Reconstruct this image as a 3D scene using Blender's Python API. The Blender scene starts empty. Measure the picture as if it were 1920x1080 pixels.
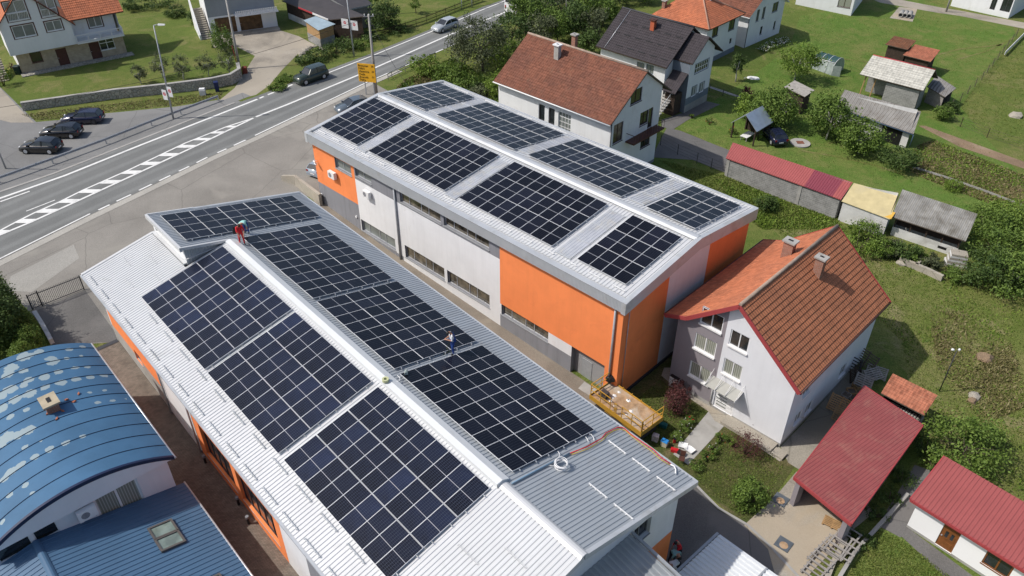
import bpy, bmesh, math, random
import numpy as np
from mathutils import Vector, Matrix
R = math.radians
scene = bpy.context.scene
C = bpy.context.scene.collection
rnd = random.Random(7)
# ---------------------------------------------------------------- camera
F, PITCH, ROLL, CH = 1500.0, R(36.69), R(0.11), 40.0
_c, _s = math.cos(PITCH), math.sin(PITCH)
FW = Vector((0, _c, -_s)); _u = Vector((0, _s, _c)); _r = Vector((1, 0, 0))
RT = _r * math.cos(ROLL) + _u * math.sin(ROLL)
UP = _u * math.cos(ROLL) - _r * math.sin(ROLL)
cam = bpy.data.cameras.new('camera'); camo = bpy.data.objects.new('camera', cam); C.objects.link(camo)
mw = Matrix.Identity(4)
for i in range(3):
    mw[i][0] = RT[i]; mw[i][1] = UP[i]; mw[i][2] = -FW[i]; mw[i][3] = (0, 0, CH)[i]
camo.matrix_world = mw
cam.sensor_width = 36; cam.lens = F / 1920 * 36; cam.clip_end = 2000; cam.clip_start = 1
scene.camera = camo
# ---------------------------------------------------------------- light
world = bpy.data.worlds.new('World'); scene.world = world; world.use_nodes = True
nt = world.node_tree; bg = nt.nodes['Background']
sky = nt.nodes.new('ShaderNodeTexSky'); sky.sky_type = 'NISHITA'; sky.sun_disc = False
AZ, EL = R(6.0), R(50.0)            # direction the sunlight travels in
sky.sun_elevation = EL; sky.sun_rotation = R(-96.0); sky.air_density = 1.0; sky.dust_density = 2.5
nt.links.new(sky.outputs[0], bg.inputs[0]); bg.inputs[1].default_value = 0.112
sl = bpy.data.lights.new('sun', 'SUN'); sl.energy = 3.3; sl.angle = R(0.8); sl.color = (1, .95, .88)
so = bpy.data.objects.new('sun', sl); C.objects.link(so)
so.rotation_euler = Vector((math.cos(EL) * math.cos(AZ), math.cos(EL) * math.sin(AZ), -math.sin(EL))).to_track_quat('-Z', 'Y').to_euler()
so.location = (-40, 40, 60)
scene.view_settings.view_transform = 'Standard'; scene.view_settings.look = 'None'
scene.view_settings.exposure = 0.2; scene.view_settings.gamma = 1
scene.render.engine = 'CYCLES'
# ---------------------------------------------------------------- ground shape and picture-to-place helpers
RN = Vector((.814, -.581, 0))
GS = [(-400, 0), (-54, 0), (-44, -.9), (-30, -1.6), (-20, -2), (900, -2)]
def gz(x, y):
    s = x * RN.x + y * RN.y
    for (a, za), (b, zb) in zip(GS, GS[1:]):
        if s <= b: return za + (zb - za) * max(0, (s - a)) / (b - a)
    return -2.0
def ray(u, v): return FW * F + RT * (u - 960) - UP * (v - 540)
def at(u, v, z=0.0):
    d = ray(u, v); t = (z - CH) / d.z
    return Vector((0, 0, CH)) + d * t
def G(u, v, off=0.0):
    z = -1.0
    for _ in range(25):
        p = at(u, v, z); z = gz(p.x, p.y) + off
    return at(u, v, z)
def proj(p):
    q = Vector(p) - Vector((0, 0, CH)); w = q.dot(FW)
    return 960 + F * q.dot(RT) / w, 540 - F * q.dot(UP) / w
# ---------------------------------------------------------------- materials
MATS = {}
class N:
    def __init__(s, name):
        s.m = bpy.data.materials.new(name); s.m.use_nodes = True; s.t = s.m.node_tree
        s.b = s.t.nodes['Principled BSDF']; s.tc = s.t.nodes.new('ShaderNodeTexCoord')
    def n(s, kind, **kw):
        nd = s.t.nodes.new('ShaderNode' + kind)
        for k, v in kw.items():
            if k.startswith('i_'):
                nd.inputs[k[2:].replace('_', ' ')].default_value = v
            else: setattr(nd, k, v)
        return nd
    def l(s, a, b): s.t.links.new(a, b)
    def noise(s, scale, detail=4, rough=.6, co='Object', dist=0):
        nd = s.n('TexNoise'); nd.inputs['Scale'].default_value = scale; nd.inputs['Detail'].default_value = detail
        nd.inputs['Roughness'].default_value = rough; nd.inputs['Distortion'].default_value = dist
        s.l(s.tc.outputs[co], nd.inputs['Vector']); return nd.outputs['Fac']
    def ramp(s, fac, stops, mode='LINEAR'):
        r = s.n('ValToRGB'); r.color_ramp.interpolation = mode
        e = r.color_ramp.elements
        while len(e) > 1: e.remove(e[-1])
        for i, (p, c) in enumerate(stops):
            c = (c, c, c) if isinstance(c, (int, float)) else c
            x = e[0] if i == 0 else e.new(p)
            x.position = p; x.color = (*c, 1)
        s.l(fac, r.inputs[0]); return r.outputs[0]
    def mix(s, fac, a, b, mode='MIX'):
        m = s.n('Mix', data_type='RGBA', blend_type=mode)
        for inp, v in ((m.inputs[0], fac), (m.inputs[6], a), (m.inputs[7], b)):
            if isinstance(v, (int, float)): inp.default_value = v
            elif isinstance(v, tuple): inp.default_value = (*v, 1)
            else: s.l(v, inp)
        return m.outputs[2]
    def math(s, op, a, b=None, c=None):
        m = s.n('Math', operation=op)
        for i, v in enumerate((a, b, c)):
            if v is None: continue
            if isinstance(v, (int, float)): m.inputs[i].default_value = v
            else: s.l(v, m.inputs[i])
        return m.outputs[0]
    def uv(s, co='UV'):
        x = s.n('SeparateXYZ'); s.l(s.tc.outputs[co], x.inputs[0]); return x.outputs
    def bump(s, h, st=.3, dist=.05):
        b = s.n('Bump'); b.inputs['Strength'].default_value = st; b.inputs['Distance'].default_value = dist
        s.l(h, b.inputs['Height']); s.l(b.outputs[0], s.b.inputs['Normal'])
    def col(s, c):
        if isinstance(c, tuple): s.b.inputs['Base Color'].default_value = (*c, 1)
        else: s.l(c, s.b.inputs['Base Color'])
    def set(s, rough=.7, metal=0, spec=.4):
        s.b.inputs['Roughness'].default_value = rough; s.b.inputs['Metallic'].default_value = metal
        s.b.inputs['Specular IOR Level'].default_value = spec
def dk(c, f): return tuple(x * f for x in c)
def srgb(r, g, b): return tuple(((x / 255 + .055) / 1.055) ** 2.4 if x > 10 else x / 255 / 12.92 for x in (r, g, b))
def plain(name, c, rough=.7, var=.18, scale=1.2, bump=0, bs=30, metal=0, spec=.4, dirt=None, dirtpos=.62, streak=0):
    if name in MATS: return MATS[name]
    m = N(name); a = m.noise(scale, 5); f = m.ramp(a, [(.3, 1 - var), (.7, 1 + var * .6)])
    o = m.mix(1.0, c, f, 'MULTIPLY')
    if dirt: o = m.mix(m.ramp(m.noise(.55, 8, .7, dist=.6), [(dirtpos - .08, 0.0), (dirtpos + .1, .8)]), o, dirt)
    if streak:       # rain streaks running down the wall
        mp = m.n('Mapping'); mp.inputs['Scale'].default_value = (2.6, 2.6, .16); m.l(m.tc.outputs['Object'], mp.inputs[0]); nz = m.n('TexNoise'); nz.inputs['Scale'].default_value = 1.0; nz.inputs['Detail'].default_value = 6; nz.inputs['Roughness'].default_value = .7; m.l(mp.outputs[0], nz.inputs['Vector'])
        o = m.mix(1.0, o, m.ramp(nz.outputs['Fac'], [(.36, 1 - streak), (.52, 1.0), (.75, 1.02)]), 'MULTIPLY')
    m.col(o); m.set(rough, metal, spec)
    if bump: m.bump(m.noise(bs, 3), bump, .03)
    MATS[name] = m.m; return m.m
def tile(name, c, uw=.24, vw=.36, var=.35, moss=None, mosspos=.6, c2=None, line=.35):
    if name in MATS: return MATS[name]
    m = N(name); x = m.uv()
    cu = m.math('FLOOR', m.math('DIVIDE', x[0], uw)); cv = m.math('FLOOR', m.math('DIVIDE', x[1], vw))
    cb = m.n('CombineXYZ'); m.l(cu, cb.inputs[0]); m.l(cv, cb.inputs[1])
    wn = m.n('TexWhiteNoise', noise_dimensions='2D'); m.l(cb.outputs[0], wn.inputs[0])
    f = m.ramp(wn.outputs[0], [(0, 1 - var), (1, 1 + var * .5)])
    o = m.mix(1.0, c, f, 'MULTIPLY')
    if c2: o = m.mix(m.ramp(m.noise(.5, 6, .7), [(.42, 0.0), (.6, 1.0)]), o, m.mix(1.0, c2, f, 'MULTIPLY'))
    fu = m.math('FRACT', m.math('DIVIDE', x[0], uw)); fv = m.math('FRACT', m.math('DIVIDE', x[1], vw))
    lin = m.ramp(fv, [(0, 1 - line), (.1, 1.0), (1, 1.0)]); lin2 = m.ramp(fu, [(0, .8), (.12, 1.0), (1, 1.0)])
    o = m.mix(1.0, o, lin, 'MULTIPLY'); o = m.mix(1.0, o, lin2, 'MULTIPLY')
    if moss: o = m.mix(m.ramp(m.noise(1.6, 8, .75, dist=.4), [(mosspos - .06, 0.0), (mosspos + .12, .75)]), o, moss)
    m.col(o); m.set(.85, 0, .25)
    h = m.math('ADD', m.math('SINE', m.math('MULTIPLY', fu, 6.283)), m.math('MULTIPLY', m.math('SUBTRACT', 1.0, fv), 1.2))
    m.bump(h, .5, .03); MATS[name] = m.m; return m.m
def brick(name, c1, c2, mortar, w=.4, h=.2, ms=.012, bump=.4, dirt=None):
    if name in MATS: return MATS[name]
    m = N(name); b = m.n('TexBrick'); m.l(m.tc.outputs['UV'], b.inputs[0])
    b.inputs['Color1'].default_value = (*c1, 1); b.inputs['Color2'].default_value = (*c2, 1); b.inputs['Mortar'].default_value = (*mortar, 1)
    b.inputs['Scale'].default_value = 1; b.inputs['Mortar Size'].default_value = ms; b.inputs['Brick Width'].default_value = w; b.inputs['Row Height'].default_value = h
    o = m.mix(1.0, b.outputs[0], m.ramp(m.noise(1.5, 6, .7), [(.3, .72), (.7, 1.15)]), 'MULTIPLY')
    if dirt: o = m.mix(m.ramp(m.noise(.8, 7, .7), [(.5, 0.0), (.68, .8)]), o, dirt)
    m.col(o); m.set(.9, 0, .2); m.bump(b.outputs[1], -bump, .02); MATS[name] = m.m; return m.m
def stone(name, c1, c2, mortar, scale=3.0):
    if name in MATS: return MATS[name]
    m = N(name); v = m.n('TexVoronoi', feature='DISTANCE_TO_EDGE'); v2 = m.n('TexVoronoi')
    for q in (v, v2): q.inputs['Scale'].default_value = scale; m.l(m.tc.outputs['UV'], q.inputs['Vector'])
    s = m.n('SeparateColor'); m.l(v2.outputs['Color'], s.inputs[0])
    o = m.mix(s.outputs[0], c1, c2); o = m.mix(m.ramp(v.outputs[0], [(.02, 1.0), (.07, 0.0)]), o, mortar)
    m.col(o); m.set(.9, 0, .2); m.bump(m.ramp(v.outputs[0], [(0, 0.0), (.15, 1.0)]), .8, .05); MATS[name] = m.m; return m.m
def sheet(name, c, period=.2, var=.12, rough=.45, dirt=None, dirtpos=.6, metal=0, along='u', depth=.3, st=.9, line=.25):
    """profiled sheet; the ribs come from a bump on thin roofs seen from far away"""
    if name in MATS: return MATS[name]
    m = N(name); x = m.uv(); f = m.math('FRACT', m.math('DIVIDE', x[0 if along == 'u' else 1], period))
    o = m.mix(1.0, c, m.ramp(m.noise(.7, 6), [(.3, 1 - var), (.7, 1 + var)]), 'MULTIPLY')
    if dirt: o = m.mix(m.ramp(m.noise(.9, 8, .75, dist=.5), [(dirtpos - .1, 0.0), (dirtpos + .12, .9)]), o, dirt)
    o = m.mix(1.0, o, m.ramp(f, [(0, 1 - line), (.2, 1.0), (.8, 1.0), (1, 1 - line)]), 'MULTIPLY')
    m.col(o); m.set(rough, metal, .5)
    m.bump(m.math('SINE', m.math('MULTIPLY', f, 6.283)), st, .03 * depth * 3); MATS[name] = m.m; return m.m
ORANGE = (.88, .26, .085); LGREY = (.74, .745, .755); MGREY = (.235, .24, .262)
m_orange = plain('orange_plaster', ORANGE, .85, .07, .6, .15, 60, streak=.03, dirt=(.76, .21, .075), dirtpos=.64)
m_lgrey = plain('light_grey_plaster', LGREY, .85, .06, .5, .15, 60, streak=.04, dirt=(.58, .57, .54), dirtpos=.68)
m_mgrey = plain('mid_grey_plaster', MGREY, .85, .08, .5, .15, 60, streak=.14)
m_white = plain('white_plaster', (.74, .75, .76), .85, .06, .5, .15, 50, streak=.03, dirt=(.60, .59, .56), dirtpos=.66)
m_whiteold = plain('old_white_plaster', (.62, .62, .61), .9, .14, .9, .2, 30, dirt=(.36, .35, .32), dirtpos=.6)
m_purple = plain('mauve_plaster', (.255, .232, .25), .85, .06, .5, .15, 50, streak=.04)
m_pale = plain('pale_lilac_plaster', (.70, .71, .74), .85, .05, .5, .15, 50, streak=.025)
m_alu = plain('aluminium', (.55, .57, .6), .4, .08, 2, metal=.5)
m_galv = plain('galvanised_steel', (.38, .40, .42), .5, .15, 3, metal=.3)
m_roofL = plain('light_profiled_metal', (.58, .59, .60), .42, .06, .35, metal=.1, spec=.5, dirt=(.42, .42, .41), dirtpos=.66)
m_roofR = plain('shaded_profiled_metal', (.33, .36, .39), .42, .07, .35, metal=.1, spec=.5, dirt=(.28, .29, .30), dirtpos=.62)  # same light roof metal, with the shade of the far slope put into its colour
m_flash = plain('flashing_metal', (.52, .54, .56), .38, .08, .6, metal=.25, dirt=(.36, .36, .34), dirtpos=.6)
m_fascia = sheet('fascia_sheet', (.42, .44, .46), .12, .06, .5, dirt=(.34, .33, .31), dirtpos=.66, depth=.2)
m_poly = sheet('polycarbonate_sheet', (.42, .44, .48), .25, .18, .3, dirt=(.5, .48, .42), dirtpos=.58)
m_wood = plain('weathered_wood', (.12, .095, .075), .9, .35, 4, .3, 20)
m_newwood = plain('fresh_wood', (.40, .25, .12), .8, .25, 4, .2, 20)
m_greywood = plain('grey_wood', (.30, .28, .26), .9, .3, 5, .3, 20)
m_black = plain('black_plastic', (.012, .012, .013), .5, .2, 3)
m_darkmetal = plain('dark_metal', (.05, .05, .055), .5, .2, 3)
m_whitepl = plain('white_plastic', (.75, .75, .75), .4, .04, 3)
m_concrete = plain('concrete', (.36, .35, .33), .9, .18, .8, .3, 12, dirt=(.24, .23, .2), dirtpos=.6)
m_red = plain('red_paint', (.42, .05, .06), .5, .12, 1)
m_brown = plain('brown_paint', (.09, .035, .025), .6, .2, 2)
m_skin = plain('skin', (.42, .22, .15), .6, .06, 8)
def glassmat(name, c, rough=.08, var=.4, sc=.8, spec=.9):
    m = N(name); a = m.ramp(m.noise(sc, 3), [(.35, 1 - var), (.65, 1 + var)])
    m.col(m.mix(1.0, c, a, 'MULTIPLY')); m.set(rough, 0, spec); return m.m
m_glass = glassmat('dark_window_glass', (.02, .024, .028))
m_glassb = glassmat('brown_window_glass', (.10, .085, .06), .12, .7, 1.5)
m_glassg = glassmat('frosted_window_glass', (.17, .19, .18), .3, .25, .6)
def curtain():
    m = N('window_with_curtain'); x = m.uv(); f = m.math('SINE', m.math('MULTIPLY', x[0], 42))
    o = m.mix(m.ramp(f, [(0, 0.0), (1, 1.0)]), (.22, .23, .19), (.42, .43, .38)); m.col(o); m.set(.15, 0, .8); return m.m
m_curtain = curtain()
# ---------------------------------------------------------------- mesh building
class MB:
    def __init__(s): s.v = []; s.f = []; s.m = []; s.sm = []
    def face(s, pts, m=0, sm=False):
        i = len(s.v); s.v += [tuple(p) for p in pts]; s.f.append(list(range(i, i + len(pts)))); s.m.append(m); s.sm.append(sm)
    def box(s, x0, x1, y0, y1, z0, z1, m=0):
        s.hexa([(x0, y0, z0), (x1, y0, z0), (x1, y1, z0), (x0, y1, z0)], [(x0, y0, z1), (x1, y0, z1), (x1, y1, z1), (x0, y1, z1)], m)
        return s
    def hexa(s, lo, hi, m=0, caps=True):
        n = len(lo)
        if caps: s.face(hi, m); s.face(lo[::-1], m)
        for i in range(n): s.face([lo[i], lo[(i + 1) % n], hi[(i + 1) % n], hi[i]], m)
    def beam(s, a, b, w=.05, h=None, m=0, up=(0, 0, 1)):
        a = Vector(a); b = Vector(b); h = w if h is None else h; d = (b - a).normalized(); u = Vector(up)
        if abs(d.dot(u)) > .99: u = Vector((1, 0, 0))
        x = d.cross(u).normalized(); y = x.cross(d)
        q = [x * (i * w / 2) + y * (j * h / 2) for i, j in ((-1, -1), (1, -1), (1, 1), (-1, 1))]
        s.hexa([a + k for k in q], [b + k for k in q], m)
    def tube(s, pts, r=.03, n=8, m=0, r2=None, sm=True):
        pts = [Vector(p) for p in pts]; rings = []
        for i, p in enumerate(pts):
            d = (pts[min(i + 1, len(pts) - 1)] - pts[max(i - 1, 0)]).normalized()
            u = Vector((0, 0, 1)) if abs(d.z) < .95 else Vector((1, 0, 0))
            x = d.cross(u).normalized(); y = x.cross(d)
            rr = r if r2 is None else r + (r2 - r) * i / (len(pts) - 1)
            if isinstance(r, (list, tuple)): rr = r[i]
            rings.append([p + x * (rr * math.cos(2 * math.pi * k / n)) + y * (rr * math.sin(2 * math.pi * k / n)) for k in range(n)])
        for a, b in zip(rings, rings[1:]):
            for k in range(n): s.face([a[k], a[(k + 1) % n], b[(k + 1) % n], b[k]][::-1], m, sm)
        s.face(rings[0], m); s.face(rings[-1][::-1], m)
        return s
    def build(s, name, mats, parent=None, uvfix=None):
        if not isinstance(mats, (list, tuple)): mats = [mats]
        me = bpy.data.meshes.new(name); me.from_pydata(s.v, [], s.f)
        for q in mats: me.materials.append(q)
        me.polygons.foreach_set('material_index', s.m); me.polygons.foreach_set('use_smooth', s.sm)
        ul = me.uv_layers.new(name='UVMap'); dat = np.zeros(len(me.loops) * 2, dtype=np.float32); k = 0
        for fi, f in enumerate(s.f):
            p = [Vector(s.v[i]) for i in f]
            nn = Vector((0, 0, 0))
            for i in range(len(p)):
                a, b = p[i], p[(i + 1) % len(p)]
                nn += Vector(((a.y - b.y) * (a.z + b.z), (a.z - b.z) * (a.x + b.x), (a.x - b.x) * (a.y + b.y)))
            nn = nn.normalized() if nn.length > 1e-9 else Vector((0, 0, 1))
            t = Vector((-nn.y, nn.x, 0))
            t = t.normalized() if t.length > .03 else Vector((1, 0, 0))
            bb = nn.cross(t)
            for q in p: dat[k] = q.dot(t); dat[k + 1] = q.dot(bb); k += 2
        ul.data.foreach_set('uv', dat); me.update()
        if any(s.sm):
            bm = bmesh.new(); bm.from_mesh(me); bmesh.ops.remove_doubles(bm, verts=bm.verts, dist=1e-4); bm.to_mesh(me); bm.free()
        o = bpy.data.objects.new(name, me); C.objects.link(o)
        if parent: o.parent = parent
        return o
def tag(o, label, cat, group=None, kind=None):
    if label: o['label'] = label
    if cat: o['category'] = cat
    if group: o['group'] = group
    if kind: o['kind'] = kind
    return o
def thing(name, label, cat, loc=(0, 0, 0), ang=0, group=None):
    o = bpy.data.objects.new(name, None); C.objects.link(o); o.location = loc; o.rotation_euler = (0, 0, ang)
    o.empty_display_size = .3
    return tag(o, label, cat, group)
def copy_tree(o, parent=None):
    c = o.copy(); C.objects.link(c); c.parent = parent
    if parent is not None: c.matrix_parent_inverse = o.matrix_parent_inverse.copy()
    for ch in list(o.children): copy_tree(ch, c)
    return c
def lab(o, s): o['label'] = s; return o
class Fr:
    """local frame: origin, x axis at angle ang"""
    def __init__(s, ox, oy, oz, angdeg):
        s.o = Vector((ox, oy, oz)); s.a = R(angdeg); s.x = Vector((math.cos(s.a), math.sin(s.a), 0)); s.y = Vector((-s.x.y, s.x.x, 0))
    def W(s, p): return s.o + s.x * p[0] + s.y * p[1] + Vector((0, 0, p[2]))
    def loc(s, w): w = Vector(w) - s.o; return Vector((w.dot(s.x), w.dot(s.y), w.z))
    def at(s, u, v, z): return s.loc(at(u, v, z + s.o.z))
    def hit(s, u, v, p0, n):
        o = s.loc((0, 0, CH)); d = ray(u, v); d = Vector((d.dot(s.x), d.dot(s.y), d.z)); n = Vector(n)
        return o + d * ((Vector(p0) - o).dot(n) / d.dot(n))
    def thing(s, name, label, cat, group=None): return thing(name, label, cat, s.o, s.a, group)
def clip(poly, a, b, c):
    """keep a*s+b*z<=c"""
    out = []
    for i in range(len(poly)):
        p, q = poly[i], poly[(i + 1) % len(poly)]
        fp = a * p[0] + b * p[1] - c; fq = a * q[0] + b * q[1] - c
        if fp <= 1e-9: out.append(p)
        if (fp < 0) != (fq < 0) and abs(fp - fq) > 1e-12:
            t = fp / (fp - fq); out.append((p[0] + (q[0] - p[0]) * t, p[1] + (q[1] - p[1]) * t))
    return out
class Wall:
    """wall plane in a thing's local frame, a->b is left->right seen from outside"""
    def __init__(s, fr, a, b):
        s.fr = fr; s.a = Vector((a[0], a[1], 0)); b = Vector((b[0], b[1], 0)); s.len = (b - s.a).length
        s.d = (b - s.a).normalized(); s.n = Vector((s.d.y, -s.d.x, 0))
    def P(s, t, z, off=0): p = s.a + s.d * t + s.n * off; return Vector((p.x, p.y, z))
    def px(s, u, v):
        p = s.fr.hit(u, v, s.a, s.n); return (p - s.a).dot(s.d), p.z
    def rect(s, u, v, w, h):
        t, z = s.px(u, v); return (t - w / 2, t + w / 2, z - h / 2, z + h / 2)
    def build(s, parent, mats, z0, tops, holes=(), paints=(), depth=.2, name='wall', reveal=None):
        """tops: list of (s,z) along the top (concave down); paints: (s0,s1,z0,z1,mat index)"""
        mb = MB(); zmax = max(z for _, z in tops)
        xs = sorted({0, s.len, *[h[0] for h in holes], *[h[1] for h in holes], *[p[0] for p in paints], *[p[1] for p in paints]})
        zs = sorted({z0, zmax, *[h[2] for h in holes], *[h[3] for h in holes], *[p[2] for p in paints], *[p[3] for p in paints]})
        xs = [x for x in xs if -1e-6 <= x <= s.len + 1e-6]; zs = [z for z in zs if z0 - 1e-6 <= z <= zmax + 1e-6]
        hp = []
        for (x1, z1), (x2, z2) in zip(tops, tops[1:]):
            k = (z2 - z1) / (x2 - x1); hp.append((-k, 1, z1 - k * x1))
        for x1, x2 in zip(xs, xs[1:]):
            if x2 - x1 < 1e-5: continue
            for q1, q2 in zip(zs, zs[1:]):
                if q2 - q1 < 1e-5: continue
                cx, cz = (x1 + x2) / 2, (q1 + q2) / 2
                if any(h[0] < cx < h[1] and h[2] < cz < h[3] for h in holes): continue
                poly = [(x1, q1), (x2, q1), (x2, q2), (x1, q2)]
                for a, b, c in hp:
                    poly = clip(poly, a, b, c)
                    if len(poly) < 3: break
                if len(poly) < 3: continue
                mi = 0
                for p in paints:
                    if p[0] < cx < p[1] and p[2] < cz < p[3]: mi = p[4]
                mb.face([s.P(t, z) for t, z in poly], mi)
        for h in holes:
            mi = reveal if reveal is not None else 0
            d = h[4] if len(h) > 4 else depth
            A = [s.P(h[0], h[2]), s.P(h[1], h[2]), s.P(h[1], h[3]), s.P(h[0], h[3])]
            B = [s.P(h[0], h[2], -d), s.P(h[1], h[2], -d), s.P(h[1], h[3], -d), s.P(h[0], h[3], -d)]
            for i in range(4): mb.face([A[i], A[(i + 1) % 4], B[(i + 1) % 4], B[i]], mi)
        return mb.build(name, mats, parent)
    def box(s, mb, t0, t1, z0, z1, o0, o1, m=0):
        lo = [s.P(t0, z0, o0), s.P(t1, z0, o0), s.P(t1, z0, o1), s.P(t0, z0, o1)]
        hi = [p + Vector((0, 0, z1 - z0)) for p in lo]
        mb.hexa(lo[::-1], hi[::-1], m)
    def window(s, parent, h, fmat, gmat, cuts=(.5,), fw=.07, depth=.2, sill=.06, smat=None, trim=None, tw=.12, cross=(), name='window', sillh=.06, mull=None):
        """frame and pane set back in the hole; returns the window object"""
        x0, x1, z0, z1 = h[:4]; mull = mull or fw; mb = MB(); o0, o1 = -depth, -depth + .07
        s.box(mb, x0, x1, z0, z0 + fw, o0, o1); s.box(mb, x0, x1, z1 - fw, z1, o0, o1)
        s.box(mb, x0, x0 + fw, z0 + fw, z1 - fw, o0, o1); s.box(mb, x1 - fw, x1, z0 + fw, z1 - fw, o0, o1)
        for c in cuts:
            t = x0 + (x1 - x0) * c; s.box(mb, t - mull / 2, t + mull / 2, z0 + fw, z1 - fw, o0, o1 - .003)
        for c in cross:
            z = z0 + (z1 - z0) * c; s.box(mb, x0 + fw, x1 - fw, z - mull / 2, z + mull / 2, o0, o1 - .006)
        w = mb.build(name, fmat, parent)
        g = MB(); g.face([s.P(x0 + fw * .6, z0 + fw * .6, o0 + .03), s.P(x1 - fw * .6, z0 + fw * .6, o0 + .03), s.P(x1 - fw * .6, z1 - fw * .6, o0 + .03), s.P(x0 + fw * .6, z1 - fw * .6, o0 + .03)])
        g.build('pane', gmat, w)
        if sill:
            q = MB(); s.box(q, x0 - .04, x1 + .04, z0 - sillh, z0 - .002, -depth + .07, sill); q.build('sill', smat or fmat, w)
        if trim:
            q = MB(); e = .02
            s.box(q, x0 - tw, x0, z0 - tw, z1 + tw, .001, e); s.box(q, x1, x1 + tw, z0 - tw, z1 + tw, .001, e)
            s.box(q, x0, x1, z1, z1 + tw, .001, e); s.box(q, x0, x1, z0 - tw, z0 - sillh - .01, .001, e); q.build('surround', trim, w)
        return w
    def door(s, parent, h, mat, depth=.15, panels=4, name='door', hmat=None):
        x0, x1, z0, z1 = h[:4]; mb = MB(); s.box(mb, x0, x1, z0, z1, -depth, -depth + .04)
        for i in range(panels):
            a = z0 + (z1 - z0) * (i + .15) / panels; b = z0 + (z1 - z0) * (i + .85) / panels
            s.box(mb, x0 + .15, x1 - .15, a, b, -depth + .04, -depth + .06)
        d = mb.build(name, mat, parent)
        q = MB(); s.box(q, x0 + .08, x0 + .16, (z0 + z1) / 2 - .1, (z0 + z1) / 2 - .04, -depth + .06, -depth + .12); q.build('handle', hmat or m_alu, d)
        return d
def lerp(a, b, t): return Vector(a) + (Vector(b) - Vector(a)) * t
def tiled_slope(mb, e0, e1, r1, r0, course=.36, step=.03, m=0, thick=.14, me=1):
    """tile courses as real steps from eave e0-e1 up to ridge r0-r1, with a slab under them"""
    e0, e1, r1, r0 = map(Vector, (e0, e1, r1, r0)); L = max((r0 - e0).length, (r1 - e1).length); n = max(1, round(L / course))
    nn = (e1 - e0).cross(r0 - e0).normalized() if (r0 - e0).length > .05 else (e1 - e0).cross(r1 - e0).normalized()
    if nn.z < 0: nn = -nn
    for i in range(n):
        a, b = i / n, (i + 1) / n
        p0, p1, q1, q0 = lerp(e0, r0, a) + nn * step, lerp(e1, r1, a) + nn * step, lerp(e1, r1, b), lerp(e0, r0, b)
        mb.face([p0, p1, q1, q0], m); mb.face([p0, lerp(e0, r0, a), lerp(e1, r1, a), p1], m)
    d = Vector((0, 0, -thick))
    top = [e0, e1, r1, r0]
    if (r1 - r0).length < .05: top = [e0, e1, r1]
    lo = [p + d for p in top]; mb.face(lo[::-1], me)
    for i in range(len(top)): mb.face([lo[i], lo[(i + 1) % len(top)], top[(i + 1) % len(top)], top[i]], me)
def ribbed_slope(mb, e0, e1, r1, r0, pitch=.25, h=.035, m=0, thick=.06, top=.35, me=0, flank=.12):
    """trapezoid sheet metal, ribs run from eave e0-e1 to ridge r0-r1"""
    e0, e1, r1, r0 = map(Vector, (e0, e1, r1, r0)); W = (e1 - e0).length; n = max(2, round(W / pitch))
    nn = (e1 - e0).cross(r0 - e0).normalized()
    if nn.z < 0: nn = -nn
    prof = []
    for i in range(n): prof += [(i + .0, 0), (i + 1 - top - 2 * flank, 0), (i + 1 - top - flank, h), (i + 1 - flank, h)]
    prof.append((n, 0))
    for (a, ha), (b, hb) in zip(prof, prof[1:]):
        if b - a < 1e-6: continue
        mb.face([lerp(e0, e1, a / n) + nn * ha, lerp(e0, e1, b / n) + nn * hb, lerp(r0, r1, b / n) + nn * hb, lerp(r0, r1, a / n) + nn * ha], m)
    d = Vector((0, 0, -thick)); t = [e0, e1, r1, r0]; t = [p - nn * .002 for p in t]; lo = [p + d for p in t]
    mb.face(lo[::-1], me)
    for i in range(4): mb.face([lo[i], lo[(i + 1) % 4], t[(i + 1) % 4], t[i]], me)
def slab(mb, pts, thick=.1, m=0, me=None):
    pts = [Vector(p) for p in pts]; lo = [p - Vector((0, 0, thick)) for p in pts]; me = m if me is None else me
    if len(pts) == 4:
        for a, b, c in ((0, 1, 2), (0, 2, 3)): mb.face([pts[a], pts[b], pts[c]], m); mb.face([lo[c], lo[b], lo[a]], me)
    else: mb.face(pts, m); mb.face(lo[::-1], me)
    for i in range(len(pts)): mb.face([lo[i], lo[(i + 1) % len(pts)], pts[(i + 1) % len(pts)], pts[i]], me)
# ================================================================ ground
def grassmat(name, cols, s1=.09, s2=.9, bump=.6):
    m = N(name); a = m.noise(s1, 6, .62, dist=.3); b = m.noise(s2, 6, .7); c = m.noise(9, 4, .7)
    o = m.mix(m.ramp(a, [(.4, 0.0), (.58, 1.0)]), cols[0], cols[1])
    o = m.mix(m.ramp(b, [(.44, 0.0), (.66, .9)]), o, cols[2])
    o = m.mix(m.ramp(m.noise(.33, 7, .7, dist=.5), [(.52, 0.0), (.7, .8)]), o, cols[3])
    o = m.mix(1.0, o, m.ramp(c, [(.3, .45), (.7, 1.45)]), 'MULTIPLY')
    m.col(o); m.set(.95, 0, .1); m.bump(m.math('ADD', c, b), bump, .12); return m.m
m_grass = grassmat('meadow_grass', [(.115, .155, .036), (.155, .170, .050), (.090, .135, .028), (.22, .195, .085)])
m_lawn = grassmat('lawn_grass', [(.108, .178, .036), (.150, .185, .050), (.086, .158, .028), (.20, .195, .07)], .15, .7)
m_rough = grassmat('rough_grass', [(.140, .165, .044), (.190, .185, .070), (.105, .145, .030), (.29, .24, .14)], .2, .8)
m_weeds = grassmat('vegetable_plot', [(.10, .12, .035), (.20, .15, .08), (.08, .12, .02), (.25, .19, .12)], .5, 2.5, .9)
m_garden = grassmat('garden_grass', [(.072, .090, .026), (.105, .10, .042), (.06, .088, .02), (.22, .165, .10)], .35, 1.0)
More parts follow.
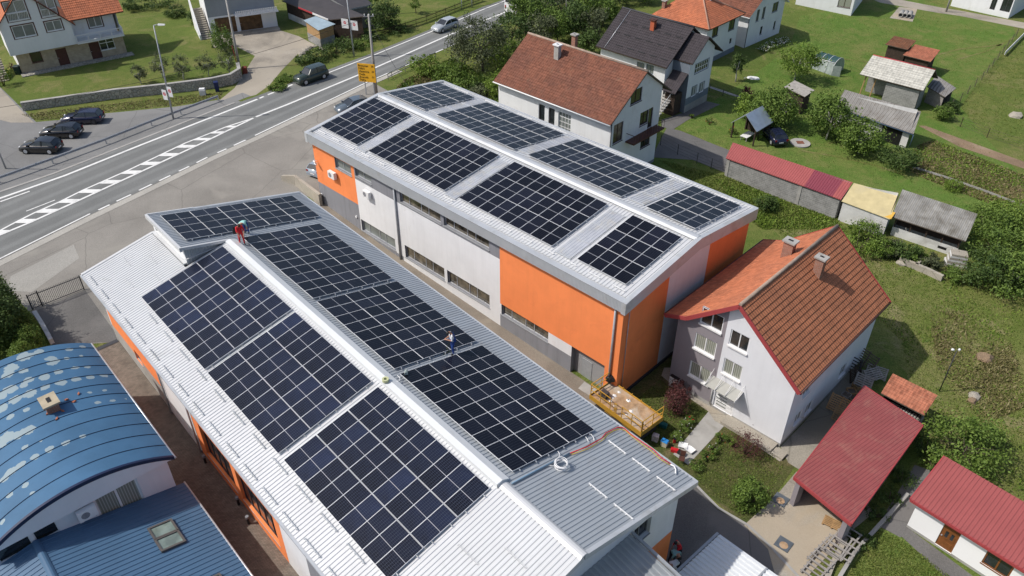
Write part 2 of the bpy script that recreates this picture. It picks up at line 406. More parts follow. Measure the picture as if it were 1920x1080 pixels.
def asph(name, c, var=.15, patch=None, cracks=True, grain=.25):
    m = N(name); o = m.mix(1.0, c, m.ramp(m.noise(.16, 8, .62, dist=.4), [(.32, 1 - var), (.68, 1 + var)]), 'MULTIPLY')
    o = m.mix(1.0, o, m.ramp(m.noise(14, 3, .8), [(.3, 1 - grain), (.7, 1 + grain)]), 'MULTIPLY')
    if patch: o = m.mix(m.ramp(m.noise(.07, 5, .6, dist=1.2), [(.5, 0.0), (.56, .7)]), o, patch)
    if cracks:
        v = m.n('TexVoronoi', feature='DISTANCE_TO_EDGE'); v.inputs['Scale'].default_value = .13
        dd = m.n('TexNoise'); dd.inputs['Scale'].default_value = .7; m.l(m.tc.outputs['Object'], dd.inputs['Vector'])
        ad = m.mix(.3, m.tc.outputs['Object'], dd.outputs['Color'], 'ADD'); m.l(ad, v.inputs['Vector'])
        o = m.mix(m.ramp(v.outputs[0], [(.0, .55), (.006, 0.0)]), o, dk(c, .4))
    m.col(o); m.set(.9, 0, .25); m.bump(m.noise(40, 2), .25, .02); return m.m
def roadmat():
    m = N('road_asphalt'); x = m.uv('Object')
    ac = m.math('ADD', m.math('MULTIPLY', x[0], .812), m.math('MULTIPLY', x[1], -.584))
    tr = m.math('SINE', m.math('MULTIPLY', ac, 3.4))
    c = (.185, .19, .185); o = m.mix(1.0, c, m.ramp(m.noise(.2, 7, .6), [(.32, .9), (.68, 1.1)]), 'MULTIPLY')
    o = m.mix(1.0, o, m.ramp(tr, [(-1, .86), (1, 1.06)]), 'MULTIPLY')
    o = m.mix(1.0, o, m.ramp(m.noise(12, 3, .8), [(.3, .82), (.7, 1.18)]), 'MULTIPLY')
    m.col(o); m.set(.8, 0, .3); m.bump(m.noise(50, 2), .2, .01); return m.m
m_road = roadmat()
m_yard = asph('yard_asphalt', (.235, .222, .20), .16, (.28, .265, .235))
m_lot = asph('parking_asphalt', (.195, .195, .192), .14, (.22, .22, .215))
m_drive = asph('drive_asphalt', (.14, .135, .13), .2, (.165, .155, .15))
m_strip = asph('kerb_concrete', (.38, .365, .33), .1, None, False)
m_patch = asph('repair_patch', (.30, .29, .265), .12, None, False)
m_slabc = asph('old_concrete_slabs', (.34, .31, .26), .25, (.40, .33, .24))
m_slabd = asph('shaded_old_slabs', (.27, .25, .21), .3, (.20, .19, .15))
m_alley = asph('alley_concrete', (.22, .19, .155), .2, (.27, .235, .19), False)
m_gravel = asph('gravel', (.30, .27, .225), .3, (.36, .32, .26), False, .4)
m_dirt = asph('bare_soil', (.24, .17, .11), .3, (.30, .23, .16), False, .4)
m_paver = brick('clay_pavers', (.165, .140, .118), (.215, .18, .15), (.10, .085, .07), .2, .1, .008, .3)
m_paint = plain('road_paint', (.72, .72, .70), .7, .12, 3, dirt=(.35, .35, .34), dirtpos=.66)
def sheet_poly(name, pts, off, mat, label=None, cat=None, kind='structure'):
    """flat sheet laid on the terrain; pts are world x,y"""
    bm = bmesh.new(); vs = [bm.verts.new((p[0], p[1], 0)) for p in pts]
    if isinstance(pts, Strip):
        k = len(pts) // 2
        for i in range(k - 1): bm.faces.new([vs[i], vs[i + 1], vs[2 * k - 2 - i], vs[2 * k - 1 - i]])
    else: bm.faces.new(vs)
    bmesh.ops.triangulate(bm, faces=bm.faces[:])
    for s_, _ in GS[1:-1]:
        bmesh.ops.bisect_plane(bm, geom=bm.verts[:] + bm.edges[:] + bm.faces[:], plane_co=(RN * s_), plane_no=RN, dist=1e-5)
    for v in bm.verts: v.co.z = gz(v.co.x, v.co.y) + off
    bmesh.ops.recalc_face_normals(bm, faces=bm.faces[:])
    for f in bm.faces:
        if f.normal.z < 0: f.normal_flip()
    ul = bm.loops.layers.uv.new('UVMap')
    for f in bm.faces:
        for l in f.loops: l[ul].uv = (l.vert.co.x * .81 + l.vert.co.y * .58, -l.vert.co.x * .58 + l.vert.co.y * .81)
    me = bpy.data.meshes.new(name); bm.to_mesh(me); bm.free(); me.materials.append(mat)
    o = bpy.data.objects.new(name, me); C.objects.link(o)
    if kind: o['kind'] = kind
    if label: o['label'] = label
    if cat: o['category'] = cat
    return o
class Strip(list): pass
def gp(*uv): return [G(*p) for p in uv]
sheet_poly('ground', [(-260, -40), (260, -40), (260, 420), (-260, 420)], 0, m_grass)
def rib(c, w0, w1):
    """ribbon polygon from a pixel polyline with offsets in metres"""
    P = [G(*p) for p in c]; a, b = [], []
    for i, p in enumerate(P):
        d = (P[min(i + 1, len(P) - 1)] - P[max(i - 1, 0)]); d.z = 0; d.normalize(); n = Vector((-d.y, d.x, 0))
        a.append(p + n * w1); b.append(p + n * w0)
    return Strip(a + b[::-1])
lowE = [(-120, 548), (0, 487.5), (85, 445), (171, 402), (247, 366), (321, 330), (390, 296), (480, 255), (560, 217), (690, 155), (745, 131), (832, 93), (900, 62), (1000, 22), (1120, -22), (1300, -80)]
upE = [(-120, 403), (0, 361), (100, 327), (262, 264), (400, 209), (480, 181), (547, 155), (615, 131), (695, 101), (805, 56), (905, 13), (937, 2), (1000, -24), (1150, -78), (1250, -110)]
A_, B_ = gp(*lowE), gp(*upE)
sheet_poly('road', A_ + B_[::-1], .022, m_road)
sheet_poly('forecourt', gp((-140, 560), (0, 470), (210, 370), (325, 318), (480, 245), (600, 190), (690, 150), (745, 180), (800, 200), (700, 330), (640, 400), (605, 380), (560, 362), (520, 420), (420, 480), (300, 560), (240, 640), (130, 648), (60, 590), (20, 548), (-140, 640)), .012, m_yard)
sheet_poly('kerb_strip', rib(lowE[:11], -.12, -.95), .03, m_strip)
sheet_poly('parking_lot', gp((-90, 110), (0, 163), (38, 200), (68, 229), (124, 224), (195, 213), (330, 200), (412, 187), (440, 187), (480, 200), (262, 280), (100, 345), (0, 380), (-120, 422)), .012, m_lot)
sheet_poly('pavement', rib([(-120, 402), (0, 361), (100, 327), (262, 263), (400, 207), (470, 180)], .0, 1.6), .018, m_lot)
sheet_poly('side_lane', gp((-160, 90), (-60, 100), (0, 165), (38, 205), (64, 230), (20, 230), (-140, 190)), .016, m_gravel)
sheet_poly('gravel_drive', gp((420, 70), (455, 64), (520, 55), (560, 68), (590, 84), (562, 98), (548, 112), (530, 130), (505, 160), (480, 178), (425, 192), (402, 196), (440, 165), (462, 130), (478, 105), (440, 86), (400, 90), (395, 75)), .01, m_gravel)
sheet_poly('asphalt_patch', gp((20, 518), (138, 459), (149, 484), (60, 548), (10, 545)), .02, m_patch)
sheet_poly('gate_yard', gp((70, 582), (160, 545), (228, 642), (185, 642), (100, 650), (96, 640)), .024, m_drive)
sheet_poly('drive', gp((1180, 900), (1300, 905), (1345, 955), (1400, 985), (1447, 1032), (1475, 1062), (1520, 1110), (1300, 1200), (1100, 1100), (1130, 960)), .016, m_drive)
sheet_poly('drive_kerb', rib([(1296, 905), (1345, 955), (1400, 987), (1447, 1032), (1500, 1090)], -.0, .18), .08, m_concrete)
sheet_poly('garden', gp((1150, 730), (1265, 655), (1300, 720), (1480, 860), (1490, 875), (1452, 930), (1395, 985), (1300, 905), (1180, 850)), .012, m_garden)
sheet_poly('garden_path', gp((1330, 770), (1368, 788), (1290, 872), (1262, 852)), .03, m_concrete)
sheet_poly('house_apron', gp((1245, 690), (1262, 690), (1330, 745), (1370, 788), (1462, 840), (1474, 852), (1462, 866), (1372, 805), (1340, 790), (1328, 772), (1275, 735), (1240, 705)), .04, m_slabc)
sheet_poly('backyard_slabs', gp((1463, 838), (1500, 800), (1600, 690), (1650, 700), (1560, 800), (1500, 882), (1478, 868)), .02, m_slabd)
sheet_poly('concrete_yard', gp((1493, 885), (1550, 880), (1640, 960), (1592, 1000), (1510, 1085), (1560, 1140), (1470, 1140), (1440, 1030), (1395, 985), (1455, 930)), .03, m_slabc)
sheet_poly('side_path', gp((1715, 872), (1752, 885), (1700, 1000), (1688, 1008), (1645, 985)), .02, m_drive)
sheet_poly('front_lawn', gp((1640, 985), (1690, 1008), (1780, 1080), (1800, 1140), (1540, 1140)), .016, m_lawn)
sheet_poly('house_verge', gp((1690, 1006), (1702, 990), (1850, 1100), (1790, 1100)), .03, m_drive)
sheet_poly('rough_meadow', gp((1560, 440), (1640, 470), (1790, 520), (1960, 560), (2050, 700), (1960, 960), (1740, 850), (1700, 700), (1610, 600), (1440, 420)), .012, m_rough)
sheet_poly('back_lawn', gp((1345, 185), (1400, 150), (1480, 90), (1500, 30), (1700, -10), (1900, 50), (1905, 70), (1800, 200), (1850, 260), (1980, 400), (1990, 520), (1850, 430), (1380, 290), (1270, 240)), .01, m_lawn)
sheet_poly('vegetable_plot', gp((1720, 272), (1750, 262), (1960, 345), (1990, 420), (1900, 400), (1720, 330), (1690, 310)), .018, m_weeds)
sheet_poly('dirt_path', gp((1722, 236), (1735, 236), (1960, 318), (1960, 330), (1800, 276)), .022, m_dirt)
sheet_poly('lane', gp((1620, -8), (1680, -2), (1800, 20), (1960, 50), (1960, 62), (1800, 30), (1650, 5)), .02, m_gravel)
sheet_poly('back_drive', gp((1222, 295), (1250, 240), (1275, 245), (1370, 283), (1362, 325), (1300, 300)), .02, m_drive)
sheet_poly('house_yard', gp((1240, 225), (1280, 212), (1325, 190), (1350, 196), (1290, 225), (1262, 243), (1240, 238)), .024, m_drive)
sheet_poly('garden_walk', gp((1330, 165), (1330, 161), (1400, 185), (1404, 190)), .024, m_concrete)
# ---- road markings
def marking(pts, off=.036): return sheet_poly('road_marking', pts, off, m_paint)
marking(rib([p for p in lowE if 60 > 0][:4], .06, .24))
for a, b in [((186, 395), (207, 385)), ((220, 378.5), (247, 366)), ((262, 358), (286, 346.5)), ((300, 340), (321, 330)), ((337, 322), (356, 313)), ((370, 306), (390, 296)), ((409, 287.5), (426, 280)), ((440, 273.5), (462, 263.5))]:
    marking(rib([a, b], .0, .22))
marking(rib(lowE[7:11], .05, .24))
for a, b in [((760, 124.5), (785, 113.5)), ((800, 107), (832, 93)), ((845, 87), (870, 76))]: marking(rib([a, b], .02, .22))
marking(rib([(-100, 402), (0, 370), (120, 328), (262, 271), (400, 217), (480, 185.5)], -.1, -.42))
for a, b in [((484, 184), (492, 180.5)), ((500, 177), (518, 170)), ((525, 167), (546, 158))]: marking(rib([a, b], -.1, -.4))
marking(rib([(615, 136), (695, 105), (805, 60), (905, 17.5), (1000, -20)], -.05, -.27))
marking(rib([(0, 378), (55, 358.5)], .0, -.2)); marking(rib([(50, 397), (104, 376)], .0, .14))
marking(rib([(480, 219.5), (540, 196), (685, 135.5), (850, 62.5), (955, 20), (1050, -16)], -.16, .16))
loE = [(-30, 454), (0, 441), (60, 416), (145, 377.5), (265, 322), (375, 270.5), (440, 239), (475, 222)]
hiE = [(-30, 446), (0, 433), (30, 417), (66, 399), (112, 379), (156, 357), (240, 320), (347, 269), (425, 238), (475, 222)]
marking(rib(loE, -.13, .13)); marking(rib(hiE, -.11, .11), .04)
def yon(line, x):
    for (a, b), (c, d) in zip(line, line[1:]):
        if a <= x <= c: return b + (d - b) * (x - a) / (c - a)
    return line[-1][1]
def xon(line, y):
    for (a, b), (c, d) in zip(line, line[1:]):
        if b >= y >= d: return a + (c - a) * (b - y) / max(1e-6, b - d)
    return line[0][0] if y > line[0][1] else line[-1][0]
for y, hb in ((436, 4), (415, 3.9), (396, 3.7), (377.5, 3.6), (359, 3.4), (341.5, 3.3), (323.5, 3.2), (307, 3), (290.5, 2.8), (275, 2.6), (261.5, 2.2), (249, 2), (238, 1.6)):
    marking([G(xon(loE, y + hb) - 1, y + hb), G(xon(loE, y - hb), y - hb), G(xon(hiE, y - hb) + 1, y - hb), G(xon(hiE, y + hb), y + hb)], .044)
# ================================================================ near hall with the light metal roof
FL = Fr(*(lambda d, n: ((d * 14.3 + n * -17.4).x, (d * 14.3 + n * -17.4).y))(Vector((math.cos(R(132.16)), math.sin(R(132.16)), 0)), Vector((-math.sin(R(132.16)), math.cos(R(132.16)), 0))), 0, 132.16)
FRR = Fr(*(lambda d, n: ((d * 24 + n * -44.15).x, (d * 24 + n * -44.15).y))(Vector((math.cos(R(136.04)), math.sin(R(136.04)), 0)), Vector((-math.sin(R(136.04)), math.cos(R(136.04)), 0))), 0, 136.04)
me = bpy.data.meshes.new('paved_alley'); _v = [(45, 8.3, .05), (45, 12.6, .05), (40.6, 8.3, .03), (40.6, 12.6, .03), (28, 8.3, -.6), (28, 12.6, -.6), (-16, 8.3, -.7), (-16, 12.6, -.7)]
mb = MB(); [mb.face([FL.W(_v[i]), FL.W(_v[i + 2]), FL.W(_v[i + 3]), FL.W(_v[i + 1])]) for i in (2, 4)]; mb.build('paved_alley', m_paver)['kind'] = 'structure'
mb = MB(); mb.face([FL.W(p) for p in ((40.9, 8.4, .055), (40.5, 8.4, .055), (40.5, 11.5, .055), (40.9, 11.5, .055))]); mb.build('drain_channel', m_darkmetal)['kind'] = 'structure'
hallA = FL.thing('metal_roofed_hall', 'long near hall with pale ribbed metal gable roof and orange wall panels', 'hall')
def zL(y): return 8 - abs(y) * 2 / 8.9
mb = MB()
ribbed_slope(mb, (0, 8.9, 6), (41.6, 8.9, 6), (41.6, 3.45, zL(3.45)), (0, 3.45, zL(3.45)), .25, .04)
ribbed_slope(mb, (0, 3.45, zL(3.45)), (35.6, 3.45, zL(3.45)), (35.6, .05, zL(.05)), (0, .05, zL(.05)), .25, .04)
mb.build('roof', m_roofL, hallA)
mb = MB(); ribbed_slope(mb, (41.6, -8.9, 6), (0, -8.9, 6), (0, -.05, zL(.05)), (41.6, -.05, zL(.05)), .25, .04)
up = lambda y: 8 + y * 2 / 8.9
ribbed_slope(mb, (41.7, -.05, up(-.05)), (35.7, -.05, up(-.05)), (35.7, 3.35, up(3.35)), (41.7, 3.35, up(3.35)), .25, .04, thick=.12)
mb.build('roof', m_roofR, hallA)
mb = MB()   # raised clerestory box
mb.face([(35.82, 3.2, zL(3.2) - .1), (35.82, 0, 7.9), (35.82, 3.2, up(3.2) - .02)], 0)
mb.build('clerestory_side', sheet('ribbed_wall_sheet', (.40, .42, .44), .22, .05, .5, depth=.3), hallA)
wq = Wall(FL, (41.55, 3.2), (35.82, 3.2))
wq.build(hallA, [m_white, m_mgrey], zL(3.2) - .1, [(0, up(3.2) - .03), (wq.len, up(3.2) - .03)], [(.35, 5.4, 7.55, 8.45)], depth=.35, name='clerestory_front', reveal=0)
wq.window(hallA, (.35, 5.4, 7.55, 8.45), m_white, m_glassg, (.12, .5), .07, .3, 0)
mb = MB(); mb.face([(41.55, 3.2, zL(3.2) - .1), (41.55, 3.2, up(3.2) - .02), (41.55, 0, 7.9)], 0); mb.build('clerestory_side', m_white, hallA)
def cap(parent, pts, w, h, mat, name='ridge_cap'):
    mb = MB()
    for a, b in zip(pts, pts[1:]):
        a, b = Vector(a), Vector(b); d = (b - a).normalized(); n = Vector((0, 0, 1)).cross(d).normalized()
        prof = [(-w, -h * .2), (-w * .5, h * .8), (0, h), (w * .5, h * .8), (w, -h * .2)]
        for (p, hp), (q, hq) in zip(prof, prof[1:]):
            mb.face([a + n * p + Vector((0, 0, hp)), b + n * p + Vector((0, 0, hp)), b + n * q + Vector((0, 0, hq)), a + n * q + Vector((0, 0, hq))], 0)
        mb.face([a + n * p + Vector((0, 0, hp)) for p, hp in prof]); mb.face([b + n * p + Vector((0, 0, hp)) for p, hp in prof[::-1]])
    return mb.build(name, mat, parent)
cap(hallA, [(-.1, 0, 8.02), (5.6, 0, 8.02)], .28, .1, m_roofL)
mb = MB()   # ridge vent: upstand on the light side, shed to the other
for z0, z1, y0, y1 in [(7.9, 8.27, .30, .36)]: mb.box(5.6, 35.3, y0, y1, 7.8, 8.22)
mb.face([(5.6, .36, 8.24), (35.3, .36, 8.24), (35.3, 0, 8.3), (5.6, 0, 8.3)][::-1]); mb.face([(5.6, 0, 8.3), (35.3, 0, 8.3), (35.3, -.46, 8.05), (5.6, -.46, 8.05)][::-1])
mb.face([(5.6, .36, 8.24), (5.6, 0, 8.3), (5.6, -.46, 8.05), (5.6, -.46, 7.8), (5.6, .36, 7.8)]); mb.face([(35.3, .36, 8.24), (35.3, 0, 8.3), (35.3, -.46, 8.05), (35.3, -.46, 7.8), (35.3, .36, 7.8)][::-1])
mb.build('ridge_vent', plain('white_ridge_metal', (.66, .68, .69), .4, .05, .5, dirt=(.50, .50, .48), dirtpos=.66), hallA)
mb = MB()
for y0, y1, x0, x1 in [(8.9, 9.06, -.05, 41.65), (-9.04, -8.9, -.05, 41.65)]: mb.box(x0, x1, y0, y1, 5.86, 5.99)
mb.build('gutter', m_flash, hallA)
for sgn in (1, -1):
    for x0, x1 in ((-.12, .1), (41.5, 41.72)):
        mb = MB()
        yy = 0.05 if x0 < 1 or sgn < 0 else 3.4
        a, b = (8.95 * sgn, 5.98), (yy * sgn, zL(yy) - .02)
        for k in (0,):
            lo = [(x0, a[0], a[1] - .28), (x1, a[0], a[1] - .28), (x1, b[0], b[1] - .28), (x0, b[0], b[1] - .28)]
            hi = [(p[0], p[1], p[2] + .36) for p in lo]; mb.hexa(lo if sgn < 0 else lo[::-1], hi if sgn < 0 else hi[::-1])
        mb.build('verge_flashing', m_roofL if sgn > 0 else m_flash, hallA)
mb = MB(); mb.box(35.66, 41.75, 3.33, 3.5, up(3.4) - .28, up(3.4) + .06); mb.box(35.6, 35.72, -.2, 3.33, 7.8, 7.81)
mb.hexa([(35.62, -.1, 7.83), (35.76, -.1, 7.83), (35.76, 3.33, up(3.33) - .16), (35.62, 3.33, up(3.33) - .16)][::-1], [(35.62, -.1, 8.03), (35.76, -.1, 8.03), (35.76, 3.33, up(3.33) + .07), (35.62, 3.33, up(3.33) + .07)][::-1])
mb.hexa([(41.66, -.1, 7.75), (41.8, -.1, 7.75), (41.8, 3.33, up(3.33) - .22), (41.66, 3.33, up(3.33) - .22)][::-1], [(41.66, -.1, 8.03), (41.8, -.1, 8.03), (41.8, 3.33, up(3.33) + .07), (41.66, 3.33, up(3.33) + .07)][::-1])
mb.box(35.9, 41.6, 3.22, 3.42, zL(3.3) - .02, zL(3.3) + .1); mb.build('clerestory_flashing', m_roofL, hallA)
# snow guards
def guard(x0, x1, y, mat, par=hallA, zf=zL, h=.10):
    mb = MB(); z = zf(y) + .04; mb.box(x0, x1, y - .02, y + .02, z + h * .35, z + h)
    x = x0 + .1
    while x < x1: mb.box(x - .02, x + .02, y - .05, y + .05, z - .01, z + h * .5); x += .35
    return mb.build('snow_guard', mat, par)
for i in range(19): guard(.7 + i * 2.15, 2.2 + i * 2.15, 8.6, m_flash)
for i in range(11): guard(8.3 + i * 2.45 - .9, 9.8 + i * 2.45 - .9, 7.28, m_flash)
for x, y in ((36.3, 5.3), (37.6, 6.9), (40.0, 6.1), (38.5, 4.7), (3.0, 6.4), (1.2, 5.2), (4.0, 3.6), (2.2, 2.2)): guard(x - .75, x + .75, y, m_roofL, h=.05)
for a, b in [((1141, 827), (1174, 852)), ((1185, 860), (1219, 885)), ((1231, 894), (1266, 921)), ((1104, 907), (1139, 935)), ((1151, 945), (1187, 975)), ((1222, 868), (1290, 925))][:5]:
    p = FL.hit(*a, (0, 0, 8.05), (0, -2 / 8.9, 1)); q = FL.hit(*b, (0, 0, 8.05), (0, -2 / 8.9, 1)); guard(min(p.x, q.x), max(p.x, q.x), (p.y + q.y) / 2, m_whitepl, h=.09)
# walls of the near hall
MW = [m_lgrey, m_orange, m_mgrey, m_concrete]
w = Wall(FL, (41, 8.36), (.5, 8.36)); X = lambda a, b: (41 - b, 41 - a)
hol = [(*X(20.95, 25.3), .1, 2.9, .3), (*X(15.7, 20.3), .1, 2.9, .3), (*X(35.2, 36.4), 1.0, 1.9, .2), (*X(5, 11), .3, 1.6, .2)]
w.build(hallA, MW, -3, [(0, 5.95), (w.len, 5.95)], hol, [(*X(.5, 12), -3, 6, 2), (*X(31.2, 41), -3, 1.5, 3), (*X(31.2, 40.8), 1.5, 6, 1), (*X(26.3, 31.2), -3, 6, 0), (*X(14.9, 26.3), -3, 6, 1)], reveal=1)
for h in hol[:2]: w.window(hallA, h, m_darkmetal, m_glass, (.2, .4, .6, .8), .06, .25, .02, m_galv)
for h in hol[2:]: w.window(hallA, h, m_alu, m_glass, (.5,), .06, .15, .03, m_galv)
w2 = Wall(FL, (.5, 8.36), (.5, -8.3)); tops = [(0, 5.9), (8.36, zL(0) - .25), (w2.len, 5.9)]
hh = (8.36 + 4.6, 8.36 + 6.0, 3.7, 5.2)
w2.build(hallA, MW, -3, tops, [hh], [(8.36 + 3.2, w2.len, -3, 1.85, 1), (8.36 + 5.2, 8.36 + 6.9, -2.2, .2, 0)], depth=.3)
w2.window(hallA, hh, m_mgrey, m_glass, (.5,), .06, .28, .05, m_mgrey)
w3 = Wall(FL, (.5, -8.3), (41, -8.3)); w3.build(hallA, MW, -3, [(0, 5.95), (w3.len, 5.95)], [], [(0, 41, -3, 0, 2)])
w4 = Wall(FL, (41, -8.3), (41, 8.36)); w4.build(hallA, MW, -3, [(0, 5.9), (8.3, zL(0) - .2), (w4.len, 5.9)])
mb = MB(); mb.face([(.5, 8.36, 5.93), (41, 8.36, 5.93), (41, 9, 5.93), (.5, 9, 5.93)]); mb.face([(.5, -8.3, 5.93), (41, -8.3, 5.93), (41, -9, 5.93), (.5, -9, 5.93)]); mb.build('soffit', m_lgrey, hallA)
mb = MB(); mb.tube([(31, 8.45, -1.5), (31, 8.45, 5.8)], .06); mb.build('downpipe', m_galv, hallA); mb = MB(); mb.tube([(26.4, 8.46, -1.8), (26.4, 8.46, 5.8)], .06); mb.build('downpipe', m_galv, hallA)
# ================================================================ orange and grey hall
sheet_poly('alley', [FRR.W(p) for p in ((37, 8.3, 0), (-.4, 8.3, 0), (-.4, 14.5, 0), (15, 15.5, 0), (37, 13.5, 0))], .017, m_alley)
hallB = FRR.thing('orange_grey_hall', 'tall hall with bright orange and grey plaster walls under a low metal gable roof', 'hall')
zR = lambda y: 8.42 - abs(y) * 1.05 / 8.2
w = Wall(FRR, (36.4, 8.35), (0, 8.35)); X = lambda a, b: (36.4 - b, 36.4 - a)
HB = dict(a=(*X(30.55, 33.0), 5.05, 6.15), b=(*X(27.65, 29.95), 5.35, 6.3), c=(*X(18.6, 23.75), 5.22, 6.2), d=(*X(13.0, 18.2), 5.3, 6.2), e=(*X(25.05, 30.0), -.4, .82), f=(*X(18.5, 23.7), -.45, .87), g=(*X(13.05, 18.15), -.42, .89), h=(*X(6.65, 11.7), -.3, .74), door=(*X(1.15, 4.3), -2.3, .74, .55))
w.build(hallB, [m_lgrey, m_orange, m_mgrey, m_concrete], -3, [(0, 6.9), (w.len, 6.9)], list(HB.values()),
        [(*X(30.1, 36.4), 2.3, 7, 1), (*X(30.1, 36.4), -3, 2.3, 2), (*X(11.84, 30.1), 5.02, 7, 2), (*X(0, 11.84), .74, 7, 1), (*X(0, 1.15), -3, 7, 1), (*X(4.3, 11.84), -3, -.3, 2), (*X(24, 30.1), -3, -.55, 2)], depth=.3, reveal=2)
cut4 = (.12, .36, .5, .74)
for k in 'abcdefgh': w.window(hallB, HB[k], m_alu, {'a': m_glassg, 'b': m_glassg, 'c': m_glassb, 'd': m_glassb, 'e': m_glassg}.get(k, m_glassb), (.45,) if k in 'ab' else (.2, .5, .68), .06, .26, .06, m_galv)
h = HB['door']; mb = MB(); w.box(mb, h[0], h[1], h[2], h[3], -.5, -.45); dr = mb.build('roller_door', sheet('roller_slats', (.30, .30, .31), .12, .05, .5, along='v', depth=.25), hallB)
mb = MB(); w.box(mb, h[0] + .75, h[0] + 1.7, h[2], h[2] + 2.1, -.45, -.42); mb.build('wicket_door', m_galv, dr)
mb = MB(); w.box(mb, h[0] - .6, h[1] + .3, -2.1, -1.93, .02, .9); mb.build('threshold', m_concrete, hallB)
w2 = Wall(FRR, (0, 8.35), (0, -7.9)); tops = [(0, zR(8.35) - .3), (8.35, 8.1), (w2.len, zR(7.9) - .3)]
w2.build(hallB, [m_lgrey, m_orange, m_mgrey], -3, tops, [], [(0, 5.3, -3, 9, 1), (10.45, 17, -3, 9, 1)])
wback = Wall(FRR, (0, -7.9), (36.4, -7.9)); wback.build(hallB, [m_lgrey], -3, [(0, 7), (36.4, 7)])
wl = Wall(FRR, (36.4, -7.9), (36.4, 8.35)); wl.build(hallB, [m_orange], -3, [(0, zR(7.9) - .3), (7.9, 8.1), (wl.len, zR(8.35) - .3)])
mb = MB(); ribbed_slope(mb, (-.05, 8.1, zR(8.1)), (36.5, 8.1, zR(8.1)), (36.5, .1, zR(.1)), (-.05, .1, zR(.1)), .30, .04, top=.15, flank=.06)
ribbed_slope(mb, (36.5, -8.15, zR(8.15)), (-.05, -8.15, zR(8.15)), (-.05, -.1, zR(.1)), (36.5, -.1, zR(.1)), .30, .04, top=.15, flank=.06); mb.build('roof', m_roofL, hallB)
cap(hallB, [(-.1, 0, 8.5), (36.5, 0, 8.5)], .42, .13, m_flash)
mb = MB(); w.box(mb, -.3, 36.75, 6.55, 7.42, .02, .38); mb.build('fascia', m_fascia, hallB)
mb = MB(); w.box(mb, -.35, 36.8, 7.422, 7.47, -.08, .42); w.box(mb, -.2, 36.6, 7.28, 7.32, -.3, -.08); mb.build('gutter', m_flash, hallB)
for x0, x1, nm in ((-.38, -.02, 'a'), (36.42, 36.8, 'b')):
    mb = MB()
    for sg in (1, -1):
        y1 = 8.76 if sg > 0 else 8.2
        lo = [(x0, y1 * sg, zR(y1) - .82), (x1, y1 * sg, zR(y1) - .82), (x1, 0, 7.62), (x0, 0, 7.62)]; hi = [(p[0], p[1], p[2] + .98) for p in lo]
        mb.hexa(lo[::-sg] if sg > 0 else lo, hi[::-sg] if sg > 0 else hi)
    mb.build('verge_fascia', m_flash, hallB)
mb = MB(); mb.box(-.3, 36.7, -8.35, -8.15, 6.9, 7.5); mb.build('gutter', m_flash, hallB)
for x0, x1 in ((29.4, 30.6), (17.75, 18.95), (5.65, 7.1)):
    for sg in (1, -1):
        mb = MB(); a, b = (1.2, 7.4)
        mb.hexa([(x0, a * sg, zR(a) + .03), (x1, a * sg, zR(a) + .03), (x1, b * sg, zR(b) + .03), (x0, b * sg, zR(b) + .03)][::1 if sg > 0 else -1], [(x0, a * sg, zR(a) + .08), (x1, a * sg, zR(a) + .08), (x1, b * sg, zR(b) + .08), (x0, b * sg, zR(b) + .08)][::1 if sg > 0 else -1])
        for yy in (1.2, 3.2, 5.3, 7.4): mb.box(x0 - .03, x1 + .03, sg * yy - .05, sg * yy + .05, zR(yy) + .05, zR(yy) + .1, 1)
        mb.build('rooflight_strip', [m_poly, m_flash], hallB)
for i in range(17): guard(.5 + i * 2.15, 1.6 + i * 2.15, 7.72, m_whitepl, hallB, zR, .1)
for i in range(8): guard(1.5 + i * 4.4, 3.4 + i * 4.4, -7.8, m_whitepl, hallB, zR, .09)
for x in (24.35, .62):
    mb = MB(); mb.tube([(x, 8.45, gz(*FRR.W((x, 8.45, 0)).xy)), (x, 8.45, 6.6)], .085, 10); mb.build('downpipe', m_galv, hallB)
mb = MB(); mb.tube([(-.08, 7.75, -2), (-.08, 7.75, 6.5)], .03); mb.build('cable_conduit', m_galv, hallB)
mb = MB(); w2.box(mb, -.1, w2.len, -2.6, -1.75, .01, .12); mb.build('plinth', plain('bitumen', (.03, .032, .038), .8, .2, 3), hallB)
# ================================================================ solar arrays
def solarmat(name, base, cell, lc, lines_u, lines_v, lw):
    m = N(name); x = m.uv()                       # uv in panel units 0..1
    fu = m.math('FRACT', m.math('MULTIPLY', x[0], 6)); fv = m.math('FRACT', m.math('MULTIPLY', x[1], 20))
    oi = m.n('ObjectInfo'); rn = m.ramp(oi.outputs['Random'], [(0, .6), (.7, 1.1), (1, 1.9)])
    o = m.mix(1.0, m.mix(m.ramp(m.noise(.6, 2), [(.35, 0.0), (.65, 1.0)]), base, cell), rn, 'MULTIPLY')
    if lines_u: o = m.mix(m.ramp(m.math('ABSOLUTE', m.math('SUBTRACT', fu, .5)), [(.5 - lw, 0.0), (.5 - lw * .4, lines_u)]), o, lc)
    if lines_v: o = m.mix(m.ramp(m.math('ABSOLUTE', m.math('SUBTRACT', fv, .5)), [(.5 - lw * 1.5, 0.0), (.5 - lw * .5, lines_v)]), o, lc)
    o = m.mix(m.ramp(m.math('ABSOLUTE', m.math('SUBTRACT', x[1], .5)), [(0.0, 1.0), (.005, 1.0), (.008, 0.0)], 'LINEAR'), o, (.42, .43, .46))
    m.col(o); m.set(.2, 0, .32); m.b.inputs['Coat Weight'].default_value = 0.0; return m.m
m_cellA = solarmat('solar_cells_gridded', (.004, .006, .015), (.008, .013, .034), (.085, .095, .12), .8, .6, .04)
m_cellB = solarmat('solar_cells_striped', (.004, .004, .008), (.006, .007, .012), (.065, .07, .085), .65, .0, .04)
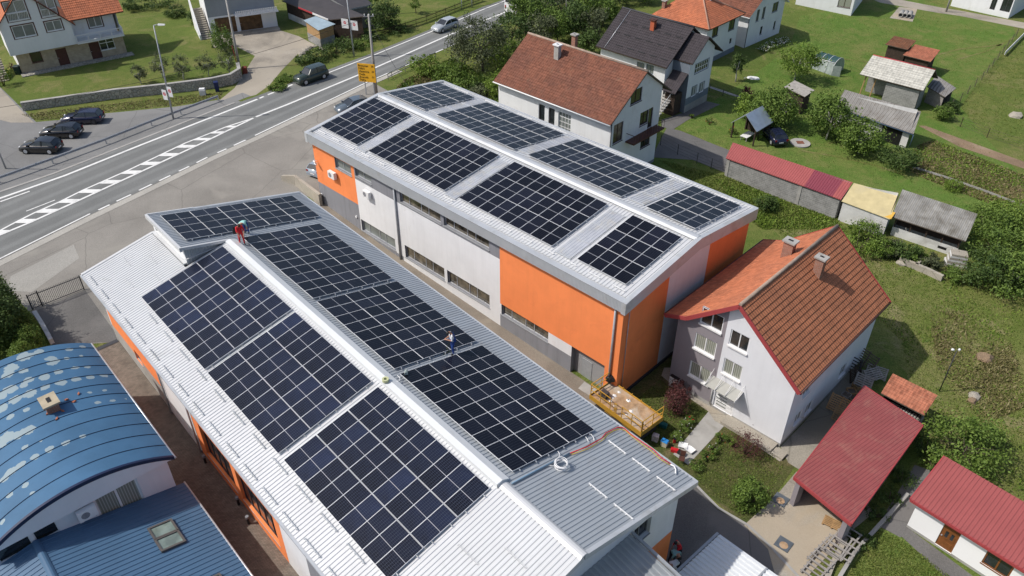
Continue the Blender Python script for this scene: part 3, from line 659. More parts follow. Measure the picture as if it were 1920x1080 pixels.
m_pframe = plain('panel_frame', (.74, .75, .77), .45, .03, 2, metal=.1)
PW, PL, PH = 1.077, 2.13, .035
def panel_mesh(name, cell):
    mb = MB(); f = .014; mb.box(0, PW, 0, PL, 0, PH, 1); o = mb.build(name, [cell, m_pframe]); me = o.data; bpy.data.objects.remove(o)
    bm = bmesh.new(); bm.from_mesh(me); ul = bm.loops.layers.uv.active
    vs = [bm.verts.new(p) for p in ((f, f, PH + .003), (PW - f, f, PH + .003), (PW - f, PL - f, PH + .003), (f, PL - f, PH + .003))]
    fc = bm.faces.new(vs); fc.material_index = 0
    for l, q in zip(fc.loops, ((0, 0), (1, 0), (1, 1), (0, 1))): l[ul].uv = q
    bm.to_mesh(me); bm.free(); me.name = name; return me
pmA, pmB = panel_mesh('solar_panel', m_cellA), panel_mesh('solar_panel', m_cellB)
def array(fr, x1, x0, y0, y1, zf, slope, sgn, nx, ny, mesh, label, clr=.13):
    """x0<x1 along the ridge, y0 at ridge side, y1 at eave side (absolute values use sgn)"""
    px = (x1 - x0) / nx; L = math.hypot(abs(y1 - y0), abs(zf(y1) - zf(y0))); py = L / ny
    a = Vector((x0, y1, zf(y1) + clr)); ex = Vector((1, 0, 0)); ey = (Vector((x0, y0, zf(y0) + clr)) - a).normalized(); ez = ex.cross(ey)
    if ez.z < 0: a = Vector((x1, y1, zf(y1) + clr)); ex = -ex; ez = ex.cross(ey)
    root = bpy.data.objects.new('solar_array', None); C.objects.link(root); root.empty_display_size = .3
    Mx = Matrix(((ex.x, ey.x, ez.x, a.x), (ex.y, ey.y, ez.y, a.y), (ex.z, ey.z, ez.z, a.z), (0, 0, 0, 1)))
    root.matrix_world = Matrix.Translation(fr.o) @ Matrix.Rotation(fr.a, 4, 'Z') @ Mx
    tag(root, label, 'solar array', 'solar arrays on the two hall roofs')
    gx, gy = px - PW, py - PL
    for j in range(ny):
        for i in range(nx):
            o = bpy.data.objects.new('solar_panel', mesh); C.objects.link(o); o.parent = root; o.location = (i * px + gx / 2, j * py + gy / 2, .04 + rnd.random() * .004); o.rotation_euler = (rnd.gauss(0, .0035), rnd.gauss(0, .004), 0)
        for q in (.22, .78):
            mb = MB(); y = j * py + py * q; mb.box(-.12, nx * px + .14, y - .02, y + .02, -.04, .038); mb.build('mounting_rail', m_alu, root)
    return root
sL = 2 / 8.9; sR = 1.05 / 8.2
array(FL, 35.15, 25.3, .66, 6.97, zL, sL, 1, 9, 3, pmA, 'gridded solar array on the pale roof slope, nearest the raised clerestory box')
array(FL, 24.9, 16.2, .66, 6.98, zL, sL, 1, 8, 3, pmA, 'gridded solar array in the middle of the pale roof slope')
array(FL, 15.6, 5.8, .64, 6.99, zL, sL, 1, 9, 3, pmA, 'gridded solar array at the bare lower end of the pale roof slope')
array(FL, 40.88, 36.48, 2.7, -7.88, up, sL, -1, 4, 5, pmB, 'wide solar array running over the raised clerestory roof, behind the two workers')
array(FL, 35.3, 25.45, -.92, -7.15, zL, sL, -1, 9, 3, pmB, 'striped solar array just below the worker in red')
array(FL, 25.0, 16.27, -.92, -7.2, zL, sL, -1, 8, 3, pmB, 'striped solar array that the worker in blue overalls stands at the foot of')
array(FL, 15.7, 5.86, -.9, -7.17, zL, sL, -1, 9, 3, pmB, 'black striped solar array beside the coil of white cable')
array(FRR, 36.3, 30.82, .85, 7.22, zR, sR, 1, 5, 3, pmB, 'solar array above the orange wall with the two security cameras')
array(FRR, 29.15, 19.2, .9, 7.25, zR, sR, 1, 9, 3, pmB, 'solar array above the grey wall and air conditioners')
array(FRR, 17.5, 7.55, .85, 7.25, zR, sR, 1, 9, 3, pmB, 'solar array above the join of grey and large orange wall')
array(FRR, 5.2, .82, .8, 7.25, zR, sR, 1, 4, 3, pmB, 'small solar array at the front corner above the yellow platform')
array(FRR, 36.3, 30.72, -.68, -7.3, zR, sR, -1, 5, 3, pmB, 'small solar array on the far roof corner nearest the road sign')
array(FRR, 29.1, 19.03, -.65, -7.35, zR, sR, -1, 9, 3, pmB, 'solar array on the far slope in front of the brown tiled house')
array(FRR, 17.5, 7.5, -.68, -7.4, zR, sR, -1, 9, 3, pmB, 'bluish solar array on the far slope beside the white gable wall')
array(FRR, 5.25, .75, -.78, -7.45, zR, sR, -1, 4, 3, pmB, 'small solar array on the far slope above the end wall')
# ================================================================ houses
mt_orange = tile('bright_clay_tiles', (.50, .17, .085), .24, .33, .2, (.34, .17, .10), .68, (.42, .15, .08), .2)
mt_old = tile('weathered_clay_tiles', (.40, .155, .08), .24, .33, .16, (.28, .20, .11), .66, (.35, .14, .075), .28)
mt_brown = tile('old_brown_tiles', (.20, .080, .050), .3, .3, .22, (.17, .12, .08), .62, (.155, .066, .045), .45)
mt_dark = tile('dark_metal_tiles', (.052, .045, .05), .3, .35, .15, None, .6, None, .4)
mt_red = sheet('red_profiled_metal', (.30, .078, .075), .22, .10, .5, dirt=(.36, .15, .12), dirtpos=.60, line=.3)
mt_redlt = sheet('bright_red_metal', (.36, .09, .085), .25, .06, .5, line=.25)
mt_reddk = sheet('crimson_metal', (.23, .045, .065), .25, .06, .5, line=.25)
mt_pale = tile('pale_cement_tiles', (.50, .49, .44), .35, .4, .2, (.40, .38, .32), .62, None, .35)
mt_fibre = sheet('weathered_fibre_cement', (.27, .265, .25), .35, .3, .9, dirt=(.12, .11, .09), dirtpos=.55, line=.5)
mt_fibre2 = sheet('fibre_cement', (.25, .24, .225), .4, .2, .9, dirt=(.15, .13, .11), dirtpos=.6, line=.6)
mt_rust = tile('rusty_brown_tiles', (.20, .085, .045), .3, .35, .4, (.15, .08, .05), .5, None, .35)
mt_clay2 = tile('patchy_clay_tiles', (.40, .15, .09), .24, .33, .3, (.27, .14, .09), .6, None, .4)
m_ridge = plain('mortared_ridge', (.33, .25, .20), .9, .3, 2, .3, 12)
m_block = brick('grey_blockwork', (.29, .29, .285), (.23, .23, .225), (.36, .35, .33), .5, .2, .02, .5)
m_brickred = brick('red_brick', (.36, .12, .06), (.28, .10, .055), (.30, .27, .24), .25, .07, .012, .5)
m_tanbrick = brick('tan_brick', (.47, .39, .28), (.42, .34, .24), (.40, .34, .26), .3, .1, .008, .3)
m_stone = stone('rubble_stone', (.42, .40, .35), (.30, .29, .26), (.17, .16, .14), 2.6)
m_tarp = plain('yellow_tarpaulin', (.52, .44, .24), .6, .15, 1.5, .4, 4, dirt=(.46, .40, .25))
m_dkwood = plain('dark_boards', (.05, .033, .024), .9, .4, 5, .4, 12)
m_brownwin = plain('brown_window_frame', (.07, .035, .025), .5, .2, 3)
m_barge = plain('red_barge_board', (.33, .055, .058), .5, .1, 2)
m_socle = plain('blue_grey_plinth', (.17, .20, .24), .85, .12, 1)
def ridge_line(parent, pts, mat=m_ridge, r=.13):
    mb = MB(); mb.tube(pts, r, 8); return mb.build('ridge_tiles', mat, parent)
def chimney(parent, x, y, zb, zt, w, d, cap_m=m_concrete, body=m_brickred, pot=True, name='chimney'):
    mb = MB(); mb.box(x - w / 2, x + w / 2, y - d / 2, y + d / 2, zb, zt); o = mb.build(name, body, parent)
    mb = MB(); mb.box(x - w / 2 - .12, x + w / 2 + .12, y - d / 2 - .12, y + d / 2 + .12, zt + .01, zt + .13)
    c = mb.build('cap', cap_m, o)
    if pot: mb = MB(); mb.box(x - w * .25, x + w * .25, y - d * .16, y + d * .16, zt + .131, zt + .145); mb.build('flue_opening', m_black, o)
    return o
FH = Fr(*at(1461, 838.5, -2).xy, -2, -44.4)
hs = FH.thing('orange_roofed_house', 'pale lilac and mauve house with steep orange tile roof and two brick chimneys', 'house')
RZ, EZ, KZ, TZ = 10.08, 5.78, 7.03, 6.35; Y0, Y1 = -.42, 13.1
mb = MB(); tiled_slope(mb, (.38, Y0, EZ), (.38, Y1, EZ), (-4.83, Y1, RZ), (-4.83, Y0, RZ), .40, .045); mb.build('roof', [mt_old, m_barge], hs)
mb = MB(); tiled_slope(mb, (-8.5, Y1, KZ), (-8.5, Y0, KZ), (-4.83, Y0, RZ), (-4.83, Y1, RZ), .40, .03)
tiled_slope(mb, (-10.2, Y1, TZ), (-10.2, Y0 - .05, TZ), (-8.5, Y0 - .05, KZ), (-8.5, Y1, KZ), .40, .03); mb.build('roof', [mt_orange, m_barge], hs)
ridge_line(hs, [(-4.83, Y0, RZ + .02), (-4.83, Y1, RZ + .02)])
for y in (Y0 - .03, Y1 + .03):
    mb = MB(); mb.beam((.42, y, EZ - .1), (-4.83, y, RZ - .12), .06, .3); mb.beam((-4.83, y, RZ - .12), (-8.5, y, KZ - .12), .06, .3); mb.beam((-8.5, y, KZ - .12), (-10.25, y, TZ - .12), .06, .3); mb.build('barge_board', m_barge, hs)
mb = MB(); mb.tube([(.48, Y0, EZ - .08), (.48, Y1, EZ - .08)], .07); mb.build('gutter', m_brown, hs)
mb = MB(); mb.tube([(-10.3, Y0, TZ - .08), (-10.3, Y1, TZ - .08)], .07); mb.build('gutter', m_brown, hs)
wf = Wall(FH, (-9.35, 0), (0, 0)); pbx = wf.px(1355, 650)[0]
def wrect(w, tl, br, W=None, Hh=None):
    a, b = w.px(*tl), w.px(*br); return (min(a[0], b[0]), max(a[0], b[0]), min(a[1], b[1]), max(a[1], b[1]))
def wcent(w, c, W, Hh): t, z = w.px(*c); return (t - W / 2, t + W / 2, z - Hh / 2, z + Hh / 2)
hw = [wcent(wf, (1322, 647), 1.75, 1.35), wcent(wf, (1312, 699), 1.75, 1.35), wcent(wf, (1335, 600), 1.75, 1.35), wcent(wf, (1386, 640), 1.45, 1.35), wcent(wf, (1373, 693), 1.45, 1.35)]
dc = wf.px(1357, 760)[0]; hd = (dc - .85, dc + .75, .25, 2.35)
tops = [(0, KZ - .2 - .83 * .85), (9.35 - 4.83, RZ - .2), (9.35, EZ + .1)]
wf.build(hs, [m_pale, m_purple, m_concrete], -.3, tops, hw + [hd], [(0, pbx, -.3, 11, 1), (0, 9.4, -.3, .35, 2)], depth=.16)
for i, h in enumerate(hw): wf.window(hs, h, m_whitepl, m_curtain if i in (0, 1, 4) else m_glass, (.5,), .08, .12, .12, m_whitepl, sillh=.12)
dd = wf.door(hs, hd, m_whitepl, .12, 6)
mb = MB()
for i in range(6): wf.box(mb, hd[0] + .2, hd[0] + 1.0, .5 + i * .3, .6 + i * .3, -.06, -.055)
mb.build('door_glazing', m_glassg, dd)
mb = MB(); c0, c1 = dc - 1.25, dc + 1.2
P = [wf.P(c0, 2.95, .02), wf.P(c1, 2.95, .02), wf.P(c1, 2.7, 1.0), wf.P(c0, 2.7, 1.0)]; slab(mb, P[::-1] if False else P, .04)
cn = mb.build('canopy', plain('canopy_sheet', (.40, .40, .37), .3, .1, 2), hs)
mb = MB()
for i in range(4): t = c0 + (c1 - c0) * i / 3; mb.tube([wf.P(t, 2.72, 1.12), wf.P(t, 3.6, .03)], .018, 6); mb.tube([wf.P(t, 2.72, 1.15), wf.P(t, 2.97, .02)], .02, 6)
mb.build('canopy_rods', m_whitepl, cn)
wr = Wall(FH, (0, 0), (0, 12.7)); hr = [wcent(wr, (1497, 757), 1.0, 1.1), wcent(wr, (1503, 762), 1.0, 1.1)]
hr = [(1.5, 2.5, 1.0, 2.0), (3.1, 4.1, .8, 1.8), (8.2, 9.2, 1.0, 2.1), (1.6, 2.6, 3.6, 4.4)]
wr.build(hs, [m_pale, m_concrete], -.3, [(0, EZ + .1), (12.7, EZ + .1)], hr, [(0, 13, -.3, .3, 1)], depth=.16)
for h in hr: wr.window(hs, h, m_whitepl, m_glassg, (.5,), .07, .12, .1)
wb = Wall(FH, (0, 12.7), (-9.35, 12.7)); wb.build(hs, [m_pale], -.3, [(0, EZ + .1), (4.83, RZ - .2), (9.35, KZ - .2 - .83 * .85)])
wl = Wall(FH, (-9.35, 12.7), (-9.35, 0)); wl.build(hs, [m_purple], -.3, [(0, TZ + .2), (12.7, TZ + .2)])
def roofz(x): return EZ + (.38 - x) / 5.21 * 4.3 if x > -4.83 else RZ - (-4.83 - x) / 5.21 * 4.3
p = FH.hit(1532, 519, (.38, 0, EZ), (4.3, 0, 5.21)); chimney(hs, p.x - .1, p.y + .2, roofz(p.x) - .7, roofz(p.x) + 1.45, .6, .5)
p = FH.hit(1469, 483, (-8.5, 0, KZ), (-4.3, 0, 5.21)); chimney(hs, p.x + .1, p.y + .35, roofz(p.x) - .7, roofz(p.x) + 1.25, .75, .55)
mb = MB(); mb.tube([wf.P(pbx - .05, .3, .08), wf.P(pbx - .05, 2.9, .08)], .05); mb.build('downpipe', m_whitepl, hs)
mb = MB(); wf.box(mb, 5.2, 9.2, -.1, .28, .02, 1.0); wf.box(mb, 9.25, 10.1, -.1, .2, .3, 1.0); mb.build('terrace_step', m_slabc, hs)

def gable(name, label, cat, eA, eB, ze, zr, half, back, wf0, wb0, ox, mroof, medge, mwall, mats=None, tileu=True, ridge=True, step=.03, course=.35):
    A = at(*eA, ze); B = at(*eB, ze); d = B - A; ang = math.degrees(math.atan2(d.y, d.x)); b = gz(B.x, B.y); Ln = d.length
    fr = Fr(A.x, A.y, b, ang); t = fr.thing(name, label, cat); E_, Z_ = ze - b, zr - b
    bz = E_ + (Z_ - E_) * 0 if back is None else Z_ - (Z_ - E_) / half * (back - half)
    mb = MB()
    if mroof in (None,): pass
    elif tileu: tiled_slope(mb, (0, 0, E_), (Ln, 0, E_), (Ln, half, Z_), (0, half, Z_), course, step); tiled_slope(mb, (Ln, back, bz), (0, back, bz), (0, half, Z_), (Ln, half, Z_), course, step)
    mb.build('roof', [mroof, medge], t)
    if ridge: ridge_line(t, [(0, half, Z_ + .02), (Ln, half, Z_ + .02)], ridge if not ridge is True else m_ridge)
    sl_ = (Z_ - E_) / half; zz = lambda y: min(E_ + sl_ * y, Z_ - sl_ * (y - half)) - .17
    return fr, t, Ln, E_, Z_, bz, zz
# --- brown tiled house
fr, t, Ln, E_, Z_, bz, zz = gable('brown_roofed_house', 'white plastered house with weathered brown tile roof and dark red balcony', 'house', (925, 152), (1145, 235), 6.0, 9.89, 5.53, 10.4, .5, 1.6, .25, mt_brown, m_wood, m_white)
w = Wall(fr, (.3, .5), (Ln - .25, .5)); hh = [wcent(w, (1015.5, 212), .85, 1.9), wcent(w, (1034, 219), .85, 1.9), wcent(w, (1058, 231), 1.7, 2.2)]
w.build(t, [m_white], -.4, [(0, zz(.5)), (w.len, zz(.5))], hh, depth=.25)
for h in hh[:2]: w.window(t, h, m_brownwin, m_glass, (), .08, .2, .08, m_white)
w.window(t, hh[2], m_whitepl, m_glassg, (.25, .5, .75), .05, .2, .05, m_white, cross=(.25, .5, .75))
w = Wall(fr, (Ln - .25, .5), (Ln - .25, 8.9)); hh = [wcent(w, (1193.5, 180), 1.9, 1.5), wcent(w, (1208, 221), 1.5, 1.5), wcent(w, (1159, 249), 1.6, 2.1), wcent(w, (1210, 263), 1.7, 1.5), wcent(w, (1220, 218), .8, 2.3)]
hh[4] = (hh[1][1], hh[1][1] + .8, hh[1][2] - .75, hh[1][3])
w.build(t, [m_white, m_mgrey], -.4, [(0, zz(.5)), (5.03, zz(5.53)), (w.len, zz(8.9))], hh, [(0, 9, -.4, .3, 1)], depth=.2)
for h in hh: w.window(t, h, m_brownwin, m_glass if h is not hh[2] else m_glassb, (.5,) if h[1] - h[0] > 1 else (), .08, .15, .06)
bt, bzz = w.px(1206, 258); mb = MB(); bl = hh[1][2] - .95
w.box(mb, hh[1][0] - 2.3, hh[1][1] + 1.6, bl, bl + .15, .02, 1.1); bo = mb.build('balcony', m_brown, t)
mb = MB()
for x in np.linspace(hh[1][0] - 2.25, hh[1][1] + 1.55, 12): mb.beam(w.P(x, bl + .15, 1.05), w.P(x, bl + 1.0, 1.05), .03)
mb.beam(w.P(hh[1][0] - 2.25, bl + 1.0, 1.05), w.P(hh[1][1] + 1.55, bl + 1.0, 1.05), .05); mb.beam(w.P(hh[1][0] - 2.25, bl + 1.0, 1.05), w.P(hh[1][0] - 2.25, bl + 1.0, .05), .05); mb.build('railing', m_brown, bo)
w = Wall(fr, (Ln - .25, 8.9), (.3, 8.9)); w.build(t, [m_white], -.4, [(0, zz(8.9)), (w.len, zz(8.9))])
w = Wall(fr, (.3, 8.9), (.3, .5)); w.build(t, [m_white], -.4, [(0, zz(8.9)), (8.9 - 5.53, zz(5.53)), (w.len, zz(.5))])
mb = MB(); mb.tube([(Ln - .15, .38, 0), (Ln - .15, .38, E_ - .1)], .05); mb.build('downpipe', m_darkmetal, t)
mb = MB(); mb.tube([(0, -.06, E_ - .08), (Ln, -.06, E_ - .08)], .07); mb.build('gutter', m_whitepl, t)
p = fr.hit(1045, 108, (0, 0, E_), (0, -(Z_ - E_), 5.53)); chimney(t, p.x, p.y, zz(p.y) - .4, Z_ + .35, .6, .5, m_whitepl, m_concrete)
p = fr.hit(1080, 88, (0, 7.3, 0), (0, 1, 0)); chimney(t, p.x, 7.0, Z_ - 1.6, Z_ + .7, .5, .45, m_concrete, m_brickred)
# --- dark roofed house
fr, t, Ln, E_, Z_, bz, zz = gable('dark_roofed_house', 'white house with charcoal metal tile roof, side wing and outside stair', 'house', (1117, 86), (1250, 127.5), 4.5, 8.1, 5.0, 10.0, .5, .5, .3, mt_dark, m_dkwood, m_white, ridge=m_darkmetal)
H2 = fr
w = Wall(fr, (.4, .6), (Ln - .5, .6)); hh = [wcent(w, (1201, 124), 1.1, .9), wcent(w, (1218.5, 130), 1.1, 1.1)]
w.build(t, [m_white], -.4, [(0, zz(.6)), (w.len, zz(.6))], hh)
for h in hh: w.window(t, h, m_socle, m_glassg, (.5,), .07, .12, .05)
w = Wall(fr, (Ln - .5, .6), (Ln - .5, 9.4)); w.build(t, [m_white], -.4, [(0, zz(.6)), (4.4, zz(5)), (w.len, zz(9.4))])
w = Wall(fr, (.4, 9.4), (.4, .6)); w.build(t, [m_white], -.4, [(0, zz(9.4)), (4.4, zz(5)), (w.len, zz(.6))])
w = Wall(fr, (Ln - .5, 9.4), (.4, 9.4)); w.build(t, [m_white], -.4, [(0, zz(9.4)), (w.len, zz(9.4))])
mb = MB()
for j in range(3):
    for i in range(6 if j else 5):
        y = .7 + j * 1.35; x = 1.0 + i * 1.65 + (.0 if j else 1.6)
        mb = MB(); n = Vector((0, -(Z_ - E_), 5)).normalized(); zb = E_ + (Z_ - E_) * y / 5 + .06
        mb.box(x, x + .95, y, y + .05, zb, zb + .11); mb.build('snow_guard', m_darkmetal, t)
mb = MB(); mb.tube([(1.35, .0, E_ + .1), (1.35, 5, Z_ + .1)], .035, 6); mb.build('lightning_rod', m_alu, t)
p = fr.hit(1225, 46, (0, 3.6, 0), (0, 1, 0)); chimney(t, p.x, 3.6, Z_ - 1.6, Z_ + .05, .55, .5, m_brown, plain('red_flue', (.45, .11, .05), .7, .1, 2))
WX = 12.9; pl = fr.hit(1299, 120, (WX, 0, 0), (1, 0, 0)); pr = fr.hit(1331, 69, (WX, 0, 0), (1, 0, 0)); pq = fr.hit(1356, 95, (WX, 0, 0), (1, 0, 0))
mb = MB(); X0 = 8.0
tiled_slope(mb, (X0, pl.y, pl.z), (WX, pl.y, pl.z), (WX, pr.y, pr.z), (X0, pr.y, pr.z), .35, .03); tiled_slope(mb, (WX, pq.y, pq.z), (X0, pq.y, pq.z), (X0, pr.y, pr.z), (WX, pr.y, pr.z), .35, .03); mb.build('wing_roof', [mt_dark, m_dkwood], t)
wx = 12.55; sl1 = (pr.z - pl.z) / (pr.y - pl.y); sl2 = (pr.z - pq.z) / (pq.y - pr.y); z1 = lambda y: (pl.z + sl1 * (y - pl.y) if y < pr.y else pr.z - sl2 * (y - pr.y)) - .2
w = Wall(fr, (wx, 2.05), (wx, 7.15)); hh = [wcent(w, (1316, 124), 2.9, 1.15), wcent(w, (1301, 171), 1.0, 1.25), wcent(w, (1315.5, 164), 1.0, 1.25)]
w.build(t, [m_pale, m_socle, m_concrete], -.4, [(0, z1(2.05)), (pr.y - 2.05, z1(pr.y)), (w.len, z1(7.15))], hh, [(0, 6, .85, 1.75, 1), (0, 6, -.4, .85, 2)], depth=.12)
w.window(t, hh[0], m_whitepl, m_glass, (.17, .34, .5, .67, .84), .06, .1, .05, m_socle, m_socle, .1, cross=(.5,))
for h in hh[1:]: w.window(t, h, m_whitepl, m_glassg, (.5,), .08, .1, .05, m_socle, m_socle, .1)
w = Wall(fr, (Ln - .5, 2.05), (wx, 2.05)); w.build(t, [m_socle], -.4, [(0, z1(2.05)), (w.len, z1(2.05))])
w = Wall(fr, (wx, 7.15), (Ln - .5, 7.15)); w.build(t, [m_pale], -.4, [(0, z1(7.15)), (w.len, z1(7.15))])
mb = MB(); slab(mb, [(Ln - .3, -.3, 3.1), (Ln + 1.8, -.3, 3.1), (Ln + 1.8, 2.0, 4.9), (Ln - .3, 2.0, 4.9)], .1); mb.build('porch_roof', [mt_dark], t)
mb = MB()
for i in range(12): mb.box(Ln - .4 + i * .0, Ln + 1.0, -3.0 + i * .38, -2.6 + i * .38, i * .22, i * .22 + .12)
st = mb.build('outside_stair', m_concrete, t)
mb = MB(); mb.beam((Ln + 1.0, -3, .9), (Ln + 1.0, 1.2, 3.4), .05)
for i in range(10): mb.beam((Ln + 1.0, -3 + i * .42, i * .25), (Ln + 1.0, -3 + i * .42, .9 + i * .25), .03)
mb.build('stair_railing', m_galv, st)
mb = MB(); mb.box(Ln + .1, Ln + 1.5, .2, 1.7, 0, 2.6); mb.build('stair_enclosure', m_dkwood, t)
# --- orange hip-roofed house
A = at(1222, 27, 4.2); B = at(1330, 56, 4.2); Cc = at(1402, 26, 4.2); d = B - A; bg_ = -1.1
fr = Fr(B.x, B.y, bg_, math.degrees(math.atan2(d.y, d.x))); t = fr.thing('hip_roofed_house', 'white house with clean orange hip roof between the charcoal-roofed and far brown-roofed houses', 'house')
cy = fr.loc(Cc).y; L0 = -d.length; e = 4.2 - bg_; ax = -cy / 2 * .95; zt = e + cy / 2 * .55
mb = MB(); tiled_slope(mb, (0, 0, e), (0, cy, e), (ax, cy / 2, zt), (ax, cy / 2, zt), .36, .04); tiled_slope(mb, (L0, 0, e), (0, 0, e), (ax, cy / 2, zt), (L0 - ax * .6, cy / 2, zt), .36, .04)
tiled_slope(mb, (0, cy, e), (L0, cy, e), (L0 - ax * .6, cy / 2, zt), (ax, cy / 2, zt), .36, .04); tiled_slope(mb, (L0, cy, e), (L0, 0, e), (L0 - ax * .6, cy / 2, zt), (L0 - ax * .6, cy / 2, zt), .36, .04)
mb.build('roof', [mt_orange, m_brown], t)
ridge_line(t, [(0, 0, e + .03), (ax, cy / 2, zt + .05), (L0 - ax * .6, cy / 2, zt + .05)], plain('pale_ridge', (.42, .24, .17), .9, .1, 2), .12); ridge_line(t, [(0, cy, e + .03), (ax, cy / 2, zt + .05)], MATS['pale_ridge'], .12)
w = Wall(fr, (-.5, .5), (-.5, cy - .6)); hh = [wcent(w, (1341, 60), 1.5, 1.3), wcent(w, (1372, 47), 1.6, 1.4), wcent(w, (1370, 77), .7, .9)]
w.build(t, [m_white, m_socle], -.4, [(0, e), (w.len, e)], hh, [(0, 20, -.4, .7, 1)])
for h in hh: w.window(t, h, m_darkmetal if h is not hh[2] else m_whitepl, m_glass, (.5,) if h is not hh[2] else (), .07, .12, .05)
w = Wall(fr, (L0 + .5, .5), (-.5, .5)); w.build(t, [m_white], -.4, [(0, e), (w.len, e)])
w = Wall(fr, (-.5, cy - .6), (L0 + .5, cy - .6)); w.build(t, [m_white], -.4, [(0, e), (w.len, e)])
p = fr.hit(1336, 5, (ax * .7, 0, 0), (1, 0, 0)); chimney(t, ax * .8, p.y, e + 1, zt + .5, .5, .5, m_alu, m_galv, False)
p = fr.hit(1243, 33, (0, 1.5, 0), (0, 1, 0)); chimney(t, p.x, 1.5, e, e + 1.7, .5, .5, m_concrete, m_brickred)
# --- far brown-roofed tall house
B = G(1395, 90); B2 = G(1460, 62); d = B2 - B
fr = Fr(B.x, B.y, B.z, math.degrees(math.atan2(d.y, d.x)) ); t = fr.thing('far_brown_roofed_house', 'tall white house with brown tile roof, farthest behind the hip-roofed house', 'house')
W_ = d.length; hh2 = 4.85
w = Wall(fr, (0, 0), (W_, 0)); hh = [wcent(w, (1454, 13), 1.5, 1.4), wcent(w, (1421, 29), .7, 1.7), wcent(w, (1432, 24), .7, 1.7), wcent(w, (1427, 57), .6, 1.2), wcent(w, (1452, 47), .5, 1.2), wcent(w, (1400, 67), .6, 1.0)]
hh = [h for h in hh if h[0] > .05]; w.build(t, [m_white], -.4, [(0, hh2), (W_ * .5, hh2 + 3.2), (W_, hh2)], hh, depth=.12)
for h in hh: w.window(t, h, m_mgrey, m_glass, (.5,) if h[1] - h[0] > .6 else (), .07, .1, .05)
w = Wall(fr, (0, 9), (0, 0)); w.build(t, [m_white], -.4, [(0, hh2 - .1), (9, hh2 - .1)]); w = Wall(fr, (W_, 0), (W_, 9)); w.build(t, [m_white], -.4, [(0, hh2 - .1), (9, hh2 - .1)]); w = Wall(fr, (W_, 9), (0, 9)); w.build(t, [m_white], -.4, [(0, hh2), (W_ * .5, hh2 + 3.2), (W_, hh2)])
mb = MB(); tiled_slope(mb, (-.6, 9.4, hh2 - .3), (-.6, -.4, hh2 - .3), (W_ / 2, -.4, hh2 + 3.35), (W_ / 2, 9.4, hh2 + 3.35), .36, .03); tiled_slope(mb, (W_ + .6, -.4, hh2 - .3), (W_ + .6, 9.4, hh2 - .3), (W_ / 2, 9.4, hh2 + 3.35), (W_ / 2, -.4, hh2 + 3.35), .36, .03); mb.build('roof', [mt_brown, m_white], t)
mb = MB(); mb.tube([(-.02, -.06, 0), (-.02, -.06, hh2)], .05); mb.build('downpipe', m_darkmetal, t)
# --- two white houses at the upper right edge
def boxhouse(a, b, depth, h, name, label, cat='house', wall=m_white, roofm=mt_brown, wins=(), side=(), winmat=m_brownwin, rh=2.6, doors=()):
    A = G(*a); B = G(*b); d = B - A; d.z = 0; fr = Fr(A.x, A.y, min(A.z, B.z), math.degrees(math.atan2(d.y, d.x))); t = fr.thing(name, label, cat); W_ = d.length
    w = Wall(fr, (0, 0), (W_, 0)); hs_ = [wcent(w, c, a_, b_) for c, a_, b_ in wins]; ds_ = [wcent(w, c, a_, b_) for c, a_, b_ in doors]
    w.build(t, [wall], -.4, [(0, h), (W_, h)], hs_ + ds_, depth=.15)
    for q in hs_: w.window(t, q, winmat, m_curtain, (.5,), .07, .12, .05)
    for q in ds_: w.window(t, q, m_darkmetal, m_glass, (.5,), .07, .12, 0)
    w = Wall(fr, (W_, 0), (W_, depth)); hs_ = [wcent(w, c, a_, b_) for c, a_, b_ in side]; w.build(t, [wall], -.4, [(0, h), (depth / 2, h + rh), (depth, h)], hs_)
    for q in hs_: w.window(t, q, winmat, m_glass, (.5,), .07, .12, .05)
    w = Wall(fr, (W_, depth), (0, depth)); w.build(t, [wall], -.4, [(0, h), (W_, h)]); w = Wall(fr, (0, depth), (0, 0)); w.build(t, [wall], -.4, [(0, h), (depth / 2, h + rh), (depth, h)])
    k = rh / (depth / 2); mb = MB(); tiled_slope(mb, (-.3, -.5, h - .5 * k + .2), (W_ + .3, -.5, h - .5 * k + .2), (W_ + .3, depth / 2, h + rh + .2), (-.3, depth / 2, h + rh + .2), .36, .03)
    tiled_slope(mb, (W_ + .3, depth + .5, h - .5 * k + .2), (-.3, depth + .5, h - .5 * k + .2), (-.3, depth / 2, h + rh + .2), (W_ + .3, depth / 2, h + rh + .2), .36, .03); mb.build('roof', [roofm, m_white], t)
    return fr, t
boxhouse((1491, 8), (1595, 30), 9, 5.2, 'white_house', 'plain white house at the top edge, left of the pad with three concrete pipes', wins=[((1584, 4), 2.0, 1.6)], side=[((1613, 11), .7, .5)])
fr, t = boxhouse((1782, 11), (1890, 35), 8, 4.8, 'white_shop_house', 'long white building by the lane with dark door and glazed shop front, top right', wins=[], doors=[((1864, 5), .8, 2.2), ((1888, 8), 1.5, 2.3)])
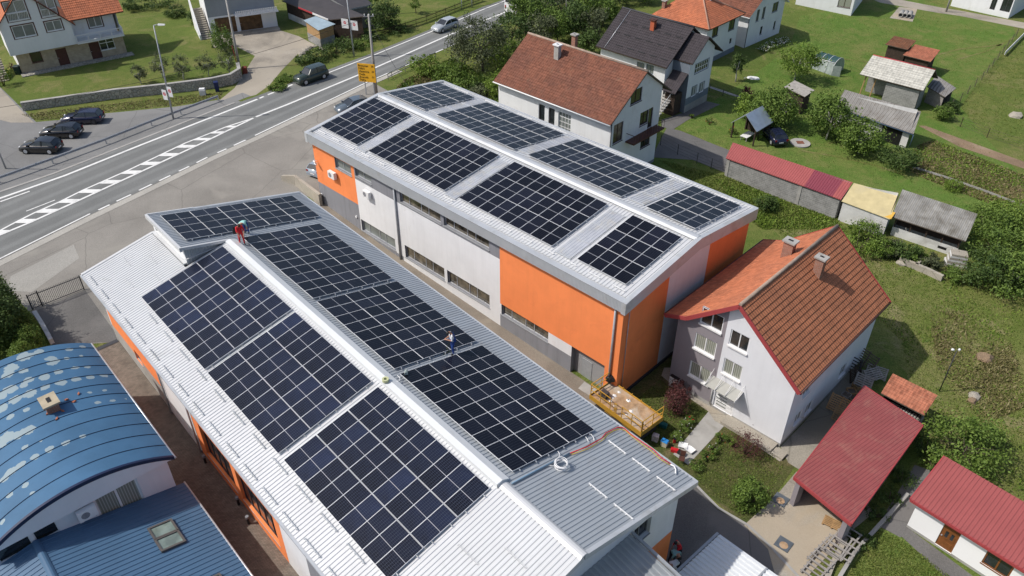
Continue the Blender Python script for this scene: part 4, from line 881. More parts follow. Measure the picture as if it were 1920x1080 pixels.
# --- white and tan house at the upper left corner
A = G(42.5, 139); B = G(239, 100); d = B - A
fr = Fr(A.x, A.y, 0, math.degrees(math.atan2(d.y, d.x))); t = fr.thing('white_balcony_house', 'white house on tan brick ground floor with lattice balcony above the stone wall', 'house'); W_ = d.length
w = Wall(fr, (0, 0), (W_, 0)); hh = [wcent(w, (67, 104), 1.35, 1.8), wcent(w, (200, 81), 1.9, 1.7)]; hd = [wcent(w, (116, 101), 1.3, 2.2), wcent(w, (178, 90), 1.3, 2.2)]
hd = [(a, b, .1, 2.3) for a, b, _, _ in hd]
w.build(t, [m_tanbrick], -.5, [(0, 2.9), (W_, 2.9)], hh + hd, depth=.15)
w.window(t, hh[0], m_brown, m_glass, (), .1, .12, .04); w.window(t, hh[1], m_whitepl, m_glass, (.5,), .08, .12, .04, cross=(.55,))
for h in hd: w.door(t, h, m_brown, .1, 3)
w = Wall(fr, (W_, 0), (W_, 9)); w.build(t, [m_tanbrick, m_white], -.5, [(0, 6.3), (9, 6.3)], [], [(0, 9, 2.9, 7, 1)])
w = Wall(fr, (0, 9), (0, 0)); w.build(t, [m_white], -.5, [(0, 2.9), (9, 2.9)])
w = Wall(fr, (W_, 9), (0, 9)); w.build(t, [m_white], -.5, [(0, 6), (W_, 6)])
wu = Wall(fr, (-1.3, -.75), (0, -.75)); sx = wu.px(141, 70)[0]; wu = Wall(fr, (-.6, -.75), (-1.3 + sx, -.75)); UL = wu.len
hh = [wcent(wu, (45, 58), 2.5, 1.5), wcent(wu, (101, 48), 1.9, 1.25), wcent(wu, (30, 20), 2.4, 2.4), wcent(wu, (89, 14), 1.9, 2.2)]
wu.build(t, [m_white], 2.8, [(0, 6.6), (UL * .42, 10.3), (UL, 5.6)], hh, depth=.12)
for i, h in enumerate(hh):
    ww = wu.window(t, h, m_whitepl, m_curtain if i > 1 else m_glassg, (.5,), .09, .1, .04, m_whitepl, m_brown, .14, cross=(.42,) if i > 1 else ())
    if i > 1:
        mb = MB(); wu.box(mb, h[0], h[1], h[2] + .9, h[2] + .98, .02, .07); wu.box(mb, h[0], h[1], h[2] + .05, h[2] + .13, .02, .07); n = 12
        for k in range(n): x = h[0] + (h[1] - h[0]) * k / n; mb.beam(wu.P(x, h[2] + .1, .05), wu.P(x + (h[1] - h[0]) / n * 1.4, h[2] + .92, .05), .04, .02)
        mb.build('lattice', m_whitepl, ww)
mb = MB(); mb.box(-.6, -.6 + UL, -.75, 0, 2.72, 2.8); mb.build('overhang_soffit', m_white, t)
w = Wall(fr, (-.6, 4), (-.6, -.75)); w.build(t, [m_white], 2.8, [(0, 6.4), (w.len, 6.4)])
w = Wall(fr, (-.6 + UL, -.75), (-.6 + UL, 1.2)); w.build(t, [m_white], 2.8, [(0, 5.5), (w.len, 6)])
wv = Wall(fr, (-.6 + UL, .9), (W_ - .3, .9)); hh = [wcent(wv, (176, 34), 1.7, 2.3)]; wv.build(t, [m_white], 2.8, [(0, 6.5), (wv.len, 6.5)], hh); wv.window(t, hh[0], m_whitepl, m_glassg, (.5,), .09, .12, 0, None, m_brown, .14)
wv = Wall(fr, (W_ - .3, .9), (W_ - .3, 9)); wv.build(t, [m_white], 2.8, [(0, 6.5), (wv.len, 6.5)])
mb = MB(); mb.box(-.6 + UL + .01, W_ + .1, -1.1, .88, 2.72, 2.9); bal = mb.build('balcony', m_white, t)
mb = MB(); x0, x1 = -.55 + UL, W_ + .05
for z in (3.0, 3.85): mb.beam((x0, -1.05, z), (x1, -1.05, z), .08); mb.beam((x1, -1.05, z), (x1, .8, z), .08)
for k in range(5): x = x0 + (x1 - x0) * k / 4; mb.beam((x, -1.05, 2.9), (x, -1.05, 3.9), .08)
for k in range(28): x = x0 + (x1 - x0 - .2) * k / 28; mb.beam((x, -1.05, 3.04), (x + .3, -1.05, 3.8), .05, .02)
for k in range(8): y = -1 + 1.7 * k / 8; mb.beam((x1, y, 3.04), (x1, y + .3, 3.8), .02, .05)
mb.build('lattice_railing', m_whitepl, bal)
mb = MB(); e1 = wv.fr.hit(146, 18, (0, .0, 0), (0, 1, 0)); ez = 6.15
tiled_slope(mb, (-.6 + UL - .3, -.6, 5.75), (W_ + .9, -.6, 5.75), (W_ + .9, 5, 9.8), (-.6 + UL - .3, 5, 9.8), .36, .035); mb.build('roof', [mt_orange, m_brown], t)
mb = MB(); tiled_slope(mb, (-.6 + UL + .4, 8, 5.3), (-.6 + UL + .4, -1.1, 5.3), (UL * .42 - .6, -1.1, 10.5), (UL * .42 - .6, 8, 10.5), .36, .03) if False else None
tiled_slope(mb, (-.6 + UL + .45, -1.05, 5.25), (-.6 + UL + .45, 6, 5.25), (UL * .42 - .6, 6, 10.5), (UL * .42 - .6, -1.05, 10.5), .36, .03); tiled_slope(mb, (-1.2, 6, 6.2), (-1.2, -1.05, 6.2), (UL * .42 - .6, -1.05, 10.5), (UL * .42 - .6, 6, 10.5), .36, .03); mb.build('roof', [mt_orange, m_brown], t)
mb = MB(); mb.box(-.2, W_ + .6, -1.3, -.02, -.3, .12); tb = mb.build('terrace', m_stone, t)
mb = MB()
for i in range(12): mb.box(-3.6, -1.7, -1.5 + i * .36, -1.1 + i * .36, -.3, .15 + i * .19)
mb.build('entrance_stair', m_slabc, t)
# --- grey unrendered house with garages
A = G(405, 66); B = G(505, 50); d = B - A; fr = Fr(A.x, A.y, 0, math.degrees(math.atan2(d.y, d.x)) - 3); t = fr.thing('grey_garage_house', 'grey and white house with two brown garage doors and outside stair, beyond the gravel yard', 'house'); W_ = d.length + 1.2
w = Wall(fr, (-.6, 0), (W_, 0)); g1 = wcent(w, (423, 42), 2.9, 2.4); g2 = wcent(w, (464, 38), 3.3, 2.4); g1 = (g1[0], g1[1], .05, 2.35); g2 = (g1[1] + .5, g1[1] + 3.7, .05, 2.35)
m_gd = plain('brown_garage_boards', (.13, .075, .035), .8, .5, 2)
w.build(t, [m_white, plain('grey_render', (.30, .32, .34), .9, .12, .6)], -.4, [(0, 5.6), (w.len, 5.6)], [g1, g2], [(0, 20, 2.6, 8, 1)], depth=.3)
for g in (g1, g2): w.door(t, g, m_gd, .2, 2, 'garage_door')
for a_, b_ in (((-.6, 8), (-.6, 0)), ((W_, 0), (W_, 8)), ((W_, 8), (-.6, 8))): q = Wall(fr, a_, b_); q.build(t, [m_white], -.4, [(0, 5.6), (q.len, 5.6)])
mb = MB(); slab(mb, [(-1, -.5, 5.7), (W_ + .5, -.5, 5.7), (W_ + .5, 4, 8), (-1, 4, 8)], .15); slab(mb, [(W_ + .5, 8.5, 5.7), (-1, 8.5, 5.7), (-1, 4, 8), (W_ + .5, 4, 8)], .15); mb.build('roof', [mt_brown], t)
mb = MB()
for i in range(15): mb.box(-2.1, -.75, -1.2 + i * .36, -.8 + i * .36, -.2, .1 + i * .2)
mb.build('outside_stair', m_slabc, t)
mb = MB(); mb.hexa([(-2.35, -1.2, -.2), (-2.12, -1.2, -.2), (-2.12, 4.6, -.2), (-2.35, 4.6, -.2)], [(-2.35, -1.2, .7), (-2.12, -1.2, .7), (-2.12, 4.6, 4.2), (-2.35, 4.6, 4.2)]); mb.build('stair_wall', m_white, t)
mb = MB(); w.box(mb, g2[0] - .6, w.len + .2, 2.55, 2.7, .02, 1.4); b_ = mb.build('balcony', m_white, t)
mb = MB(); q = g2[0] - .5
while q < w.len + .1: w.box(mb, q, q + .16, 2.7, 3.3, 1.3, 1.36); q += .26
mb.build('balustrade', m_whitepl, b_)
mb = MB(); w.box(mb, 0, w.len, -.2, .06, .02, 1.6); mb.build('porch_slab', m_slabc, t)
# ================================================================ blue barrel-roofed building
FB = Fr(*FL.W((22, 10.9, 0)).xy, -1.5, 132.16)
bb = FB.thing('blue_barrel_building', 'building with curved blue metal roof full of peeled pale patches', 'building')
def bluemat():
    m = N('peeling_blue_metal'); o = m.mix(1.0, (.060, .145, .255), m.ramp(m.noise(.35, 6), [(.3, .85), (.7, 1.15)]), 'MULTIPLY')
    at_ = m.n('Attribute', attribute_name='peel'); nz = m.noise(2.6, 4, .6); v = m.math('ADD', at_.outputs['Fac'], m.math('MULTIPLY', m.math('SUBTRACT', nz, .5), .75))
    pk = m.ramp(v, [(.52, 0.0), (.55, 1.0)]); o = m.mix(pk, o, (.27, .34, .37)); m.col(o); m.set(.62, .0, .2); return m.m
m_blue = bluemat(); m_bluem = plain('blue_metal', (.065, .135, .23), .45, .1, .6); m_navy = plain('navy_trim', (.012, .02, .06), .4, .1, 1)
yc, hwid, rise, ze = 4.95, 4.95, 1.5, 6.0; x0, x1 = 0, 13.5
Rr = (hwid ** 2 + rise ** 2) / (2 * rise); zb = lambda y: ze + math.sqrt(max(0, Rr * Rr - (y - yc) ** 2)) - (Rr - rise)
nx, ny = 108, 72; vs = []; fs = []; pe = []
blobs = []
rb = random.Random(3)
for (u, v, r) in [(84, 707, .5), (45, 722, .4), (95, 672, .45), (100, 680, .5), (48, 668, .75), (20, 690, .7), (72, 660, .5), (130, 655, .35), (155, 650, .32), (45, 695, .4), (105, 677, .4), (15, 702, .6), (125, 672, .28), (152, 667, .2), (110, 697, .45), (140, 689, .35), (165, 688, .28), (55, 712, .5), (20, 730, .7), (5, 740, .6), (115, 717, .5), (143, 711, .42), (170, 707, .38), (195, 704, .33), (85, 725, .45), (28, 749, .65), (57, 737, .6), (5, 765, .6), (50, 768, .28), (20, 782, .35), (55, 806, .55), (35, 815, .6), (12, 820, .7), (5, 830, .6), (168, 736, .2), (196, 732, .2), (184, 755, .28), (211, 751, .28), (235, 748, .15), (155, 818, .28), (125, 830, .35), (93, 842, .38), (65, 857, .38), (47, 839, .28), (77, 827, .15), (38, 872, .42), (20, 885, .45), (8, 897, .4), (60, 924, .2), (48, 910, .3), (18, 928, .3), (5, 978, .25)]:
    for _ in range(1):
        # intersect with barrel iteratively
        z = ze + rise * .7
        for _i in range(12):
            q = FB.at(u, v, z); z = zb(q.y)
        blobs.append((q.x, q.y, r * .72, r * .62))
for i in range(nx + 1):
    for j in range(ny + 1):
        x = x0 + (x1 - x0) * i / nx; y = 2 * hwid * j / ny; vs.append((x, y, zb(y)))
        g = 0
        for bx, by, ra, rb_ in blobs: g = max(g, 1 - math.sqrt(((x - bx) / rb_) ** 2 + ((y - by) / ra) ** 2) * .5)
        pe.append(max(0, g))
for i in range(nx):
    for j in range(ny): a = i * (ny + 1) + j; fs.append((a, a + 1, a + ny + 2, a + ny + 1)[::-1])
me = bpy.data.meshes.new('roof'); me.from_pydata(vs, [], fs); me.materials.append(m_blue)
aa = me.attributes.new('peel', 'FLOAT', 'POINT'); aa.data.foreach_set('value', pe); me.polygons.foreach_set('use_smooth', [True] * len(fs)); me.update()
o = bpy.data.objects.new('roof', me); C.objects.link(o); o.parent = bb
if o.data.polygons[0].normal.z < 0: me.flip_normals()
for k in range(1, 12):
    mb = MB(); x = x0 + (x1 - x0) * k / 11.6
    pts = [(x, 2 * hwid * j / 24, zb(2 * hwid * j / 24) + .02) for j in range(25)]
    if x < x1 - .2: mb.tube(pts, .022, 4, sm=False); mb.build('standing_seam', m_navy, bb)
mb = MB(); pts = [2 * hwid * j / 30 for j in range(31)]
for a, b in zip(pts, pts[1:]):
    mb.face([(-.06, a, zb(a) + .03), (-.06, a, zb(a) - .22), (-.06, b, zb(b) - .22), (-.06, b, zb(b) + .03)]); mb.face([(-.06, a, zb(a) + .03), (-.06, b, zb(b) + .03), (.1, b, zb(b) + .03), (.1, a, zb(a) + .03)])
mb.build('roof_edge', m_navy, bb)
mb = MB()
for a, b in zip(pts, pts[1:]): mb.face([(0, a, min(5.86, zb(a) - .2)), (0, b, min(5.86, zb(b) - .2)), (0, b, zb(b) - .18), (0, a, zb(a) - .18)])
mb.face([(0, .2, 5.86), (0, 9.7, 5.86), (.5, 9.7, 5.86), (.5, .2, 5.86)]); mb.build('gable_panel', m_pale, bb)
mb = MB(); mb.tube([(-.1, -.04, 5.95), (13.5, -.04, 5.95)], .06); mb.build('gutter', m_alu, bb)
w = Wall(FB, (.25, 9.7), (.25, .4)); hh = [(9.7 - 4.6, 9.7 - 2.2, 3.55, 5.8), (9.7 - 7.75, 9.7 - 6.6, 4.75, 5.7), (9.7 - 9.6, 9.7 - 7.95, 4.7, 5.6)]
w.build(bb, [m_pale], -.5, [(0, 5.86), (w.len, 5.86)], hh, depth=.2)
w.window(bb, hh[0], m_whitepl, m_curtain, (.5,), .12, .15, .25, m_alu)
for h in hh[1:]: w.window(bb, h, m_whitepl, m_glass, (), .05, .15, .06)
w = Wall(FB, (.25, .4), (13.3, .4)); w.build(bb, [m_pale], -.5, [(0, 5.9), (w.len, 5.9)])
w = Wall(FB, (13.3, .4), (13.3, 9.5)); w.build(bb, [m_pale], -.5, [(0, 5.9), (4.5, 7.2), (w.len, 5.9)])
q = FB.at(98, 765, zb(4.2)); chimney(bb, q.x, q.y, zb(q.y) - .5, zb(q.y) + .55, .95, .7, plain('mortar_cap', (.42, .36, .26), .9, .2, 2), m_brickred)
zl = lambda y: 3.42 + (y - .0) * .207
mb = MB(); ribbed_slope(mb, (.25, -.05, zl(0)), (-16, -.05, zl(0)), (-16, 7.8, zl(7.8)), (.25, 7.8, zl(7.8)), .32, .035, top=.14, flank=.05); lr = mb.build('lower_roof', m_bluem, bb)
mb = MB(); ribbed_slope(mb, (-16, 16, zl(0)), (.25, 16, zl(0)), (.25, 7.8, zl(7.8)), (-16, 7.8, zl(7.8)), .32, .035, top=.14, flank=.05); mb.build('lower_roof', m_bluem, bb)
cap(bb, [(.2, 7.8, zl(7.8) + .03), (-16, 7.8, zl(7.8) + .03)], .2, .08, m_bluem)
mb = MB(); mb.tube([(.3, -.1, zl(0) - .03), (-16, -.1, zl(0) - .03)], .06); mb.build('gutter', m_alu, bb)
w = Wall(FB, (-16, .5), (.25, .5)); w.build(bb, [m_pale], -.8, [(0, zl(.5) - .1), (w.len, zl(.5) - .1)])
def skylight(u, v, par):
    p = FB.hit(u, v, (0, 0, zl(0)), (0, -.207, 1)); mb = MB(); k = .207; X_, Y_ = .4, .55
    def q(x, y, h): return (p.x + x, p.y + y, p.z + y * k + h)
    for xa, xb, ya, yb in ((-X_ - .12, X_ + .12, -Y_ - .12, -Y_), (-X_ - .12, X_ + .12, Y_, Y_ + .12), (-X_ - .12, -X_, -Y_, Y_), (X_, X_ + .12, -Y_, Y_)):
        mb.hexa([q(xa, ya, 0), q(xb, ya, 0), q(xb, yb, 0), q(xa, yb, 0)], [q(xa, ya, .16), q(xb, ya, .16), q(xb, yb, .16), q(xa, yb, .16)])
    o = mb.build('skylight', plain('skylight_frame', (.10, .095, .09), .6, .1, 2), par)
    mb = MB(); mb.face([q(-X_, -Y_, .1), q(X_, -Y_, .1), q(X_, Y_, .1), q(-X_, Y_, .1)]); mb.build('pane', glassmat('skylight_glass', (.20, .26, .23), .1, .3, 1), o)
skylight(307, 995, bb); skylight(320, 1016, bb); skylight(398, 1100, bb)
# ================================================================ metal canopies at the bottom edge
FC = Fr(FL.o.x, FL.o.y, 0, 132.16)
mb = MB(); ribbed_slope(mb, (-9, 3, 4.1), (-9, -4.25, 4.1), (.48, -4.25, 5.2), (.48, 3, 5.2), .33, .05)
lr = mb.build('lean_to_roof', plain('dull_profiled_metal', (.34, .36, .37), .4, .15, .6, metal=.2, dirt=(.22, .21, .19)), hallA)
mb = MB(); mb.box(-9, .45, -4.4, -4.26, 4.0, 4.16); mb.hexa([(-9, -4.42, 4.1), (.45, -4.42, 5.2), (.45, -4.27, 5.2), (-9, -4.27, 4.1)], [(-9, -4.42, 4.25), (.45, -4.42, 5.35), (.45, -4.27, 5.35), (-9, -4.27, 4.25)]) ; mb.build('lean_to_edge', m_galv, hallA)
fr = Fr(*FL.W((-1.05, -6.6, 0)).xy, -2, 132.16); t = fr.thing('steel_canopy', 'free-standing canopy with white corrugated sheets beside the grey drive', 'canopy')
mb = MB(); ribbed_slope(mb, (-.15, -4.1, 3.0), (-.15, 0, 3.0), (-10, 0, 3.5), (-10, -4.1, 3.5), .3, .07, top=.3, flank=.15)
mb.build('roof', plain('white_profiled_metal', (.70, .72, .73), .4, .05, .6, metal=.1), t)
for x, y in ((-.3, -.2), (-.3, -3.9), (-6, -.2), (-6, -3.9)):
    mb = MB(); mb.box(x - .06, x + .06, y - .06, y + .06, 0, 2.93 + .05 * -x); mb.build('post', m_galv, t)
mb = MB(); mb.box(-.1, .06, -4.1, 0.02, 2.86, 3.02); mb.build('gutter', m_galv, t)
mb = MB(); mb.beam((-3.3, -4.05, 3.23), (-3.3, -.9, 3.23), .1, .05); mb.build('joint_strip', m_galv, t)
# ================================================================ sheds and small buildings
def shed(name, label, cat, cs, roofm, wallm, style='slab', inset=.3, thick=.08, open_edges=(), edgem=None, wallh=None, sections=None, course=.35, drop=.02, group=None):
    """cs: four roof corners (u,v,z) near-left, near-right, far-right, far-left"""
    P = [at(*c) for c in cs]; d = P[1] - P[0]; b = min(gz(P[0].x, P[0].y), gz(P[1].x, P[1].y)); fr = Fr(P[0].x, P[0].y, b, math.degrees(math.atan2(d.y, d.x)))
    t = fr.thing(name, label, cat, group); Q = [fr.loc(p) for p in P]; mb = MB(); edgem = edgem or m_wood
    if style == 'tile': tiled_slope(mb, *Q, course, .03, 0, thick, 1)
    elif style == 'rib': ribbed_slope(mb, *Q, .33, .05, 0, thick, me=1)
    else: slab(mb, Q, thick, 0, 1)
    if sections:
        mb = MB()
        for s0, s1, mi in sections: slab(mb, [lerp(Q[0], Q[1], s0), lerp(Q[0], Q[1], s1), lerp(Q[3], Q[2], s1), lerp(Q[3], Q[2], s0)], thick, mi, mi)
        mb.build('roof', roofm, t)
    else: mb.build('roof', [roofm, edgem], t)
    c = sum(Q, Vector()) / 4; I = []
    for i in range(4):
        e1 = (Q[(i + 1) % 4] - Q[i]); e2 = (Q[i - 1] - Q[i]); e1.z = 0; e2.z = 0; I.append(Q[i] + e1.normalized() * inset + e2.normalized() * inset)
    W = []
    for i in range(4):
        a, b_ = I[i], I[(i + 1) % 4]; w = Wall(fr, (a.x, a.y), (b_.x, b_.y)); W.append(w)
        def rz(p):   # height of the bilinear roof, good enough for near-planar roofs
            n = (Q[1] - Q[0]).cross(Q[3] - Q[0]); return Q[0].z - (n.x * (p.x - Q[0].x) + n.y * (p.y - Q[0].y)) / n.z
        if i in open_edges: continue
        za, zb_ = rz(a) - thick - drop, rz(b_) - thick - drop
        if wallh: za, zb_ = min(za, wallh), min(zb_, wallh)
        w.build(t, [wallm] if not isinstance(wallm, list) else wallm, -.3, [(0, za), (w.len, zb_)])
    return fr, t, Q, W
fr, t, Q, W = shed('long_red_roofed_shed', 'long grey block shed under a low red metal roof, half of it crimson', 'shed', [(1361, 296, .35), (1577, 374, .35), (1599, 342, 1.25), (1374, 267, 1.25)], [mt_redlt, mt_reddk], m_block, inset=.15, sections=[(0, .70, 0), (.70, .93, 1), (.93, 1, 0)])
for q_ in (W[0].len * .66, .02):
    mb = MB(); W[0].box(mb, q_, q_ + .33, -.2, 2.2, .0, .06); mb.build('pilaster', m_concrete, t)
fr, t, Q, W = shed('tarp_covered_shed', 'whitewashed shed roofed with a sagging yellow tarpaulin', 'shed', [(1578, 377, .2), (1668, 411, .1), (1686, 366, 1.2), (1601, 343, 1.3)], m_tarp, m_whiteold, inset=.12, thick=.05, edgem=m_tarp)
mb = MB(); slab(mb, [Q[1] + Vector((-.95, .1, .04)), Q[1] + Vector((.1, .05, .04)), Q[1] + Vector((.1, .95, .34)), Q[1] + Vector((-.8, .9, .34))], .03); mb.build('patch', plain('golden_patch', (.60, .36, .06), .6, .1, 2), t)
fr, t, Q, W = shed('fibre_cement_barn', 'barn with steep weathered corrugated roof over a dark gap and whitewashed wall', 'barn', [(1672, 406, .1), (1811, 452, .1), (1833, 401, 1.9), (1692, 355, 1.9)], mt_fibre, m_whiteold, inset=.35, thick=.1, wallh=.95, edgem=m_wood)
for k in range(5):
    mb = MB(); a = lerp(W[0].P(.1, .95), W[0].P(W[0].len - .1, .95), k / 4); mb.beam(a + Vector((0, .05, 0)), a + Vector((0, .05, 1.0)), .12); mb.build('post', m_dkwood, t)
mb = MB(); w = W[0]; w.box(mb, .1, w.len - .1, .95, 1.9, -.6, -.55); mb.build('boarding', m_dkwood, t)
mb = MB(); w.box(mb, w.len * .72, w.len * .72 + .75, .35, .6, .005, .02); mb.build('vent_opening', m_black, t)
fr, t, Q, W = shed('grey_tiled_shed', 'open-ended block shed with pale cement tile roof and red ridge', 'shed', [(1612, 139, .9), (1731, 170, .9), (1754, 131, 2.7), (1637, 103, 2.7)], mt_pale, m_block, 'tile', inset=.35, open_edges=(0, 3))
w = Wall(fr, (3.4, .35), (W[0].len + .3, .35)); w.build(t, [m_block], -.3, [(0, 2.6), (w.len, 2.6)])
w = Wall(fr, (3.4, 2.6), (3.4, .35)); w.build(t, [m_block], -.3, [(0, 3.2), (w.len, 2.6)])
ridge_line(t, [Q[3] + Vector((0, 0, .02)), Q[2] + Vector((0, 0, .02))], m_red, .06)
for x in (.5, 1.8): mb = MB(); mb.beam((x, .5, 0), (x + .2, .5, 2.7), .13); mb.build('post', m_newwood, t)
mb = MB(); slab(mb, [Q[1] + Vector((0, 2.5, 1.0)), Q[1] + Vector((0, 2.6, 1.0)), Q[2] + Vector((.1, 2.3, -1.6)), Q[2] + Vector((0, 0, -.02))], .08) if False else tiled_slope(mb, Q[2] + Vector((0, 2.6, -1.8)), Q[3] + Vector((0, 2.6, -1.8)), Q[3], Q[2], .35, .03); mb.build('roof', [mt_pale, m_wood], t)
fr, t, Q, W = shed('lean_to_shelter', 'lean-to shelter of grey sheets and boards against the pale-tiled shed', 'shelter', [(1738, 162, 0.1), (1772, 182, -.2), (1793, 165, .3), (1756, 141, .6)], mt_fibre2, m_greywood, inset=.25, open_edges=(1,))
fr, t, Q, W = shed('corrugated_roof_shed', 'long shed with brown-grey corrugated roof and blue gutter pipe behind two garden trees', 'shed', [(1566, 200, .15), (1713, 251, .15), (1727, 209, 1.7), (1584, 168, 1.7)], mt_fibre2, m_whiteold, inset=.4, thick=.1)
w = W[0]; mb = MB(); w.box(mb, w.len - 3.2, w.len - .8, 0, 1.9, .0, .03); mb.build('door_opening', m_black, t)
mb = MB(); mb.tube([Q[1] + Vector((0, -.05, -.1)), Q[0] + Vector((0, -.05, -.1))], .06); mb.tube([Q[1] + Vector((.05, -.05, -.12)), Q[1] + Vector((-.1, .3, -1.9))], .05); mb.build('gutter', plain('blue_pipe', (.06, .10, .16), .4, .1, 2), t)
fr, t, Q, W = shed('brown_hut', 'small dark board hut with rusty brown tiled roof', 'hut', [(1660, 83, .9), (1702, 93, .9), (1718, 76, 1.3), (1677, 67, 1.3)], mt_rust, m_dkwood, 'tile', inset=.3)
fr, t, Q, W = shed('clay_tiled_hut', 'small wooden hut with patchy orange clay tiles, lower than the brown hut beside it', 'hut', [(1693, 103, .4), (1745, 116, .4), (1763, 94, .95), (1716, 83, .95)], mt_clay2, m_dkwood, 'tile', inset=.3)
fr, t, Q, W = shed('grey_slab_hut', 'narrow dark hut with a flat grey slab roof beside the leafy tree', 'hut', [(1470, 163, .9), (1509, 181.5, .7), (1527.5, 169, .9), (1490, 150.5, 1.1)], plain('grey_slab', (.34, .32, .29), .9, .25, 3, .3, 12), m_dkwood, inset=.3)
mb = MB(); W[0].box(mb, .1, 1.6, 0, .9, .1, 1.0); mb.build('block_step', m_block, t)
fr, t, Q, W = shed('open_garage', 'open-fronted garage with large dull red metal roof and mauve side walls', 'garage', [(1489, 894, .55), (1597, 982, .45), (1731, 797, .45), (1621, 723, .55)], mt_red, m_purple, inset=.25, open_edges=(0,), thick=.06, edgem=m_barge)
mb = MB(); q = [Vector(p) for p in Q]
for a, b_ in ((q[0], q[1]), (q[1], q[2]), (q[2], q[3]), (q[3], q[0])): mb.beam(a + Vector((0, 0, -.12)), b_ + Vector((0, 0, -.12)), .08, .26)
mb.build('roof_trim', m_barge, t)
for i in (0, 1):
    I = W[0].P(.12 if i == 0 else W[0].len - .12, 0); mb = MB(); mb.box(I.x - .16, I.x + .16, I.y - .12, I.y + .5, -.2, min(q[0].z, q[1].z) - .2); mb.build('pier', m_purple, t)
fr, t, Q, W = shed('wood_store', 'small open wood store with bright clay tile roof behind the red garage roof', 'shed', [(1652, 737, .15), (1733, 779, .15), (1758, 741, .9), (1674, 700, .9)], mt_clay2, m_wood, 'tile', inset=.2, open_edges=(0,))
mb = MB()
for r in range(6):
    for c_ in range(14): mb.tube([(.3 + c_ * .2, .35, .1 + r * .22), (.3 + c_ * .2, .9, .1 + r * .22)], .08 + .02 * rnd.random(), 6)
o = mb.build('stacked_firewood', m_greywood); o.location = fr.o; o.rotation_euler = (0, 0, fr.a); tag(o, 'split firewood stacked under the clay tiled wood store', 'firewood', None, 'stuff')
# white annexe with red roof at the lower right corner
E0 = at(1708, 935, .75); E1 = at(1920, 1068, .75); dd = (E1 - E0).normalized(); fr = Fr(E0.x, E0.y, -2, math.degrees(math.atan2(dd.y, dd.x))); t = fr.thing('white_red_roofed_annexe', 'low white building with ribbed red roof and carved brown door', 'building')
f1 = fr.at(1780, 860, 3.75); Ln = 12; ez = 2.75
mb = MB(); ribbed_slope(mb, (0, 0, ez), (Ln, 0, ez), (Ln, f1.y, 3.75), (0, f1.y, 3.75), .25, .03, top=.2, flank=.1); mb.build('roof', mt_redlt if False else plain('red_sheet_metal', (.30, .078, .075), .5, .08, .8, dirt=(.30, .08, .07), dirtpos=.66), t)
mb = MB(); mb.beam((0, -.04, ez - .1), (Ln, -.04, ez - .1), .08, .2); mb.beam((-.03, 0, ez - .08), (-.03, f1.y, 3.67), .08, .2); mb.build('roof_trim', m_barge, t)
w = Wall(fr, (.35, .4), (Ln, .4)); dr = w.px(1775, 1014); hd = (dr[0] - .5, dr[0] + .5, .15, 2.2); wi = wcent(w, (1866, 1066), 1.5, 1.2); wi = (wi[0], wi[1], .95, 2.15)
w.build(t, [plain('fresh_white_plaster', (.84, .84, .84), .85, .03, .5), m_concrete], -.4, [(0, ez), (w.len, ez)], [hd, wi], [(0, 20, -.4, .2, 1)], depth=.14)
m_carv = plain('carved_brown_wood', (.20, .075, .022), .45, .25, 3); d_ = w.door(t, hd, m_carv, .1, 3)
mb = MB(); w.box(mb, hd[0] + .25, hd[0] + .42, 1.1, 1.6, -.04, -.035); w.box(mb, hd[0] + .58, hd[0] + .75, 1.1, 1.6, -.04, -.035); mb.build('door_glazing', m_glass, d_)
w.window(t, wi, m_carv, m_glass, (.5,), .09, .1, .04)
w = Wall(fr, (.35, f1.y - .3), (.35, .4)); w.build(t, [MATS['fresh_white_plaster']], -.4, [(0, 3.6), (w.len, ez)]); w = Wall(fr, (Ln, f1.y - .3), (.35, f1.y - .3)); w.build(t, [MATS['fresh_white_plaster']], -.4, [(0, 3.6), (w.len, 3.6)])
# pavilion with crumpled metal gable
a = at(1372, 229, .3); b_ = at(1418, 245, .3); d = b_ - a; fr = Fr(a.x, a.y, -2, math.degrees(math.atan2(d.y, d.x))); t = fr.thing('garden_pavilion', 'open garden pavilion with silvery gable roof over a white table', 'pavilion'); Wd = d.length
mb = MB(); slab(mb, [(-.1, 0, 2.2), (Wd / 2, 0, 3.7), (Wd / 2, 3.6, 3.7), (-.1, 3.6, 2.2)][::-1], .07); slab(mb, [(Wd / 2, 0, 3.7), (Wd + .1, 0, 2.2), (Wd + .1, 3.6, 2.2), (Wd / 2, 3.6, 3.7)][::-1], .07); mb.build('roof', plain('crumpled_silver_sheet', (.50, .55, .60), .3, .15, 1.5, .6, 3, metal=.6), t)
for x in (.15, Wd - .15):
    for y in (.2, 3.3): mb = MB(); mb.box(x - .07, x + .07, y - .07, y + .07, 0, 2.3); mb.build('post', m_dkwood, t)
mb = MB(); mb.box(0, Wd, 0, 3.5, -.2, .08); mb.build('floor', m_concrete, t)
mb = MB(); mb.face([(0.02, 3.4, 0), (Wd, 3.4, 0), (Wd, 3.4, 2.2), (Wd / 2, 3.4, 3.6), (0.02, 3.4, 2.2)]); mb.build('back_boards', m_dkwood, t)
t2 = thing('picnic_table', 'white topped table standing inside the garden pavilion', 'table', fr.W((Wd / 2, 1.3, .08)), fr.a)
mb = MB(); mb.box(-.45, .45, -.9, .9, .72, .78); mb.build('table_top', m_whitepl, t2)
for x in (-.35, .35):
    for y in (-.75, .75): mb = MB(); mb.box(x - .04, x + .04, y - .04, y + .04, 0, .72); mb.build('leg', m_greywood, t2)
